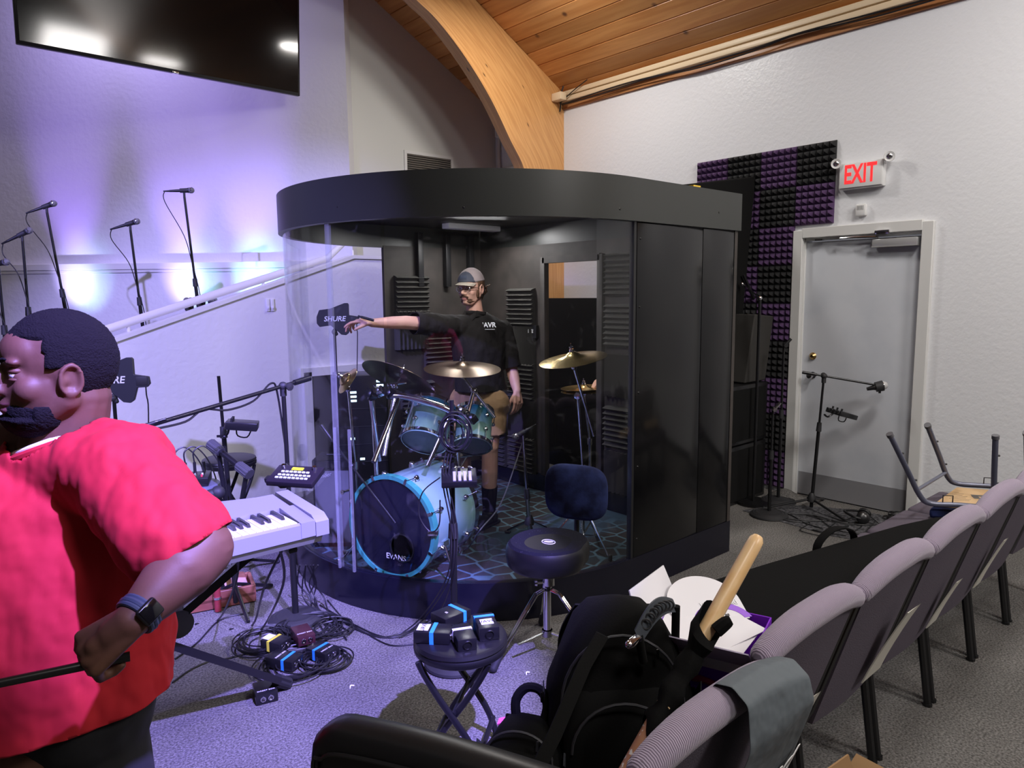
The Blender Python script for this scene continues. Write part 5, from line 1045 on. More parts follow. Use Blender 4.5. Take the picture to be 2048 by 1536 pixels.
# ================= OVERTURNED CHAIR =================
oz = .56; B1, B2, B3, B4 = G(1847, 1006, oz), G(1900, 966, oz), G(1986, 1014, oz), G(2055, 978, oz); T1, T2, T3, T4 = G(1781, 872, .92), G(1856, 853, .92), G(1991, 876, .92), G(2053, 868, .92)
ctr = (B1+B2+B3+B4)/4
oc = thing('overturned_chair', 'upside down chair with bare plywood underside and grey legs pointing up', 'chair', (ctr.x, ctr.y, .475))
for A_, C_, TA, TC in ((B1, B3, T1, T3), (B2, B4, T2, T4)):
    mb = MB(); mb.tube([TA, TA.lerp(A_, .5), A_.lerp(TA, .12), A_.lerp(C_, .10), A_.lerp(C_, .5), C_.lerp(A_, .06), C_.lerp(TC, .10), TC.lerp(C_, .5), TC], .0135, 10, sm=4); obj('leg_frame', mb, CHAIRF, oc, world=True)
    for T_, Bq in ((TA, A_), (TC, C_)):
        mb = MB(); u = (T_-Bq).normalized(); mb.cyl(T_-u*.004, T_+u*.014, .0165, n=12); obj('foot_cap', mb, mat('grey_foot_cap', (.12, .12, .13), .5), oc, world=True)
        for s in (.35, .75): q = Bq.lerp(T_, s); mb = MB(); mb.cyl(q, q+camdir(1, 0, -.1)*.022, .005, n=8); obj('stud', mb, BLACK, oc, world=True)
mb = MB(); mb.cyl(B1.lerp(T1, .2), B2.lerp(T2, .2), .009, n=10); obj('cross_bar', mb, CHAIRF, oc, world=True)
pp = [B1.lerp(B3, .12).lerp(B2.lerp(B4, .12), .08), B1.lerp(B3, .95).lerp(B2.lerp(B4, .95), .08), B1.lerp(B3, .95).lerp(B2.lerp(B4, .95), .92), B1.lerp(B3, .12).lerp(B2.lerp(B4, .12), .92)]
mb = MB(); mb.prism([(p.x, p.y) for p in pp], .535, .548); ply = obj('plywood_base', mb, PLY, oc, world=True)
mb = MB(); ex_ = [(p+(p-ctr)*.12) for p in pp]; mb.prism([(p.x, p.y) for p in ex_], .475, .533); obj('seat_pad', mb, NAVY, oc, world=True, bev=.018)
e1 = (pp[1]-pp[0]).normalized(); e2 = e1.cross(V((0, 0, -1))); pc_ = (pp[0]+pp[1]+pp[2]+pp[3])/4; pc_.z = .5487
mb = MB(); R_ = Matrix((e1, -e2 if e2.dot(pp[3]-pp[0]) < 0 else e2, V((0, 0, 1)))).transposed(); R_.col[2] = R_.col[0].cross(R_.col[1])
for (a_, c_, w_, h_) in ((.05, .035, .12, .03), (0, -.0, .03, .05), (.04, -.03, .05, .018)): mb.box(pc_+R_ @ V((a_, c_, 0)), (w_, h_, .001), R_)
for i in range(7): mb.box(pc_+R_ @ V((-.09, -.08+i*.027, 0)), (.10 if i % 2 else .07, .002, .0008), R_)
obj('printed_marks', mb, mat('dark_print', (.12, .11, .10), .6), ply, world=True)
for q in (B1.lerp(B3, .35), B2.lerp(B4, .5)):
    mb = MB(); d_ = (B3-B1).normalized()*.022; mb.tube([q-d_, q-d_+V((0, 0, .045)), q+d_+V((0, 0, .045)), q+d_], .003, 6); obj('ganging_hook', mb, BLACKM, oc, world=True)
# ================= LONG CASE =================
ca, cb = V((2.03, 1.44, 0)), V((3.62, 1.155, 0)); cd = (cb-ca).normalized(); cn = V((cd.y, -cd.x, 0)); L_ = (cb-ca).length; 
gc = thing('guitar_case', 'long black soft instrument case lying across the chair seats', 'instrument case', (ca.x+cd.x*L_/2+cn.x*.17, ca.y+cd.y*L_/2+cn.y*.17, .473))
def casepoly(off): 
    q = [(-.02+off, .18), (.0+off, .07), (.05+off*.6, .015+off), (.14, off), (L_*.45, .0+off), (L_-off, .035+off), (L_-off, .25-off), (L_*.45, .33-off), (.14, .36-off), (.05+off*.6, .34-off), (.0+off, .29)]
    return [(ca+cd*u+cn*v) for u, v in q]
def rr(z, off): return [V((p.x, p.y, z)) for p in smooth_pts([V((p.x, p.y, 0)) for p in casepoly(off)], 3, closed=True)]
mb = MB(); mb.loft([rr(.474, .02), rr(.482, 0), rr(.56, 0), rr(.575, .012), rr(.578, .05)]); obj('case_body', mb, CLOTHB, gc, world=True)
for z in (.50, .562): mb = MB(); mb.tube([V((p.x, p.y, z)) for p in rr(z, -.002)], .004, 6, closed=True); obj('piping', mb, VINYL, gc, world=True)
h0 = ca+cd*.95-cn*.0; mb = MB(); r = []
for i in range(13):
    a = PI*i/12; c_ = h0+cd*(-math.cos(a)*.13)-cn*(.02)+V((0, 0, .545+.075*math.sin(a))); r.append([c_-cn*.018, c_+cn*.018, c_+cn*.018+V((0, 0, .006)), c_-cn*.018+V((0, 0, .006))])
mb.loft(r); obj('carry_handle', mb, CLOTHB, gc, world=True)
# ================= CARTON OF CARDS =================
bx = thing('card_carton', 'open white and bright purple carton of leaflets on the second chair seat', 'carton', (1.60, 1.02, .474), .32)
mb = MB(); bw, bd_, bh = .30, .26, .25
for (c_, s_) in (((-bw/2, 0, bh/2), (.004, bd_, bh)), ((bw/2, 0, bh/2), (.004, bd_, bh)), ((0, -bd_/2, bh/2), (bw, .004, bh)), ((0, bd_/2, bh/2), (bw, .004, bh)), ((0, 0, .003), (bw, bd_, .005))): mb.box(c_, s_)
cb_ = obj('carton_body', mb, PURPLE, bx)
mb = MB(); mb.box((-bw/2-.003, .0, bh-.012), (.003, bd_, .028)); obj('white_edge', mb, WHITEP, bx)
mb = MB(); mb.prism([(-.15, .0), (.15, .0), (.13, .12), (-.13, .14)], 0, .003, Matrix(((1, 0, 0, 0), (0, .35, 1, bd_/2), (0, .93, -.35, bh-.01), (0, 0, 0, 1)))); obj('back_flap', mb, WHITEP, bx)
mb = MB(); mb.prism([(-.15, 0), (.15, 0), (.15, .12), (-.15, .12)], 0, .003, Matrix(((0, -.75, .65, -bw/2), (1, 0, 0, 0), (0, .65, .75, bh-.004), (0, 0, 0, 1)))); obj('left_flap', mb, mat('lilac_card', (.62, .55, .72), .6), bx)
mb = MB(); mb.prism([(math.cos(a)*.135-.0, math.sin(a)*.17) for a in [PI*i/20 for i in range(21)]], 0, .0015, Matrix(((0, 0, -1, -bw/2-.002), (1, 0, 0, -.02), (0, 1, 0, .0), (0, 0, 0, 1)))); obj('print_disc', mb, mat('deep_purple_print', (.30, .02, .75), .4), bx)
mb = MB(); mb.tube([(-bw/2-.003, -.02+math.cos(a)*.145, math.sin(a)*.19) for a in [PI*i/20 for i in range(2, 19)]], .009, 6); obj('print_arc', mb, REDPR, bx)
Wb = wm(bx)
s = "We're Glad You're Here"
for i, ch in enumerate(s):
    if ch == ' ': continue
    a = PI*(.90-.80*i/(len(s)-1)); p = Wb @ V((-bw/2-.0055, -.02-math.cos(a)*-.118*-1, math.sin(a)*.148)); tn = Wb.to_3x3() @ V((0, -math.sin(a)*-1*-1, 0)); 
    t_ = Wb.to_3x3() @ V((0, -math.sin(a), math.cos(a)*-1*-1)); t_ = Wb.to_3x3() @ V((0, -math.sin(a), math.cos(a)))*1
    rad_ = Wb.to_3x3() @ V((0, math.cos(a), math.sin(a))); p = Wb @ V((-bw/2-.0055, -.02+math.cos(a)*.120, math.sin(a)*.148)); tang = Wb.to_3x3() @ V((0, math.sin(a)*-1, math.cos(a)))
    tang = -(Wb.to_3x3() @ V((0, -math.sin(a), math.cos(a))))*-1
    x_d = Wb.to_3x3() @ V((0, -math.sin(a), math.cos(a))); x_d = x_d if x_d.dot(Wb.to_3x3() @ V((0, -1, 0))) > 0 else -x_d
    text(ch, .030, p, x_d, rad_, TEXTW, bx, ext=.0004, bold=.0006)
text('FREE', .024, Wb @ V((-bw/2-.0055, .0, .06)), Wb.to_3x3() @ V((0, -1, 0)), (0, 0, 1), TEXTW, bx)
for i, (dx, dy, rz_, m_) in enumerate(((.0, 0, .1, WHITEP), (.02, .02, -.2, WHITEP), (-.02, -.03, .35, WHITEP), (.03, -.02, -.05, WHITEP), (-.01, .05, .5, WHITEP))):
    c_ = Wb @ V((dx, dy, bh-.03+.007*i)); mb = MB(); mb.box(c_, (.20, .15, .0015), Matrix.Rotation(rz_-.12, 3, 'Z') @ Euler((.05*(i-2), .07*(2-i), 0)).to_matrix()); single('leaflet', mb, m_, ['white leaflet lowest in the carton', 'white leaflet second lowest in the carton', 'white leaflet in the middle of the carton stack', 'white leaflet second from the top in the carton', 'white leaflet on top of the carton stack'][i], 'leaflet', 'leaflets in the carton')
rc_ = thing('round_card', 'white rounded fan shaped card with purple arc leaning at the back of the carton', 'card', Wb @ V((.10, .04, bh+.02)), R=(Matrix.Rotation(-.5, 3, 'Z') @ Euler((.5, 0, 0)).to_matrix()))
mb = MB(); mb.prism([(math.cos(a)*.11, math.sin(a)*.10) for a in [PI*i/24 for i in range(25)]]+[(-.11, -.06), (.11, -.06)], 0, .002); obj('card_sheet', mb, WHITEP, rc_)
mb = MB(); ar_ = [(math.cos(a)*.09+.03, math.sin(a)*.07-.07) for a in [PI*i/16 for i in range(1, 16)]]; mb.prism(ar_+[(x*.72+.01, y*.66-.02) for x, y in ar_[::-1]], .002, .003); obj('purple_arc', mb, PURPLE, rc_)
text("We're Glad", .024, (.04, -.004, .0035), (1, 0, 0), (0, 1, 0), TEXTW, rc_, world=False)
text('in message', .016, (.02, -.045, .0035), (1, .1, 0), (0, 1, 0), BLACK, rc_, world=False)
# ================= CARDBOARD BOX =================
kx = thing('cardboard_box', 'brown open cardboard box on the floor behind the chair backs', 'box', (1.41, .53, 0), -.10)
mb = MB(); w_, d_, h_ = .24, .22, .54
for (c_, s_) in (((-w_/2, 0, h_/2), (.005, d_, h_)), ((w_/2, 0, h_/2), (.005, d_, h_)), ((0, -d_/2, h_/2), (w_, .005, h_)), ((0, d_/2, h_/2), (w_, .005, h_)), ((0, 0, .003), (w_, d_, .006))): mb.box(c_, s_)
obj('box_body', mb, CARD, kx)
for (pl, M_) in (([(-w_/2, 0), (w_/2, 0), (w_/2-.02, .07), (-w_/2+.01, .07)], Matrix(((1, 0, 0, 0), (0, .15, 1, d_/2-.03), (0, .95, -.15, h_), (0, 0, 0, 1)))), ([(-d_/2, 0), (d_/2, 0), (d_/2, .06), (-d_/2, .06)], Matrix(((0, -.8, .6, -w_/2), (1, 0, 0, 0), (0, .55, .8, h_), (0, 0, 0, 1)))), ([(-d_/2, 0), (d_/2, 0), (d_/2, .06), (-d_/2, .06)], Matrix(((0, .8, .6, w_/2), (1, 0, 0, 0), (0, .45, .8, h_), (0, 0, 0, 1))))):
    mb = MB(); mb.prism(pl, 0, .004, M_); obj('flap', mb, CARD, kx)
# ================= WOODEN POLE WITH BLACK WRAP =================
pt_, pm_ = D(1517, 1072, 1.72), D(1262, 1532, 1.50); u = (pt_-pm_).normalized(); k_ = (pm_.z-.476)/u.z; pb_ = pm_-u*k_; PL = (pt_-pb_).length
po = thing('wooden_pole', 'pale wooden pole with a rounded tip and torn black wrap leaning among the bags', 'pole', pb_, R=frame(u))
mb = MB(); mb.lathe([(.017, 0), (.0185, PL*.5), (.0185, PL-.03), (.0175, PL-.012), (.012, PL-.002), (.002, PL)], n=24); obj('wood_shaft', mb, STICK, po)
mb = MB(); mb.lathe([(.0185, .0), (.0192, .06), (.0192, PL*.42)], n=20); obj('reddish_grip', mb, mat('reddish_wood_flaked', (.42, .20, .11), .5, var=(60, (.75, .72, .68), .60, .64)), po)
s1 = (D(1425, 1245, 1.64)-pb_).length; s0 = (D(1300, 1460, 1.53)-pb_).length; mb = MB(); rings = []
for i in range(15):
    z = s0+(s1-s0)*i/14; fl = max(0, (i-9)/5); r_ = .024+.004*math.sin(i*1.7)+.012*fl; rings.append([(math.cos(a)*r_*(1+.15*math.sin(3*a+i)), math.sin(a)*r_*(1+.12*math.cos(2*a+i*.7)), z+(.05*math.sin(a*1.0+2.2)*fl)+(.02*math.sin(a*2)*(1-i/3) if i < 3 else 0)) for a in [2*PI*j/22 for j in range(22)]])
mb.loft(rings, cap=False); wr = obj('black_wrap', mb, CLOTHB, po)
bpy.context.view_layer.update()
tt = Matrix.Translation(pb_) @ frame(u).to_4x4()
a_ = tt.inverted() @ D(1432, 1262, 1.60); e_ = tt.inverted() @ D(1462, 1240, 1.60); mb = MB(); mb.tube([a_*1.0, a_.lerp(e_, .6)+V((0, 0, .004)), e_], [.016, .016, .015, .013, .010, .007], 8, sm=2); obj('wrap_strap', mb, CLOTHB, po)
# ================= BACKPACKS =================
def rbox_rings(w, d, prof, n=32, e=.45):
    out = []
    for z, kw_, kd, oy in prof:
        r = []
        for i in range(n):
            a = 2*PI*i/n; c_, s_ = math.cos(a), math.sin(a); r.append((math.copysign(abs(c_)**e, c_)*w/2*kw_, math.copysign(abs(s_)**e, s_)*d/2*kd+oy, z))
        out.append(r)
    return out
def backpack(nm, label, loc, rz, w, d, h, tilt=0, handle='loop'):
    R_ = Matrix.Rotation(rz, 3, 'Z') @ Euler((tilt, 0, 0)).to_matrix(); t = thing(nm, label, 'backpack', loc, R=R_)
    mb = MB(); mb.loft(rbox_rings(w, d, [(.0, .86, .86, 0), (.02, .96, .96, 0), (h*.25, 1, 1, -.005), (h*.5, .95, .95, 0), (h*.7, .80, .84, .01), (h*.86, .60, .66, .02), (h*.96, .40, .42, .03), (h, .1, .1, .035)]))
    for v in mb.bm.verts: v.co.x += .006*math.sin(v.co.z*23+v.co.y*31); v.co.y += .006*math.sin(v.co.z*29+v.co.x*17)
    obj('main_body', mb, CLOTHB, t)
    mb = MB(); mb.loft(rbox_rings(w*.80, d*.5, [(h*.04, .9, .9, -d*.40), (h*.08, 1, 1, -d*.42), (h*.38, .98, .9, -d*.40), (h*.55, .8, .5, -d*.34), (h*.60, .5, .2, -d*.30)])); obj('front_pocket', mb, CLOTHB, t)
    for s in (0, 1):
        mb = MB(); zz_ = []
        for i in range(17): a = PI*i/16; zz_.append((math.cos(a)*w*(.40 if s else .34), -d*(.40 if s else .62), (h*.45 if s else h*.22)+math.sin(a)*h*(.42 if s else .30)))
        mb.tube(zz_, .0035, 6); zp = obj('zipper', mb, mat('zipper_tape', (.035, .035, .04), .5), t)
        mb = MB(); p = zz_[5]; mb.box((p[0], p[1]-.008, p[2]-.012), (.006, .004, .022)); obj('zipper_pull', mb, CHROME if s else RUBBER, zp)
    for s in (-1, 1):
        mb = MB(); r = []
        for i in range(13):
            f = i/12; c_ = V((s*w*(.20+.12*math.sin(PI*f)), d*.42+.09*math.sin(PI*f), h*(.88-.80*f))); r.append([c_+V((-.028, 0, 0)), c_+V((.028, 0, 0)), c_+V((.028, .012, 0)), c_+V((-.028, .012, 0))])
        mb.loft(r); obj('shoulder_strap', mb, CLOTHB, t)
        mb = MB(); r = []
        for i in range(9): f = i/8; c_ = V((s*w*(.5-.0*f)+s*.004, -d*.35+d*.6*f, h*(.55-.30*f))); r.append([c_+V((0, 0, -.014)), c_+V((0, 0, .014)), c_+V((s*.003, 0, .014)), c_+V((s*.003, 0, -.014))])
        mb.loft(r); obj('side_webbing', mb, mat('grey_webbing', (.05, .055, .065), .6), t)
        mb = MB(); mb.box((s*(w*.5+.007), .0, h*.40), (.012, .035, .028), bev=.004); obj('side_buckle', mb, BLACK, t)
    if handle == 'loop':
        mb = MB(); mb.tube([(-.035, .04, h*.90), (-.04, .045, h+.025), (-.018, .05, h+.055), (.018, .05, h+.055), (.04, .045, h+.025), (.035, .04, h*.90)], [.012]*30, 8, sm=4); obj('top_handle', mb, CLOTHB, t)
    return t
bpk = backpack('backpack', 'large black backpack with grey rubber grab handle standing on a chair seat', (1.285, 1.07, .474), -.75, .36, .22, .40, -.06, None)
ha, hb_ = D(1258, 1290, 1.62), D(1352, 1212, 1.72)
mb = MB(); r = []; N_ = 14; hd_ = (hb_-ha).normalized(); hs = hd_.cross(camdir(0, 0, -1)).normalized()
for i in range(N_+1):
    f = i/N_; c_ = ha.lerp(hb_, .18+.82*f)+V((0, 0, .030*math.sin(PI*f))); w_ = .017+.004*math.sin(PI*f); r.append([c_-hs*w_, c_+hs*w_, c_+hs*w_+camdir(0, 0, 1)*.008, c_-hs*w_+camdir(0, 0, 1)*.008])
mb.loft(r); gh = obj('grab_handle', mb, mat('grey_rubber_handle', (.05, .058, .07), .45), bpk, world=True)
for i in range(7):
    f = .2+.1*i; c_ = ha.lerp(hb_, .18+.82*f)+V((0, 0, .030*math.sin(PI*f)+.0))+camdir(0, 0, -1)*.003
    mb = MB(); mb.torus(c_, frame(camdir(0, 0, -1)), .011, .0025, 14, 5); obj('grip_ridge', mb, RUBBER, gh, world=True)
mb = MB(); c_ = ha.lerp(hb_, .10); mb.box(c_, (.020, .012, .034), frame(hd_), bev=.003); mb.sph(ha, .010); mb.cyl(ha, ha.lerp(hb_, .2), .005); obj('buckle', mb, CHROME, gh, world=True)
for q0_, q1_ in ((hb_, hb_+V((0, 0, -.08))), (ha.lerp(hb_, .2), ha.lerp(hb_, .3)+V((0, 0, -.07)))): mb = MB(); mb.cyl(q0_, q1_, .010); obj('handle_tab', mb, CLOTHB, gh, world=True)
mb = MB(); r = []
for (px, py, d_) in ((1205, 1270, 1.66), (1170, 1330, 1.60), (1140, 1400, 1.54), (1110, 1470, 1.50), (1080, 1530, 1.46), (1060, 1580, 1.44)): c_ = D(px, py, d_); r.append([c_+camdir(-1, -.5, 0)*.015, c_+camdir(1, .5, 0)*.015, c_+camdir(1, .5, 0)*.015+camdir(0, 0, 1)*.006, c_+camdir(-1, -.5, 0)*.015+camdir(0, 0, 1)*.006])
mb.loft(r); obj('hanging_strap', mb, CLOTHB, bpk, world=True)
sbp = backpack('small_backpack', 'small black bag with a thick loop handle between the stool and the large backpack', G(1045, 1560, .474), -1.0, .20, .14, .14, -.3, 'loop')
q = D(1010, 1445, 1.92); mb = MB(); mb.loft([[q+camdir(-1, .2, 0)*.022, q+camdir(1, -.3, 0)*.028, q+camdir(1, .5, .2)*.02, q+camdir(-1, .8, .2)*.02], [q+camdir(-.6, -.3, .3)*.02, q+camdir(1, -.8, .3)*.03, q+camdir(1, .1, .4)*.02, q+camdir(-.6, .4, .4)*.02]]); o = obj('pink_pouch', mb, mat('pink_fabric', (.75, .12, .32), .6), sbp, world=True)
# ================= BLACK VINYL CHAIR (foreground) =================
vz = .93; va = G(626, 1424, .93); vb = G(1010, 1528, .93); va.z = vb.z = 0; vd = (vb-va).normalized(); vn = V((vd.y, -vd.x, 0)); vn = vn if vn.dot(V((-1, -1, 0))) > 0 else -vn
vc = thing('black_chair', 'black padded vinyl chair back closest to the camera at the bottom edge', 'chair', (va.x+vd.x*.24, va.y+vd.y*.24, 0))
def vring(s, prof): return [va+vd*s+vn*x+V((0, 0, z)) for x, z in prof]
mb = MB(); rings = []; Lv = .50
for i in range(29):
    f = i/28; s = f*Lv; e_ = min(f, 1-f)*Lv; k_ = 1 if e_ > .07 else max(.02, math.sqrt(1-(1-e_/.07)**2)); top_ = vz+.012*math.sin(PI*f)-.075*(1-k_); t_ = .034*min(1, .35+.65*k_)
    rings.append(vring(s, [(t_, .46), (t_*1.1, .6), (t_*1.1, top_-.035), (t_*.95, top_-.014), (t_*.6, top_-.003), (0, top_), (-t_*.6, top_-.003), (-t_*.95, top_-.014), (-t_*1.1, top_-.035), (-t_*1.1, .6), (-t_, .46)]))
mb.loft(rings); obj('padded_back', mb, VINYL, vc, world=True, ang=70)
mb = MB(); mb.tube([va+vd*a_+vn*.039+V((0, 0, z_)) for a_, z_ in ((.025, .50), (.025, .84), (.045, .882), (.09, .900), (.25, .908), (.41, .900), (.455, .882), (.475, .84), (.475, .50))], .0035, 6, sm=4); obj('piping', mb, BLACK, vc, world=True)
sc0 = va+vd*.25-vn*.22; mb = MB(); mb.box((sc0.x, sc0.y, .445), (.44, .34, .07), Matrix.Rotation(math.atan2(vd.y, vd.x), 3, 'Z'), bev=.025, seg=3); obj('seat', mb, VINYL, vc, world=True)
for s in (.05, .45):
    for t_ in (0, 1): p = va+vd*s+vn*(.0 if t_ == 0 else -.36); mb = MB(); mb.cyl((p.x, p.y, 0), (p.x, p.y, .5 if t_ == 0 else .42), .012, n=8); obj('leg', mb, BLACKM, vc, world=True)
# ================= SPEAKERS, GOBO =================
sy = 2.86
for k, (z0, z1, lb) in enumerate(((.0, .455, 'large black subwoofer cabinet on the floor right of the booth'), (.465, .92, 'large black subwoofer cabinet stacked on the lower one'))):
    t = thing('subwoofer', lb, 'speaker', (4.70, sy+.3, z0)); mb = MB(); mb.box((0, 0, (z1-z0)/2), (1.08, .58, z1-z0), bev=.008); obj('cabinet', mb, BLACKM, t)
    mb = MB(); mb.box((0, -.293, (z1-z0)/2), (1.0, .006, (z1-z0)-.06)); obj('speaker_grille', mb, FELT, t)
t = thing('sound_gobo', 'tall black fabric covered panel standing on the subwoofers', 'acoustic panel', (4.75, 3.18, .925))
gp = [PY(1508, 353, 3.15), PY(1470, 775, 3.15), PY(1340, 775, 3.15), PY(1340, 372, 3.15)]; mb = MB(); mb.prism([(p.x, max(p.z, .926)) for p in gp], 3.13, 3.23, XZ); obj('panel', mb, FELT, t, world=True, bev=.012)
t = thing('stage_monitor', 'dark grey wedge loudspeaker leaning upright on the subwoofers', 'speaker', (5.05, 3.02, .925))
gp = [PY(1499, 628, 2.95), PY(1536, 632, 2.95), PY(1519, 778, 2.95), PY(1478, 778, 2.95)]; mb = MB(); mb.prism([(p.x, max(p.z, .926)) for p in gp], 2.90, 3.08, XZ); obj('cabinet', mb, mat('charcoal_cabinet', (.03, .028, .025), .8), t, world=True, bev=.01)
q = PY(1497, 572, 3.1); sl_ = PY(1456, 586, 3.1)
mb = MB(); mb.cyl(PY(1487, 549, 3.1), PY(1508, 597, 3.1), .011, n=12); mb.cyl(PY(1500, 580, 3.1), PY(1507, 595, 3.1), .013, n=12); single('shotgun_microphone', mb, BLACK, 'slim black shotgun microphone beside the foam wall', 'microphone')
t = thing('microphone_stand', 'black stand with a short boom behind the booth corner', 'microphone stand', (sl_.x-.05, 2.80, 0), group=None)
mb = MB(); mb.cyl((sl_.x-.05, 2.80, .02), (sl_.x-.05, 2.80, sl_.z-.03), .011); mb.cyl((sl_.x-.05, 2.80, 0), (sl_.x-.05, 2.80, .02), .13, n=24); obj('pole', mb, BLACKM, t, world=True); mb = MB(); mb.cyl((sl_.x-.05, 2.80, sl_.z-.04), PY(1487, 568, 3.09), .006, n=8); mb.sph(PY(1484, 568, 3.09), .016); mb.sph((sl_.x-.05, 2.80, sl_.z-.04), .018); obj('boom_arm', mb, CHROME, t, world=True)
b = MB(); q = G(1386, 372, 2.2); b.box((q.x+.12, 2.42, 2.212), (.07, .04, .018)); b.cyl((q.x+.1, 2.42, 2.215), (q.x+.17, 2.42, 2.215), .009); single('yellow_clamp', b, mat('yellow_plastic', (.75, .5, .03), .4), 'small yellow clamp on top of the booth band', 'clamp')
zq = PX(1165, 596, 4.75).z; b = MB(); b.box((4.75, 4.66, zq/2), (.05, 1.15, zq), bev=.006); b.box((4.80, 4.2, .02), (.3, .06, .04)); b.box((4.80, 5.1, .02), (.3, .06, .04)); single('black_partition', b, FELT, 'black free standing partition seen through the booth doorway', 'partition')
# stands by the door
for i, (bx_, tx, ty, lb) in enumerate((((1538, 1032), 1544, 812, 'short black microphone stand on a round base beside the subwoofers'), ((1556, 1004), 1561, 684, 'taller black microphone stand with empty clip before the purple foam'))):
    f_ = G(*bx_, 0); dd = (V((f_.x, f_.y, .6))-O).dot(RM.col[2]); tp = D(tx, ty, dd)
    t, tip = stand(lb, (f_.x, f_.y, 0), tp.z, 'round', collar=.55, r=.010)
    mb = MB(); mb.cyl(V((0, 0, tp.z-.03)), V((.03, -.04, tp.z+.03)), .013, .010, n=10); mb.lathe([(.004, 0), (.016, .002), (.016, .01)], (-.01, -.02, tp.z-.02), frame((-.6, -.8, 0)), 10); obj('microphone_clip', mb, CHROME if i == 0 else BLACK, t)
f_ = G(1622, 1022, 0); dd = (V((f_.x, f_.y, .6))-O).dot(RM.col[2]); tp = D(1648, 752, dd*.99); tipp = D(1752, 770, dd*.97)
t, tip = stand('black boom stand on a tripod in front of the grey door', (f_.x, f_.y, 0), tp.z, 'tripod', boom=tipp-tp, tail=.15, lean=(tp.x-f_.x, tp.y-f_.y, tp.z), collar=.62, spread=.34, rz=-1.9, r=.010)
mic('black microphone with pale grille at the end of the boom before the door', tipp+camdir(1, .3, 0)*.03, camdir(1, -.25, -.3), .07, ball=.030, body=.024, gm=mat('pale_grille', (.5, .5, .5), .5))
pm = D(1682, 832, dd*.985); xr = camdir(1, 0, .5); xr = V((xr.x, xr.y, 0)).normalized(); Rq = Matrix((xr, V((0, 0, 1)).cross(xr), V((0, 0, 1)))).transposed() @ Euler((.12, .26, .0)).to_matrix() @ Matrix.Rotation(PI/2, 3, 'Z')
mx = small_mixer('small black headphone mixer on the boom stand before the door', pm, Rq, .13, .19, .035)
mb = MB(); mb.tube([(0, .09, 0), (0, .13, -.03), (0, .17, -.02)], .007, 6, sm=3); mb.tube([(0, .02, -.002), (0, .01, -.035), (0, -.05, -.035), (0, -.06, -.0)], .004, 6, sm=3); obj('mount_arm', mb, BLACKM, mx)
hp_ = G(1725, 1046, 0); t = thing('headphones', 'black over ear headphones lying on the mat near the door', 'headphones', (hp_.x, hp_.y, .001), .3)
for s in (-1, 1): mb = MB(); mb.lathe([(.03, 0), (.042, .008), (.044, .03), (.03, .042), (.01, .044)], (s*.035, 0, .045), frame((s*.8, -.2, .35)), 20); obj('ear_cup', mb, BLACKM, t)
mb = MB(); mb.tube([(-.07, 0, .05), (-.08, .05, .06), (0, .12, .07), (.08, .05, .06), (.07, 0, .05)], .009, 8, sm=5); obj('headband', mb, BLACK, t)
p_ = [G(*a) for a in ((1485, 1022), (1560, 1008), (1700, 1020), (1850, 1046), (1760, 1088), (1660, 1072))]
b = MB(); b.prism([(p.x, p.y) for p in p_], .001, .005); single('floor_mat', b, carpet('dark_floor_mat', (.035, .035, .038), (.14, .14, .15), 90), 'thin dark mat under the stand and cables by the door', 'mat')
for i in range(9):
    x0_ = 1500+i*26; pts = [(x0_+random.uniform(-10, 10), 1022+random.uniform(0, 12)+i*1.2), (x0_+50, 1036+random.uniform(-8, 14)), (x0_+85, 1052+random.uniform(-12, 8)), (x0_+120, 1048+random.uniform(-8, 18)), (x0_+100, 1062+random.uniform(-5, 8)), (x0_+140, 1070+random.uniform(-5, 6))]
    cable([G(x, y, .009+.001*i) for x, y in pts], 'black cable tangled on the mat by the door', .0035, 'cables tangled on the door mat')
q = G(1800, 1040, 0); coil((q.x, q.y, .006), .085, 6, (0, 0, .3), 'coiled black cable behind the long case near the door', .004, .03, flat=.03)
q = G(1752, 1012, 0); b = MB(); rg = []
b.loft([[(q.x-.03, q.y-.02, .001), (q.x+.04, q.y-.02, .001), (q.x+.03, q.y+.03, .001), (q.x-.03, q.y+.02, .001)], [(q.x-.02, q.y-.03, .03), (q.x+.05, q.y-.01, .02), (q.x+.01, q.y+.03, .04), (q.x-.04, q.y+.01, .02)], [(q.x+.0, q.y+.0, .07), (q.x+.02, q.y+.0, .075), (q.x+.02, q.y+.01, .07), (q.x, q.y+.01, .08)]]); single('crumpled_paper', b, WHITEP, 'crumpled white paper on the floor at the foot of the door', 'paper')
A_, C_, E_ = G(1586, 1000), G(1640, 992), G(1600, 975)
b = MB(); q = G(1612, 990); vs = []
for i in range(9):
    for j in range(9):
        x = 5.02+.38*i/8; y = 2.52+.30*j/8; z = .004+.075*math.exp(-((i-5)/2.2)**2-((j-5)/2.6)**2); vs.append(b.bm.verts.new((x, y, z)))
for i in range(8):
    for j in range(8): b._f([vs[i*9+j], vs[(i+1)*9+j], vs[(i+1)*9+j+1], vs[i*9+j+1]])
o = single('rug_flap', b, CARPET, 'bunched up piece of grey carpet at the left foot of the door frame', 'rug'); sm_ = o.modifiers.new('s', 'SOLIDIFY'); sm_.thickness = .004
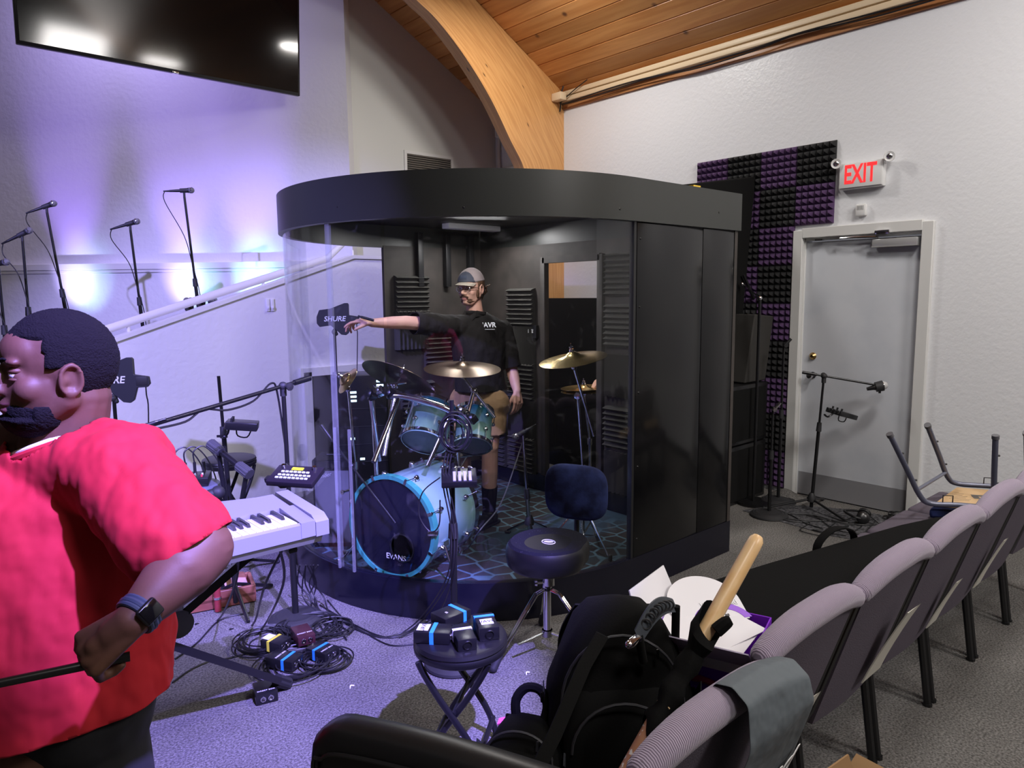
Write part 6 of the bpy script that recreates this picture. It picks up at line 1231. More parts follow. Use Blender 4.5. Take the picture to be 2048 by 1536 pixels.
# spare round base behind the stool is the mixer stand's own base
# ================= PEOPLE =================
def hand(mb, w, f, n, side, curl, k=1.0, spread=0, thumb=(.5, .8, .35), r0=.0105):
    f = V(f).normalized(); n = V(n); n = (n-f*n.dot(f)).normalized(); side = V(side); side = (side-f*side.dot(f)-n*side.dot(n)).normalized(); w = V(w)
    ln = [1.0, 1.08, 1.0, .8]
    for i in range(4):
        o_ = (.033-.022*i)*k; kn = w+f*(.088-(.006 if i in (0, 3) else 0))*k+side*o_; mb.caps(w+f*.01*k+side*o_*.55, kn, .0155*k, .0125*k, 10)
        d = (f+side*spread*(1.5-i)*.12).normalized(); p = kn; a = 0; c = curl[i] if isinstance(curl, (list, tuple)) else curl
        for j, l in enumerate((.044, .027, .021)):
            a += c*(1, 1.15, .8)[j]; dd = d*math.cos(a)+n*math.sin(a); q = p+dd*l*k*ln[i]; mb.caps(p, q, (r0-.0008*j)*k, (r0-.0012-.0008*j)*k, 10); p = q
    mb.caps(w+f*.02*k, w+f*.065*k-n*.004, .022*k, .018*k, 10)
    b = w+f*.022*k+side*.020*k; q = b+(f*thumb[0]+side*thumb[1]+n*thumb[2]).normalized()*.045*k; mb.caps(b, q, .0155*k, .0125*k, 10)
    e = q+(f*.85+side*.25+n*thumb[2]*1.2).normalized()*.030*k; mb.caps(q, e, .0115*k, .0105*k, 10); g_ = e+(f*.9+side*.0+n*thumb[2]*1.5).normalized()*.022*k; mb.caps(e, g_, .0105*k, .009*k, 10)
def head(mb, c, F, U, k=1.0, fat=0, nose=1.0, mouthopen=0):
    """head mass in a (forward, left, up) frame around c; returns the mapping"""
    F = V(F).normalized(); U = V(U); U = (U-F*U.dot(F)).normalized(); Lf = U.cross(F); R = Matrix((F, Lf, U)).transposed()
    P = lambda a, b_, e: V(c)+R @ V((a, b_, e))*k
    E_ = lambda p, r: mb.sph(P(*p), [x*k for x in r], R, 24, 16)
    E_((-.014, 0, .03), (.100, .078, .098)); E_((.018, 0, -.03), (.074, .064+fat*.4, .085)); E_((.055, 0, -.088), (.030+fat*.3, .034+fat*.4, .026+fat*.3)); E_((.048, 0, .045), (.046, .058, .050))
    for s in (-1, 1):
        mb.caps(P(-.005, s*.058, -.045), P(.045, s*.028, -.090), .020*k+fat*.4, .020*k+fat*.4)
        E_((.050, s*(.038+fat*.2), -.024), (.028+fat*.2, .024+fat*.2, .026+fat*.2)); E_((.078, s*.028, .030), (.013, .026, .009))
        E_((.0, s*.071, .0), (.018, .010, .034))
        E_((.064, s*.031, .004), (.020, .017, .016))
        E_((.094, s*.013, -.028), (.011, .009, .008))
        ec = P(-.008, s*.081, -.004)
        Re = Matrix((R.col[0], R.col[2], R.col[1])).transposed(); mb.torus(ec+R.col[1]*s*.005*k, Re, .020*k, .0048*k, 20, 8, ry=.030*k); mb.sph(P(-.006, s*.083, -.031), (.010*k, .007*k, .010*k)); mb.sph(ec-R.col[1]*s*.003*k, (.015*k, .004*k, .025*k), R); mb.sph(ec+R @ V((.012, s*.002, -.002))*k, (.006*k, .006*k, .008*k), R)
    mb.caps(P(.084, 0, .018), P(.110, 0, -.020), .0085*k, .0125*k*nose); E_((.106, 0, -.026), (.012, .012*nose, .010))
    E_((.082, 0, -.048), (.014, .026, .014)); E_((.090, 0, -.053), (.010, .024, .0052)); E_((.088, 0, -.0655-mouthopen), (.0105, .021, .0065)); E_((.076, 0, -.086), (.016, .022, .014))
    return P, R
def eyes(P, R, k, body, m0, ring=EYEW, look=(1, 0, 0)):
    """eyeballs and lids joined into the body mesh"""
    for s in (-1, 1):
        body.mi = m0; body.sph(P(.0735, s*.031, .006), .0118*k, R, 20, 14)
        body.mi = m0+1; d = V(look).normalized(); body.sph(P(.0735+.0072*d.x, s*.031+.0072*d.y, .006+.0072*d.z), (.0052*k, .0056*k, .0056*k), R, 14, 10)
        body.mi = 0; body.sph(P(.0725, s*.031, .0135), (.0142*k, .0155*k, .0080*k), R, 18, 12); body.sph(P(.0715, s*.031, -.0035), (.0138*k, .0150*k, .0062*k), R, 18, 12)
def hairshell(P, R, k, inside, m, parent, name='hair', grow=1.07, cen=(-.014, 0, .03), rad=(.100, .078, .098), nz=.0015):
    b = bmesh.new(); bmesh.ops.create_uvsphere(b, u_segments=96, v_segments=64, radius=1)
    for v in b.verts:
        n = v.co.copy(); q = V((cen[0]+n.x*rad[0], cen[1]+n.y*rad[1], cen[2]+n.z*rad[2])); g_ = grow if inside(q) else .93
        g_ += random.uniform(-1, 1)*nz/.1
        v.co = P(cen[0]+n.x*rad[0]*g_, cen[1]+n.y*rad[1]*g_, cen[2]+n.z*rad[2]*g_)
    mb = MB(); mb.merge(b); return obj(name, mb, m, parent, world=True, ang=180)
def wrinkle(mb, amp, freq, seed=0):
    from mathutils import noise
    for v in mb.bm.verts:
        n = v.normal; q = v.co*freq+V((seed, seed*2, 0)); q.z *= .55; v.co += n*(amp*(noise.noise(q)+.5*noise.noise(q*2.3)))
def mark(mb, fn):
    for f in mb.bm.faces:
        r = fn(f.calc_center_median())
        if r is not None: f.material_index = r
# ---------- man in the red shirt ----------
d1 = 1.46; hc1 = D(110, 748, 1.49); F1 = camdir(-.70, .06, -.71); U1 = camdir(.03, -1, -.14)
Ux = camdir(1, 0, 0); Ux = V((Ux.x, Ux.y, 0)).normalized(); Uf = camdir(0, 0, 1); Uf = V((Uf.x, Uf.y, 0)).normalized()
man = thing('person', 'person in a bright red t-shirt walking left, looking left and carrying a thin dark rod', 'person', (D(80, 1400, 1.6).x, D(80, 1400, 1.6).y, 0))
mb = MB(); P, R = head(mb, hc1, F1, U1, 1.02, fat=.020, nose=1.35)
nb = D(124, 900, 1.53); mb.caps(P(-.035, 0, -.05), nb, .070, .085); mb.caps(P(.01, 0, -.085), nb+V((0, 0, .03)), .05, .07)
tr = [(905, 95, .13, .09), (950, 85, .20, .13), (1050, 72, .25, .16), (1200, 75, .255, .175), (1350, 78, .255, .17), (1450, 75, .235, .16)]
for py, cx_, a_, b_ in tr: mb.sph(D(cx_, py, 1.57), (a_, b_, .10), Matrix((Ux, Uf, V((0, 0, 1)))).transposed(), 20, 12)
sh = D(285, 955, 1.46); el = D(402, 1098, 1.37); wr_ = D(262, 1243, 1.235)
mb.caps(sh, el, .068, .060, 32); mb.caps(el, el.lerp(wr_, .3), .060, .060, 32); mb.caps(el.lerp(wr_, .3), wr_, .060, .031, 32); mb.caps(wr_, wr_+camdir(-.78, .60, -.15)*.035, .0305, .027)
hf = (D(150, 1318, 1.18)-wr_).normalized(); hn = camdir(-.35, .9, .3); hs_ = camdir(-.5, -.75, -.25)
hand(mb, wr_, camdir(-.78, .60, -.15), camdir(.15, .45, 1), camdir(-.6, -.8, -.1), [.85, .95, 1.05, 1.1], 1.02, thumb=(.95, .25, .45), r0=.0112)
sf = D(-150, 980, 1.75); mb.caps(sf, D(-190, 1150, 1.7), .06, .05); mb.caps(D(-190, 1150, 1.7), D(-120, 1290, 1.45), .05, .035); hand(mb, D(-120, 1290, 1.45), camdir(.4, .7, -.3), camdir(.8, -.2, .2), camdir(0, -.3, -1), .6, 1.0)
hipz = .80; H1 = D(165, 1430, 1.56); H2 = D(20, 1430, 1.66)
foot1 = V((H1.x, H1.y, 0))+Ux*.16+Uf*-.02; foot2 = V((H2.x, H2.y, 0))-Ux*.22
for H_, ft_ in ((H1, foot1), (H2, foot2)):
    H_ = V((H_.x, H_.y, .86)); kn = H_.lerp(ft_, .5)+camdir(-1, 0, 0)*.03; kn.z = .47; an = V((ft_.x, ft_.y, .09)); H_.z = .78; mb.caps(H_, kn, .085, .062); mb.caps(kn, an, .06, .04); mb.caps(an-V((0, 0, .04)), an-V((0, 0, .055))-Ux*.14, .038, .03)
mb.caps(V((H1.x, H1.y, .78)), V((H2.x, H2.y, .78)), .10, .10)
vb_ = voxel(mb, .0042, 5)
def m1(c): 
    q = R.inverted() @ (c-hc1)
    if q.x > .080 and abs(q.y) < .030 and -.078 < q.z < -.052: return 3
    return None
mark(vb_, m1); eyes(P, R, 1.02, vb_, 1, look=(1, -.15, -.1))
body = obj('body', vb_, [SKIN1, EYEW, EYED, LIPS1], man, world=True, ang=180)
hairshell(P, R, 1.02, lambda q: (q.z > .075 or (q.z > .062-(q.x+.01)*-.25 and q.x < .078 and q.z > .06) or (q.x < .035 and q.z > .02) or (q.x < -.022 and q.z > -.055-.3*(q.x+.022))) and not (q.x > .082 and q.z < .075), HAIR1, man, grow=1.055, nz=.0012)
hairshell(P, R, 1.02, lambda q: (q.z < -.080 and q.x > -.0) or (q.x < .052 and q.x > .0 and q.z < -.055), HAIR1, man, 'beard', grow=1.09, cen=(.035, 0, -.068), rad=(.060, .066, .056), nz=.0015)
for s in (-1, 1):
    b = MB(); b.tube([P(.092, s*.012, .0315), P(.0905, s*.026, .036), P(.080, s*.044, .031)], [.0045, .0045, .004, .003, .002, .0015, .001], 8, sm=3); obj('eyebrow', b, HAIR1, man, world=True)
# shirt
b = MB()
prs = smooth_pts([V((py, cx_, 0)) for py, cx_ in ((886, 122), (905, 115), (930, 100), (985, 82), (1060, 73), (1150, 72), (1250, 75), (1340, 78), (1430, 80), (1500, 80))], 3)
abs_ = smooth_pts([V(q) for q in ((.05, .05, 0), (.12, .10, 0), (.20, .135, 0), (.250, .17, 0), (.272, .188, 0), (.282, .198, 0), (.286, .205, 0), (.284, .205, 0), (.278, .20, 0), (.27, .19, 0))], 3)
b.loft([[D(p.y, p.x, 1.57)+Ux*math.cos(2*PI*k/40)*q.x+Uf*math.sin(2*PI*k/40)*q.y for k in range(40)] for p, q in zip(prs, abs_)])
shs = D(250, 950, 1.46); sle = D(362, 1082, 1.385); b.caps(shs, sle, .098, .100, 24); b.caps(D(110, 925, 1.55), D(255, 945, 1.47), .105, .10, 20); b.caps(D(110, 925, 1.57), D(-110, 960, 1.72), .105, .10, 20); b.caps(D(-120, 960, 1.72), D(-190, 1110, 1.7), .095, .09, 20)
vs_ = voxel(b, .007, 9)
def cut(mbx, co, no):
    g_ = mbx.bm.verts[:]+mbx.bm.edges[:]+mbx.bm.faces[:]; bmesh.ops.bisect_plane(mbx.bm, geom=g_, plane_co=co, plane_no=no, clear_outer=True)
arm_d = (el-sh).normalized(); 
# open the sleeve at its hem, the shirt at its bottom edge and at the neck
cutp = D(368, 1104, 1.375)
def slice_(mbx, co, no): bmesh.ops.bisect_plane(mbx.bm, geom=mbx.bm.verts[:]+mbx.bm.edges[:]+mbx.bm.faces[:], plane_co=co, plane_no=no)
def delete(mbx, fn): bmesh.ops.delete(mbx.bm, geom=[v for v in mbx.bm.verts if fn(v.co)], context='VERTS')
vs_.bm.normal_update(); wrinkle(vs_, .013, 8, 3); wrinkle(vs_, .006, 22, 9)
sd1 = (D(350, 1250, 1.36)-D(300, 1155, 1.38)).normalized(); hemn = (D(420, 1160, 1.36)-D(372, 1108, 1.36)); hemn = (hemn+V((0, 0, -.02))).normalized()
slice_(vs_, cutp, hemn); delete(vs_, lambda c: (c-cutp).dot(hemn) > 1e-4 and (c-D(330, 1090, 1.38)).dot(Ux) > -.055)
hemz = D(78, 1398, 1.57).z
hn_ = (V((0, 0, 1))-Ux*.12).normalized(); hp0 = V((nb.x, nb.y, hemz)); slice_(vs_, hp0, hn_); delete(vs_, lambda c: (c-hp0).dot(hn_) < -1e-4)
delete(vs_, lambda c: c.z > nb.z+.012+.35*(c-nb).dot(Ux) and (c-V((nb.x, nb.y, c.z))).length < .095)
sh_o = obj('t_shirt', vs_, RED, man, world=True, ang=180); so = sh_o.modifiers.new('s', 'SOLIDIFY'); so.thickness = .004; so.offset = 1
b = MB(); Rn = frame(V((0, 0, 1))-Ux*.36); b.torus(nb+V((0, 0, .012))-Ux*.012, Matrix((Ux, Uf, V((0, 0, 1)))).transposed() @ Euler((0, -.34, 0)).to_matrix(), .094, .009, 40, 8, ry=.088); obj('shirt_collar', b, RED, man, world=True)
b = MB(); b.torus(nb+V((0, 0, .022))-Ux*.010, Matrix((Ux, Uf, V((0, 0, 1)))).transposed() @ Euler((0, -.34, 0)).to_matrix(), .087, .007, 40, 8, ry=.081); obj('undershirt_collar', b, mat('white_undershirt', (.75, .73, .68), .8), man, world=True)
# trousers
b = MB(); b.caps(V((H1.x, H1.y, .74)), V((H2.x, H2.y, .74)), .15, .15, 20)
for H_, ft_ in ((H1, foot1), (H2, foot2)):
    H_ = V((H_.x, H_.y, .82)); kn = H_.lerp(ft_, .5)+camdir(-1, 0, 0)*.03; kn.z = .47; an = V((ft_.x, ft_.y, .10)); b.caps(H_, kn, .125, .095, 20); b.caps(kn, an, .092, .075, 20)
vt = voxel(b, .010, 6); vt.bm.normal_update(); wrinkle(vt, .008, 10, 5); delete(vt, lambda c: c.z > hemz+.05); obj('trousers', vt, mat('black_trousers', (.009, .009, .012), .85), man, world=True, ang=180)
for ft_ in (foot1, foot2):
    b = MB(); b.caps(V((ft_.x, ft_.y, .045))+Ux*.04, V((ft_.x, ft_.y, .04))-Ux*.17, .045, .038, 16); b.box(V((ft_.x, ft_.y, .012))-Ux*.065, (.30, .095, .022), Matrix.Rotation(math.atan2(Ux.y, Ux.x), 3, 'Z'), bev=.008); obj('shoe', b, VINYL, man, world=True)
# watch
wc_ = wr_.lerp(el, .10); ad = (wr_-el).normalized(); Rw2 = frame(ad); b = MB()
b.tube([wc_+Rw2 @ V((math.cos(2*PI*i/24)*.0345, math.sin(2*PI*i/24)*.0345, 0)) for i in range(24)], .006, 8, closed=True)
for dz_ in (-.008, .008): b.tube([wc_+ad*dz_+Rw2 @ V((math.cos(2*PI*i/24)*.0342, math.sin(2*PI*i/24)*.0342, 0)) for i in range(24)], .005, 8, closed=True)
wt = obj('watch_strap', b, mat('blue_grey_strap', (.045, .06, .10), .5), man, world=True)
wn = (camdir(.35, .2, -1)); wn = (wn-ad*wn.dot(ad)).normalized(); b = MB(); Rf = Matrix((ad, wn.cross(ad), wn)).transposed(); b.box(wc_+wn*.038, (.040, .034, .011), Rf, bev=.005, seg=3); obj('watch_case', b, BLACKM, wt, world=True)
b = MB(); b.box(wc_+wn*.0437, (.034, .028, .002), Rf, bev=.0008); obj('watch_face', b, SCREEN, wt, world=True)
# rod in hand
gp_ = wr_+camdir(-.78, .60, -.15)*.085+camdir(.15, .45, 1)*.030; b = MB(); b.cyl(gp_+camdir(1, .1, .15)*.05, D(-140, 1395, 1.12), .0085, .007, n=12); rod = single('dark_rod', b, BLACKM, 'thin dark rod held in the hand of the person in red', 'rod')
# ---------- someone outside the booth doorway, only a hand showing ----------
def outsider():
    hp = D(1190, 764, 5.40); c = V((4.50, 3.66, 0)); t = thing('person', 'person in black outside the booth doorway, only a hand on the small cymbal showing', 'person', c)
    mb = MB(); Fd = V((-.95, -.1, 0)); P3, R3 = head(mb, c+V((0, 0, 1.62)), Fd, V((0, 0, 1)), 1.0); mb.caps(c+V((0, 0, 1.58)), c+V((0, 0, 1.45)), .052, .06); mb.caps(c+V((0, -.16, 1.40)), c+V((0, .16, 1.40)), .06, .06); mb.caps(c+V((0, 0, 1.35)), c+V((0, 0, .95)), .13, .13)
    for s in (-1, 1): mb.caps(c+V((0, s*.09, .9)), c+V((0, s*.10, .5)), .075, .055); mb.caps(c+V((0, s*.10, .5)), c+V((.02, s*.10, .09)), .055, .038); mb.caps(c+V((.02, s*.10, .045)), c+V((-.12, s*.10, .035)), .035, .03)
    e = c+V((-.12, -.20, 1.10)); w_ = hp+(e-hp).normalized()*.10; mb.caps(c+V((0, -.17, 1.40)), e, .05, .042); mb.caps(e, w_, .042, .028); hand(mb, w_, (hp-w_)+V((0, 0, -.01)), (0, 0, -1), V((.2, -1, 0)), [.3, .35, .4, .5], 1.0, thumb=(.7, .6, .5))
    mb.caps(c+V((0, .17, 1.40)), c+V((0, .22, 1.10)), .05, .042); mb.caps(c+V((0, .22, 1.10)), c+V((-.05, .22, .86)), .042, .028); hand(mb, c+V((-.05, .22, .85)), (0, 0, -1), (-.3, -1, 0), (-1, 0, 0), .4, 1.0)
    eb = voxel(mb, .006, 4); eyes(P3, R3, 1.0, eb, 1); obj('body', eb, [SKIN2, EYEW, EYED], t, world=True, ang=180)
    hairshell(P3, R3, 1.0, lambda q: q.z > .05 or (q.x < .01 and q.z > -.03), HAIR2, t, grow=1.08)
    b = MB(); b.caps(c+V((0, -.16, 1.39)), c+V((0, .16, 1.39)), .08, .08); b.caps(c+V((0, 0, 1.35)), c+V((0, 0, .92)), .155, .155); b.caps(c+V((0, -.17, 1.39)), c.lerp(e, 1)*0+(c+V((0, -.17, 1.39))).lerp(e, .7), .07, .065); b.caps(c+V((0, .17, 1.39)), c+V((0, .21, 1.18)), .07, .065); obj('black_shirt', voxel(b, .010, 5), CLOTHB, t, world=True, ang=180)
    b = MB(); b.caps(c+V((0, -.07, .88)), c+V((0, .07, .88)), .13, .13)
    for s in (-1, 1): b.caps(c+V((0, s*.09, .85)), c+V((.02, s*.10, .12)), .10, .07)
    obj('trousers', voxel(b, .010, 5), CLOTHB, t, world=True, ang=180)
    for s in (-1, 1): b = MB(); b.caps(c+V((.04, s*.10, .048)), c+V((-.14, s*.10, .042)), .045, .036); obj('shoe', b, VINYL, t, world=True)
outsider()
# ---------- man in the booth ----------
d2 = 4.80; hc2 = D(941, 577, d2); F2 = camdir(-.45, .20, -.86); U2 = camdir(.06, -1, -.02)
m2_ = thing('person', 'person in grey cap, glasses, black polo and tan shorts reaching out inside the drum booth', 'person', (D(972, 1030, 4.87).x, D(972, 1030, 4.87).y, FZ))
K = .98; mb = MB(); P, R = head(mb, hc2, F2, U2, K)
nk = D(950, 630, 4.84); mb.caps(P(-.03, 0, -.05), nk, .050, .060)
ch = D(958, 690, 4.86); pe = D(962, 800, 4.9); s1_ = D(902, 652, 4.72); s2_ = D(1004, 662, 4.98)
Xb = (s2_-s1_); Xb = V((Xb.x, Xb.y, 0)).normalized(); Yb_ = Xb.cross(V((0, 0, 1))); RB = Matrix((Xb, Yb_, V((0, 0, 1)))).transposed()
for p_, a_, b_, c_ in ((D(955, 655, 4.85), .16, .09, .08), (ch, .16, .105, .14), (D(960, 745, 4.88), .145, .10, .13), (pe, .155, .11, .12)): mb.sph(p_, (a_, b_, c_), RB, 20, 12)
mb.caps(s1_, s2_, .055, .055); e1_ = D(812, 645, 4.48); w1_ = D(744, 646, 4.30); e2_ = D(1024, 742, 4.98); w2_ = D(1034, 782, 4.90)
mb.caps(s1_, e1_, .050, .043); mb.caps(e1_, e1_.lerp(w1_, .4), .043, .040); mb.caps(e1_.lerp(w1_, .4), w1_, .040, .026)
mb.caps(s2_, e2_, .050, .043); mb.caps(e2_, e2_.lerp(w2_, .4), .043, .040); mb.caps(e2_.lerp(w2_, .4), w2_, .040, .027)
hand(mb, w1_, camdir(-1, -.12, -.3), camdir(-.1, .9, .1), camdir(-.1, -.2, -1), [.30, .5, .7, .8], 1.0, spread=.6, thumb=(.7, .5, .45))
hand(mb, w2_, camdir(.10, 1, -.10), camdir(-.6, .1, .6), camdir(-.6, .1, -.7), [.35, .45, .5, .55], 1.0, spread=.4, thumb=(.7, .6, .3))
hip1 = D(935, 815, 4.95); hip2 = D(982, 818, 4.86); kn1 = D(925, 905, 4.92); kn2 = D(980, 895, 4.78); an1 = D(930, 1000, 5.03); an2 = D(978, 1003, 4.88)
fz1 = V((an1.x, an1.y, FZ+.09)); fz2 = V((an2.x, an2.y, FZ+.09))
for h_, k_, a_ in ((hip1, kn1, fz1), (hip2, kn2, fz2)): mb.caps(h_, k_, .080, .058); mb.caps(k_, k_.lerp(a_, .35), .055, .056); mb.caps(k_.lerp(a_, .35), a_, .056, .038); fd = camdir(-.5, 0, -.8); fd = V((fd.x, fd.y, 0)).normalized(); mb.caps(a_-V((0, 0, .04)), a_-V((0, 0, .055))+fd*.13, .036, .028)
vb_ = voxel(mb, .0052, 4)
def m2f(c):
    q = R.inverted() @ (c-hc2)
    if q.x > .082 and abs(q.y) < .026 and -.070 < q.z < -.050: return 3
    return None
mark(vb_, m2f); eyes(P, R, K, vb_, 1)
obj('body', vb_, [SKIN2, EYEW, EYED, mat('rosy_lips', (.5, .2, .17), .4)], m2_, world=True, ang=180)
hairshell(P, R, K, lambda q: q.x < .02 and q.z > -.055 and (q.x < -.03 or abs(q.y) > .05) and q.z < .06, HAIR2, m2_, grow=1.10, nz=.003)
b = MB()
for i in range(26):
    a0_ = P(-.10+random.uniform(-.02, .02), random.uniform(-.03, .03), .00+random.uniform(-.03, .03)); b.tube([a0_, a0_+R @ V((-.04+random.uniform(-.02, .02), random.uniform(-.03, .03), random.uniform(-.04, .03))), a0_+R @ V((-.05+random.uniform(-.03, .03), random.uniform(-.05, .05), -.05+random.uniform(-.04, .06)))], .004, 5, sm=3)
b.sph(P(-.12, 0, -.0), (.026, .026, .030)); obj('ponytail', b, HAIR2, m2_, world=True)
b = MB(); b.tube([P(.088, -.030, -.052), P(.098, -.014, -.043), P(.100, 0, -.041), P(.098, .014, -.043), P(.088, .030, -.052)], .0055, 8, sm=3); obj('moustache', b, HAIR2, m2_, world=True)
hairshell(P, R, K, lambda q: q.z < -.078 and q.x > .02, HAIR2, m2_, 'beard', grow=1.05, cen=(.03, 0, -.06), rad=(.060, .056, .052), nz=.002)
for s in (-1, 1): b = MB(); b.sph(P(.015, s*.066, -.035), (.022, .008, .030), R); obj('sideburn', b, HAIR2, m2_, world=True)
hairshell(P, R, K, lambda q: q.z > .045 and not (q.x > .05 and q.z < .10), CAPG, m2_, 'cap', grow=1.13, nz=0)
hairshell(P, R, K, lambda q: q.z > .045 and q.x > .045, CAPD, m2_, 'cap_front', grow=1.14, nz=0)
b = MB(); rg = []
for i in range(15):
    a = -1.15+2.3*i/14; x0_, y0_ = .072*math.cos(a)+.012, .078*math.sin(a); x1_, y1_ = .072*math.cos(a)+.015+.075*math.cos(a)**1.0, .072*math.sin(a)
    z0_ = .052-.018*(y0_/.078)**2; z1_ = .040-.022*(y1_/.078)**2; rg.append([P(x0_, y0_, z0_), P(x1_, y1_, z1_), P(x1_, y1_, z1_-.003), P(x0_, y0_, z0_-.003)])
b.loft(rg); obj('cap_brim', b, mat('beige_cap_brim', (.42, .36, .28), .8), m2_, world=True)
b = MB(); b.box(P(.087, 0, .082), (.004, .05, .025), R @ Euler((0, -.35, 0)).to_matrix(), bev=.0015); obj('cap_badge', b, mat('dark_badge', (.05, .06, .09), .5), m2_, world=True)
b = MB()
for s in (-1, 1): b.torus(P(.094, s*.032, .002), Matrix((R.col[1], R.col[2], R.col[0])).transposed(), .021, .0016, 24, 6, ry=.019); b.tube([P(.092, s*.053, .008), P(.06, s*.072, .010), P(-.005, s*.079, .010)], .0016, 6)
b.tube([P(.097, -.011, .005), P(.102, 0, .008), P(.097, .011, .005)], .0016, 6, sm=2); gl = obj('glasses_frame', b, CHROME, m2_, world=True)
for s in (-1, 1): b = MB(); b.cyl(P(.0935, s*.032, .002), P(.0945, s*.032, .002), .019, n=20); obj('lens', b, GLASS, gl, world=True)
# polo shirt
b = MB()
pr2 = smooth_pts([V((626, 952, 0)), V((636, 954, 0)), V((655, 956, 0)), V((700, 958, 0)), V((740, 960, 0)), V((775, 962, 0)), V((815, 963, 0))], 3); ab2 = smooth_pts([V((.06, .06, 0)), V((.145, .10, 0)), V((.192, .125, 0)), V((.195, .138, 0)), V((.182, .135, 0)), V((.186, .142, 0)), V((.188, .145, 0))], 3)
b.loft([[D(p.y, p.x, 4.87)+Xb*math.cos(2*PI*k/36)*q.x+Yb_*math.sin(2*PI*k/36)*q.y for k in range(36)] for p, q in zip(pr2, ab2)])
b.caps(s1_, s2_, .072, .072, 18); sl1 = s1_.lerp(e1_, .82); sl2 = s2_.lerp(e2_, .92); b.caps(s1_, sl1, .074, .066, 18); b.caps(s2_, sl2, .074, .068, 18)
vp = voxel(b, .008, 7); vp.bm.normal_update(); wrinkle(vp, .010, 9, 11); wrinkle(vp, .004, 24, 2)
n1 = (e1_-s1_).normalized(); n2 = (e2_-s2_).normalized()
slice_(vp, sl1, n1); slice_(vp, sl2, n2); slice_(vp, D(962, 778, 4.9), (0, 0, 1)); delete(vp, lambda c: ((c-sl1).dot(n1) > 1e-4 and (c-sl1).length < .16) or ((c-sl2).dot(n2) > 1e-4 and (c-sl2).length < .15 and (c-D(985, 740, 4.9)).dot(Xb) > .04))
pz_ = D(962, 778, 4.9).z; delete(vp, lambda c: c.z < pz_-1e-4)
delete(vp, lambda c: c.z > nk.z-.005 and (V((c.x-nk.x, c.y-nk.y))).length < .074)
po_ = obj('polo_shirt', vp, POLO, m2_, world=True, ang=180); so = po_.modifiers.new('s', 'SOLIDIFY'); so.thickness = .004; so.offset = 1
fr = camdir(-.45, 0, -.9); fr = V((fr.x, fr.y, 0)).normalized(); fs = fr.cross(V((0, 0, 1)))
b = MB()
for s in (-1, 1): c0_ = nk+V((0, 0, .018)); b.loft([[c0_+fs*s*.07, c0_+fs*s*.075+V((0, 0, -.025)), c0_+fs*s*.079+V((0, 0, -.025)), c0_+fs*s*.074+V((0, 0, .002))], [c0_+V((0, 0, .022))+fr*.055+fs*s*.045+V((0, 0, -.01)), c0_+V((0, 0, .022))+fr*.085+fs*s*.055+V((0, 0, -.05)), c0_+V((0, 0, .022))+fr*.089+fs*s*.055+V((0, 0, -.05)), c0_+V((0, 0, .022))+fr*.058+fs*s*.046+V((0, 0, -.008))], [c0_+V((0, 0, .022))+fr*.09+fs*s*.012+V((0, 0, -.045)), c0_+V((0, 0, .022))+fr*.115+fs*s*.035+V((0, 0, -.085)), c0_+V((0, 0, .022))+fr*.118+fs*s*.035+V((0, 0, -.085)), c0_+V((0, 0, .022))+fr*.093+fs*s*.012+V((0, 0, -.043))]])
b.torus(nk+V((0, 0, .004)), frame(V((0, 0, 1))-fr*.25), .070, .012, 32, 8, ry=.066); obj('polo_collar', b, POLO, m2_, world=True)
# chest logo: find the shirt surface in front of the camera's line, then print there
bpy.context.view_layer.update()
dg = bpy.context.evaluated_depsgraph_get()
hit, loc_, nr, *_ = [None]*4
pe_ = po_.evaluated_get(dg); inv = wm(po_).inverted(); r_ = ray(977, 651); ok, loc_, nr, _i = pe_.ray_cast(inv @ O, (inv.to_3x3() @ r_).normalized())
if ok:
    lp_ = wm(po_) @ loc_; nw = camdir(-.25, 0, -1); text('UAVR', .045, lp_+nw*.026, camdir(1, 0, -.25), (0, 0, 1), TEXTW, m2_, name='chest_logo', ext=.0006, bold=.0012)
    b = MB(); b.box(lp_+nw*.025+V((0, 0, -.027)), (.10, .003, .003), Matrix.Rotation(math.atan2(camdir(1, 0, -.25).y, camdir(1, 0, -.25).x), 3, 'Z')); obj('logo_underline', b, TEXTW, m2_, world=True)
b = MB(); b.caps(hip1+V((0, 0, .03)), hip2+V((0, 0, .03)), .13, .13, 18); b.sph(pe, (.17, .125, .12), RB, 20, 12)
for h_, k_ in ((hip1, kn1), (hip2, kn2)): b.caps(h_, h_.lerp(k_, .72), .112, .098, 18)
vt = voxel(b, .009, 6); vt.bm.normal_update(); wrinkle(vt, .008, 11, 6); sz_ = D(975, 866, 4.85).z; delete(vt, lambda c: c.z < sz_); delete(vt, lambda c: c.z > pz_+.09)
o = obj('shorts', vt, TAN, m2_, world=True, ang=180); so = o.modifiers.new('s', 'SOLIDIFY'); so.thickness = .004
for k_, a_ in ((kn1, fz1), (kn2, fz2)):
    q = a_.lerp(k_, .40); b = MB(); b.tube([q, a_.lerp(k_, .2), a_, a_-V((0, 0, .03))], [.056, .050, .043, .045], 16); obj('sock', b, CLOTHB, m2_, world=True)
    b = MB(); b.caps(V((a_.x, a_.y, FZ+.045))-fd*.03, V((a_.x, a_.y, FZ+.035))+fd*.16, .046, .034, 16); b.caps(V((a_.x, a_.y, FZ+.05)), V((a_.x, a_.y, FZ+.075)), .048, .05, 16); b.box(V((a_.x, a_.y, FZ+.010))+fd*.065, (.29, .09, .02), Matrix.Rotation(math.atan2(fd.y, fd.x), 3, 'Z'), bev=.008); obj('shoe', b, VINYL, m2_, world=True)
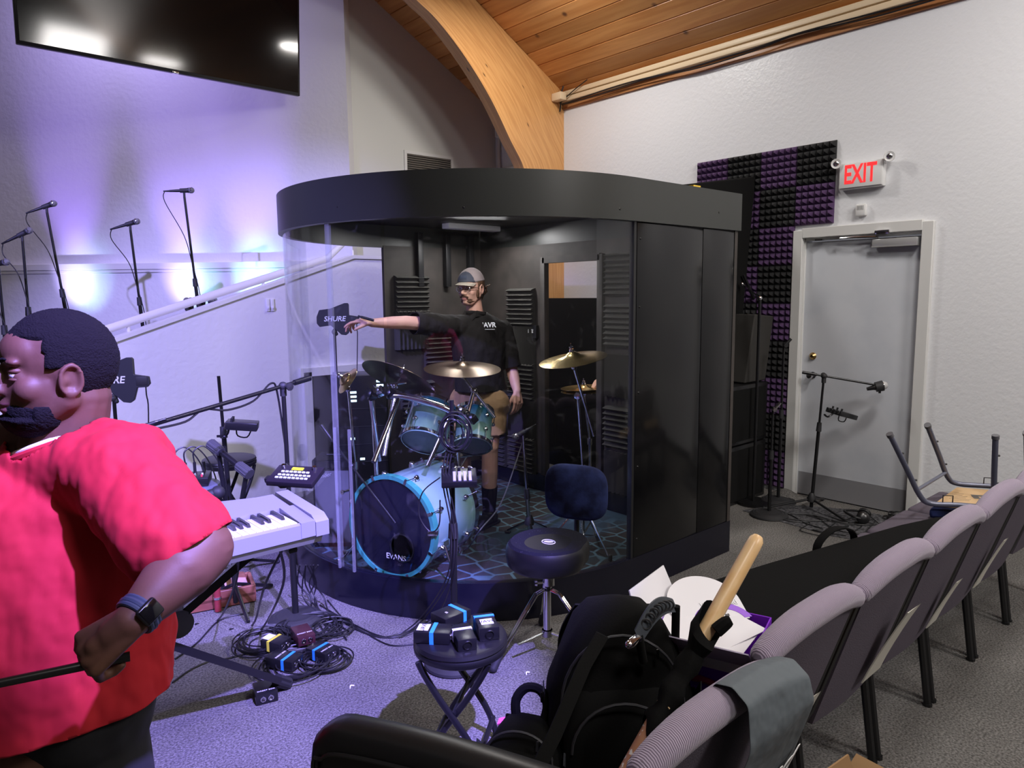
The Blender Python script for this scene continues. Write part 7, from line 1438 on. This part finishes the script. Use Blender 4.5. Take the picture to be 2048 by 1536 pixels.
b = MB(); b.cyl(D(722, 634, 4.235), D(748, 641, 4.24), .008, n=12); b.cyl(D(716, 632, 4.235), D(722, 634, 4.235), .006, n=10); single('pen', b, BLACK, 'black marker pen held by the person in the booth', 'pen')
# ================= CAMERA, LIGHT =================
cam = bpy.data.cameras.new('camera'); co = bpy.data.objects.new('camera', cam); COL.objects.link(co)
M = Matrix((RM.col[0], -RM.col[1], -RM.col[2])).transposed().to_4x4(); M.translation = O; co.matrix_world = M
cam.sensor_width = 36; cam.lens = 36*FPX/2048; cam.clip_start = .05; S.camera = co
w = bpy.data.worlds.new('world'); S.world = w; w.use_nodes = True; w.node_tree.nodes['Background'].inputs[0].default_value = (.55, .55, .62, 1); w.node_tree.nodes['Background'].inputs[1].default_value = .3
def look(o, tgt): o.rotation_euler = (V(tgt)-o.location).to_track_quat('-Z', 'Y').to_euler()
def area(name, loc, tgt, size, power, col, sy=None, spread=180):
    l = bpy.data.lights.new(name, 'AREA'); l.energy = power; l.color = col; l.size = size; l.spread = math.radians(spread)
    if sy: l.shape = 'RECTANGLE'; l.size_y = sy
    o = bpy.data.objects.new(name, l); COL.objects.link(o); o.location = loc; look(o, tgt); return o
def spot(name, loc, tgt, power, col, ang, blend=.4, r=.06):
    l = bpy.data.lights.new(name, 'SPOT'); l.energy = power; l.color = col; l.spot_size = math.radians(ang); l.spot_blend = blend; l.shadow_soft_size = r
    o = bpy.data.objects.new(name, l); COL.objects.link(o); o.location = loc; look(o, tgt); return o
VIO = (.38, .32, 1.0)
area('house_and_fill_light', (3.6, .4, 4.2), (3.6, .4, 0), .5, 60, (1, .96, .92))
area('house_and_fill_light', (.6, -1.0, 5.0), (1.2, .5, 0), .8, 60, (1, .96, .92))
area('house_and_fill_light', (3.0, -2.6, 4.4), (3.4, 1.4, .6), 1.0, 110, (1, .96, .93))
l = area('house_and_fill_light', (4.0, 4.2, 4.2), (4.0, 4.2, 0), .34, 40, (1, .96, .92)); l.data.shape = 'DISK'
area('house_and_fill_light', (1.5, 7.1, 4.9), (2.0, 7.8, 1.5), .8, 40, (.55, .46, 1))  # added violet fill, stands for ambient glow on the upper stage wall
spot('stage_wash', (.9, -.9, 4.6), (1.05, 3.15, 0), 5600, (.31, .25, 1), 28, .3, .05)
spot('stage_wash', (-2.6, 1.9, 4.3), (1.3, 5.2, .85), 2400, (.38, .34, 1), 52, .5, .05)
area('booth_light', (3.45, 4.30, 2.10), (3.3, 4.0, 0), .45, 11, (1, .97, .95), .08)
area('booth_light', (2.6, 3.25, 2.13), (2.8, 3.7, 0), .3, 14, (1, .98, 1), .3)
for p, c1_, c2_ in UP:
    sd_ = V((.7071, -.7071, 0)); w_ = p+V((.53, .53, 0)); o_ = p+V((.02, .02, .19))
    spot('uplight_beam', o_, w_+V((0, 0, .95)), 110, c1_, 30, 1, .04)
    spot('uplight_beam', o_+sd_*.05, w_+sd_*.13+V((0, 0, .9)), 45, c2_, 34, 1, .04)
    spot('uplight_beam', o_-sd_*.05, w_+V((0, 0, 1.9)), 190, (.34, .20, 1), 30, 1, .04)
v = S.view_settings; S.display_settings.display_device = 'sRGB'; v.view_transform = 'Standard'; v.look = 'None'; v.gamma = 1; v.exposure = .05; v.use_curve_mapping = False
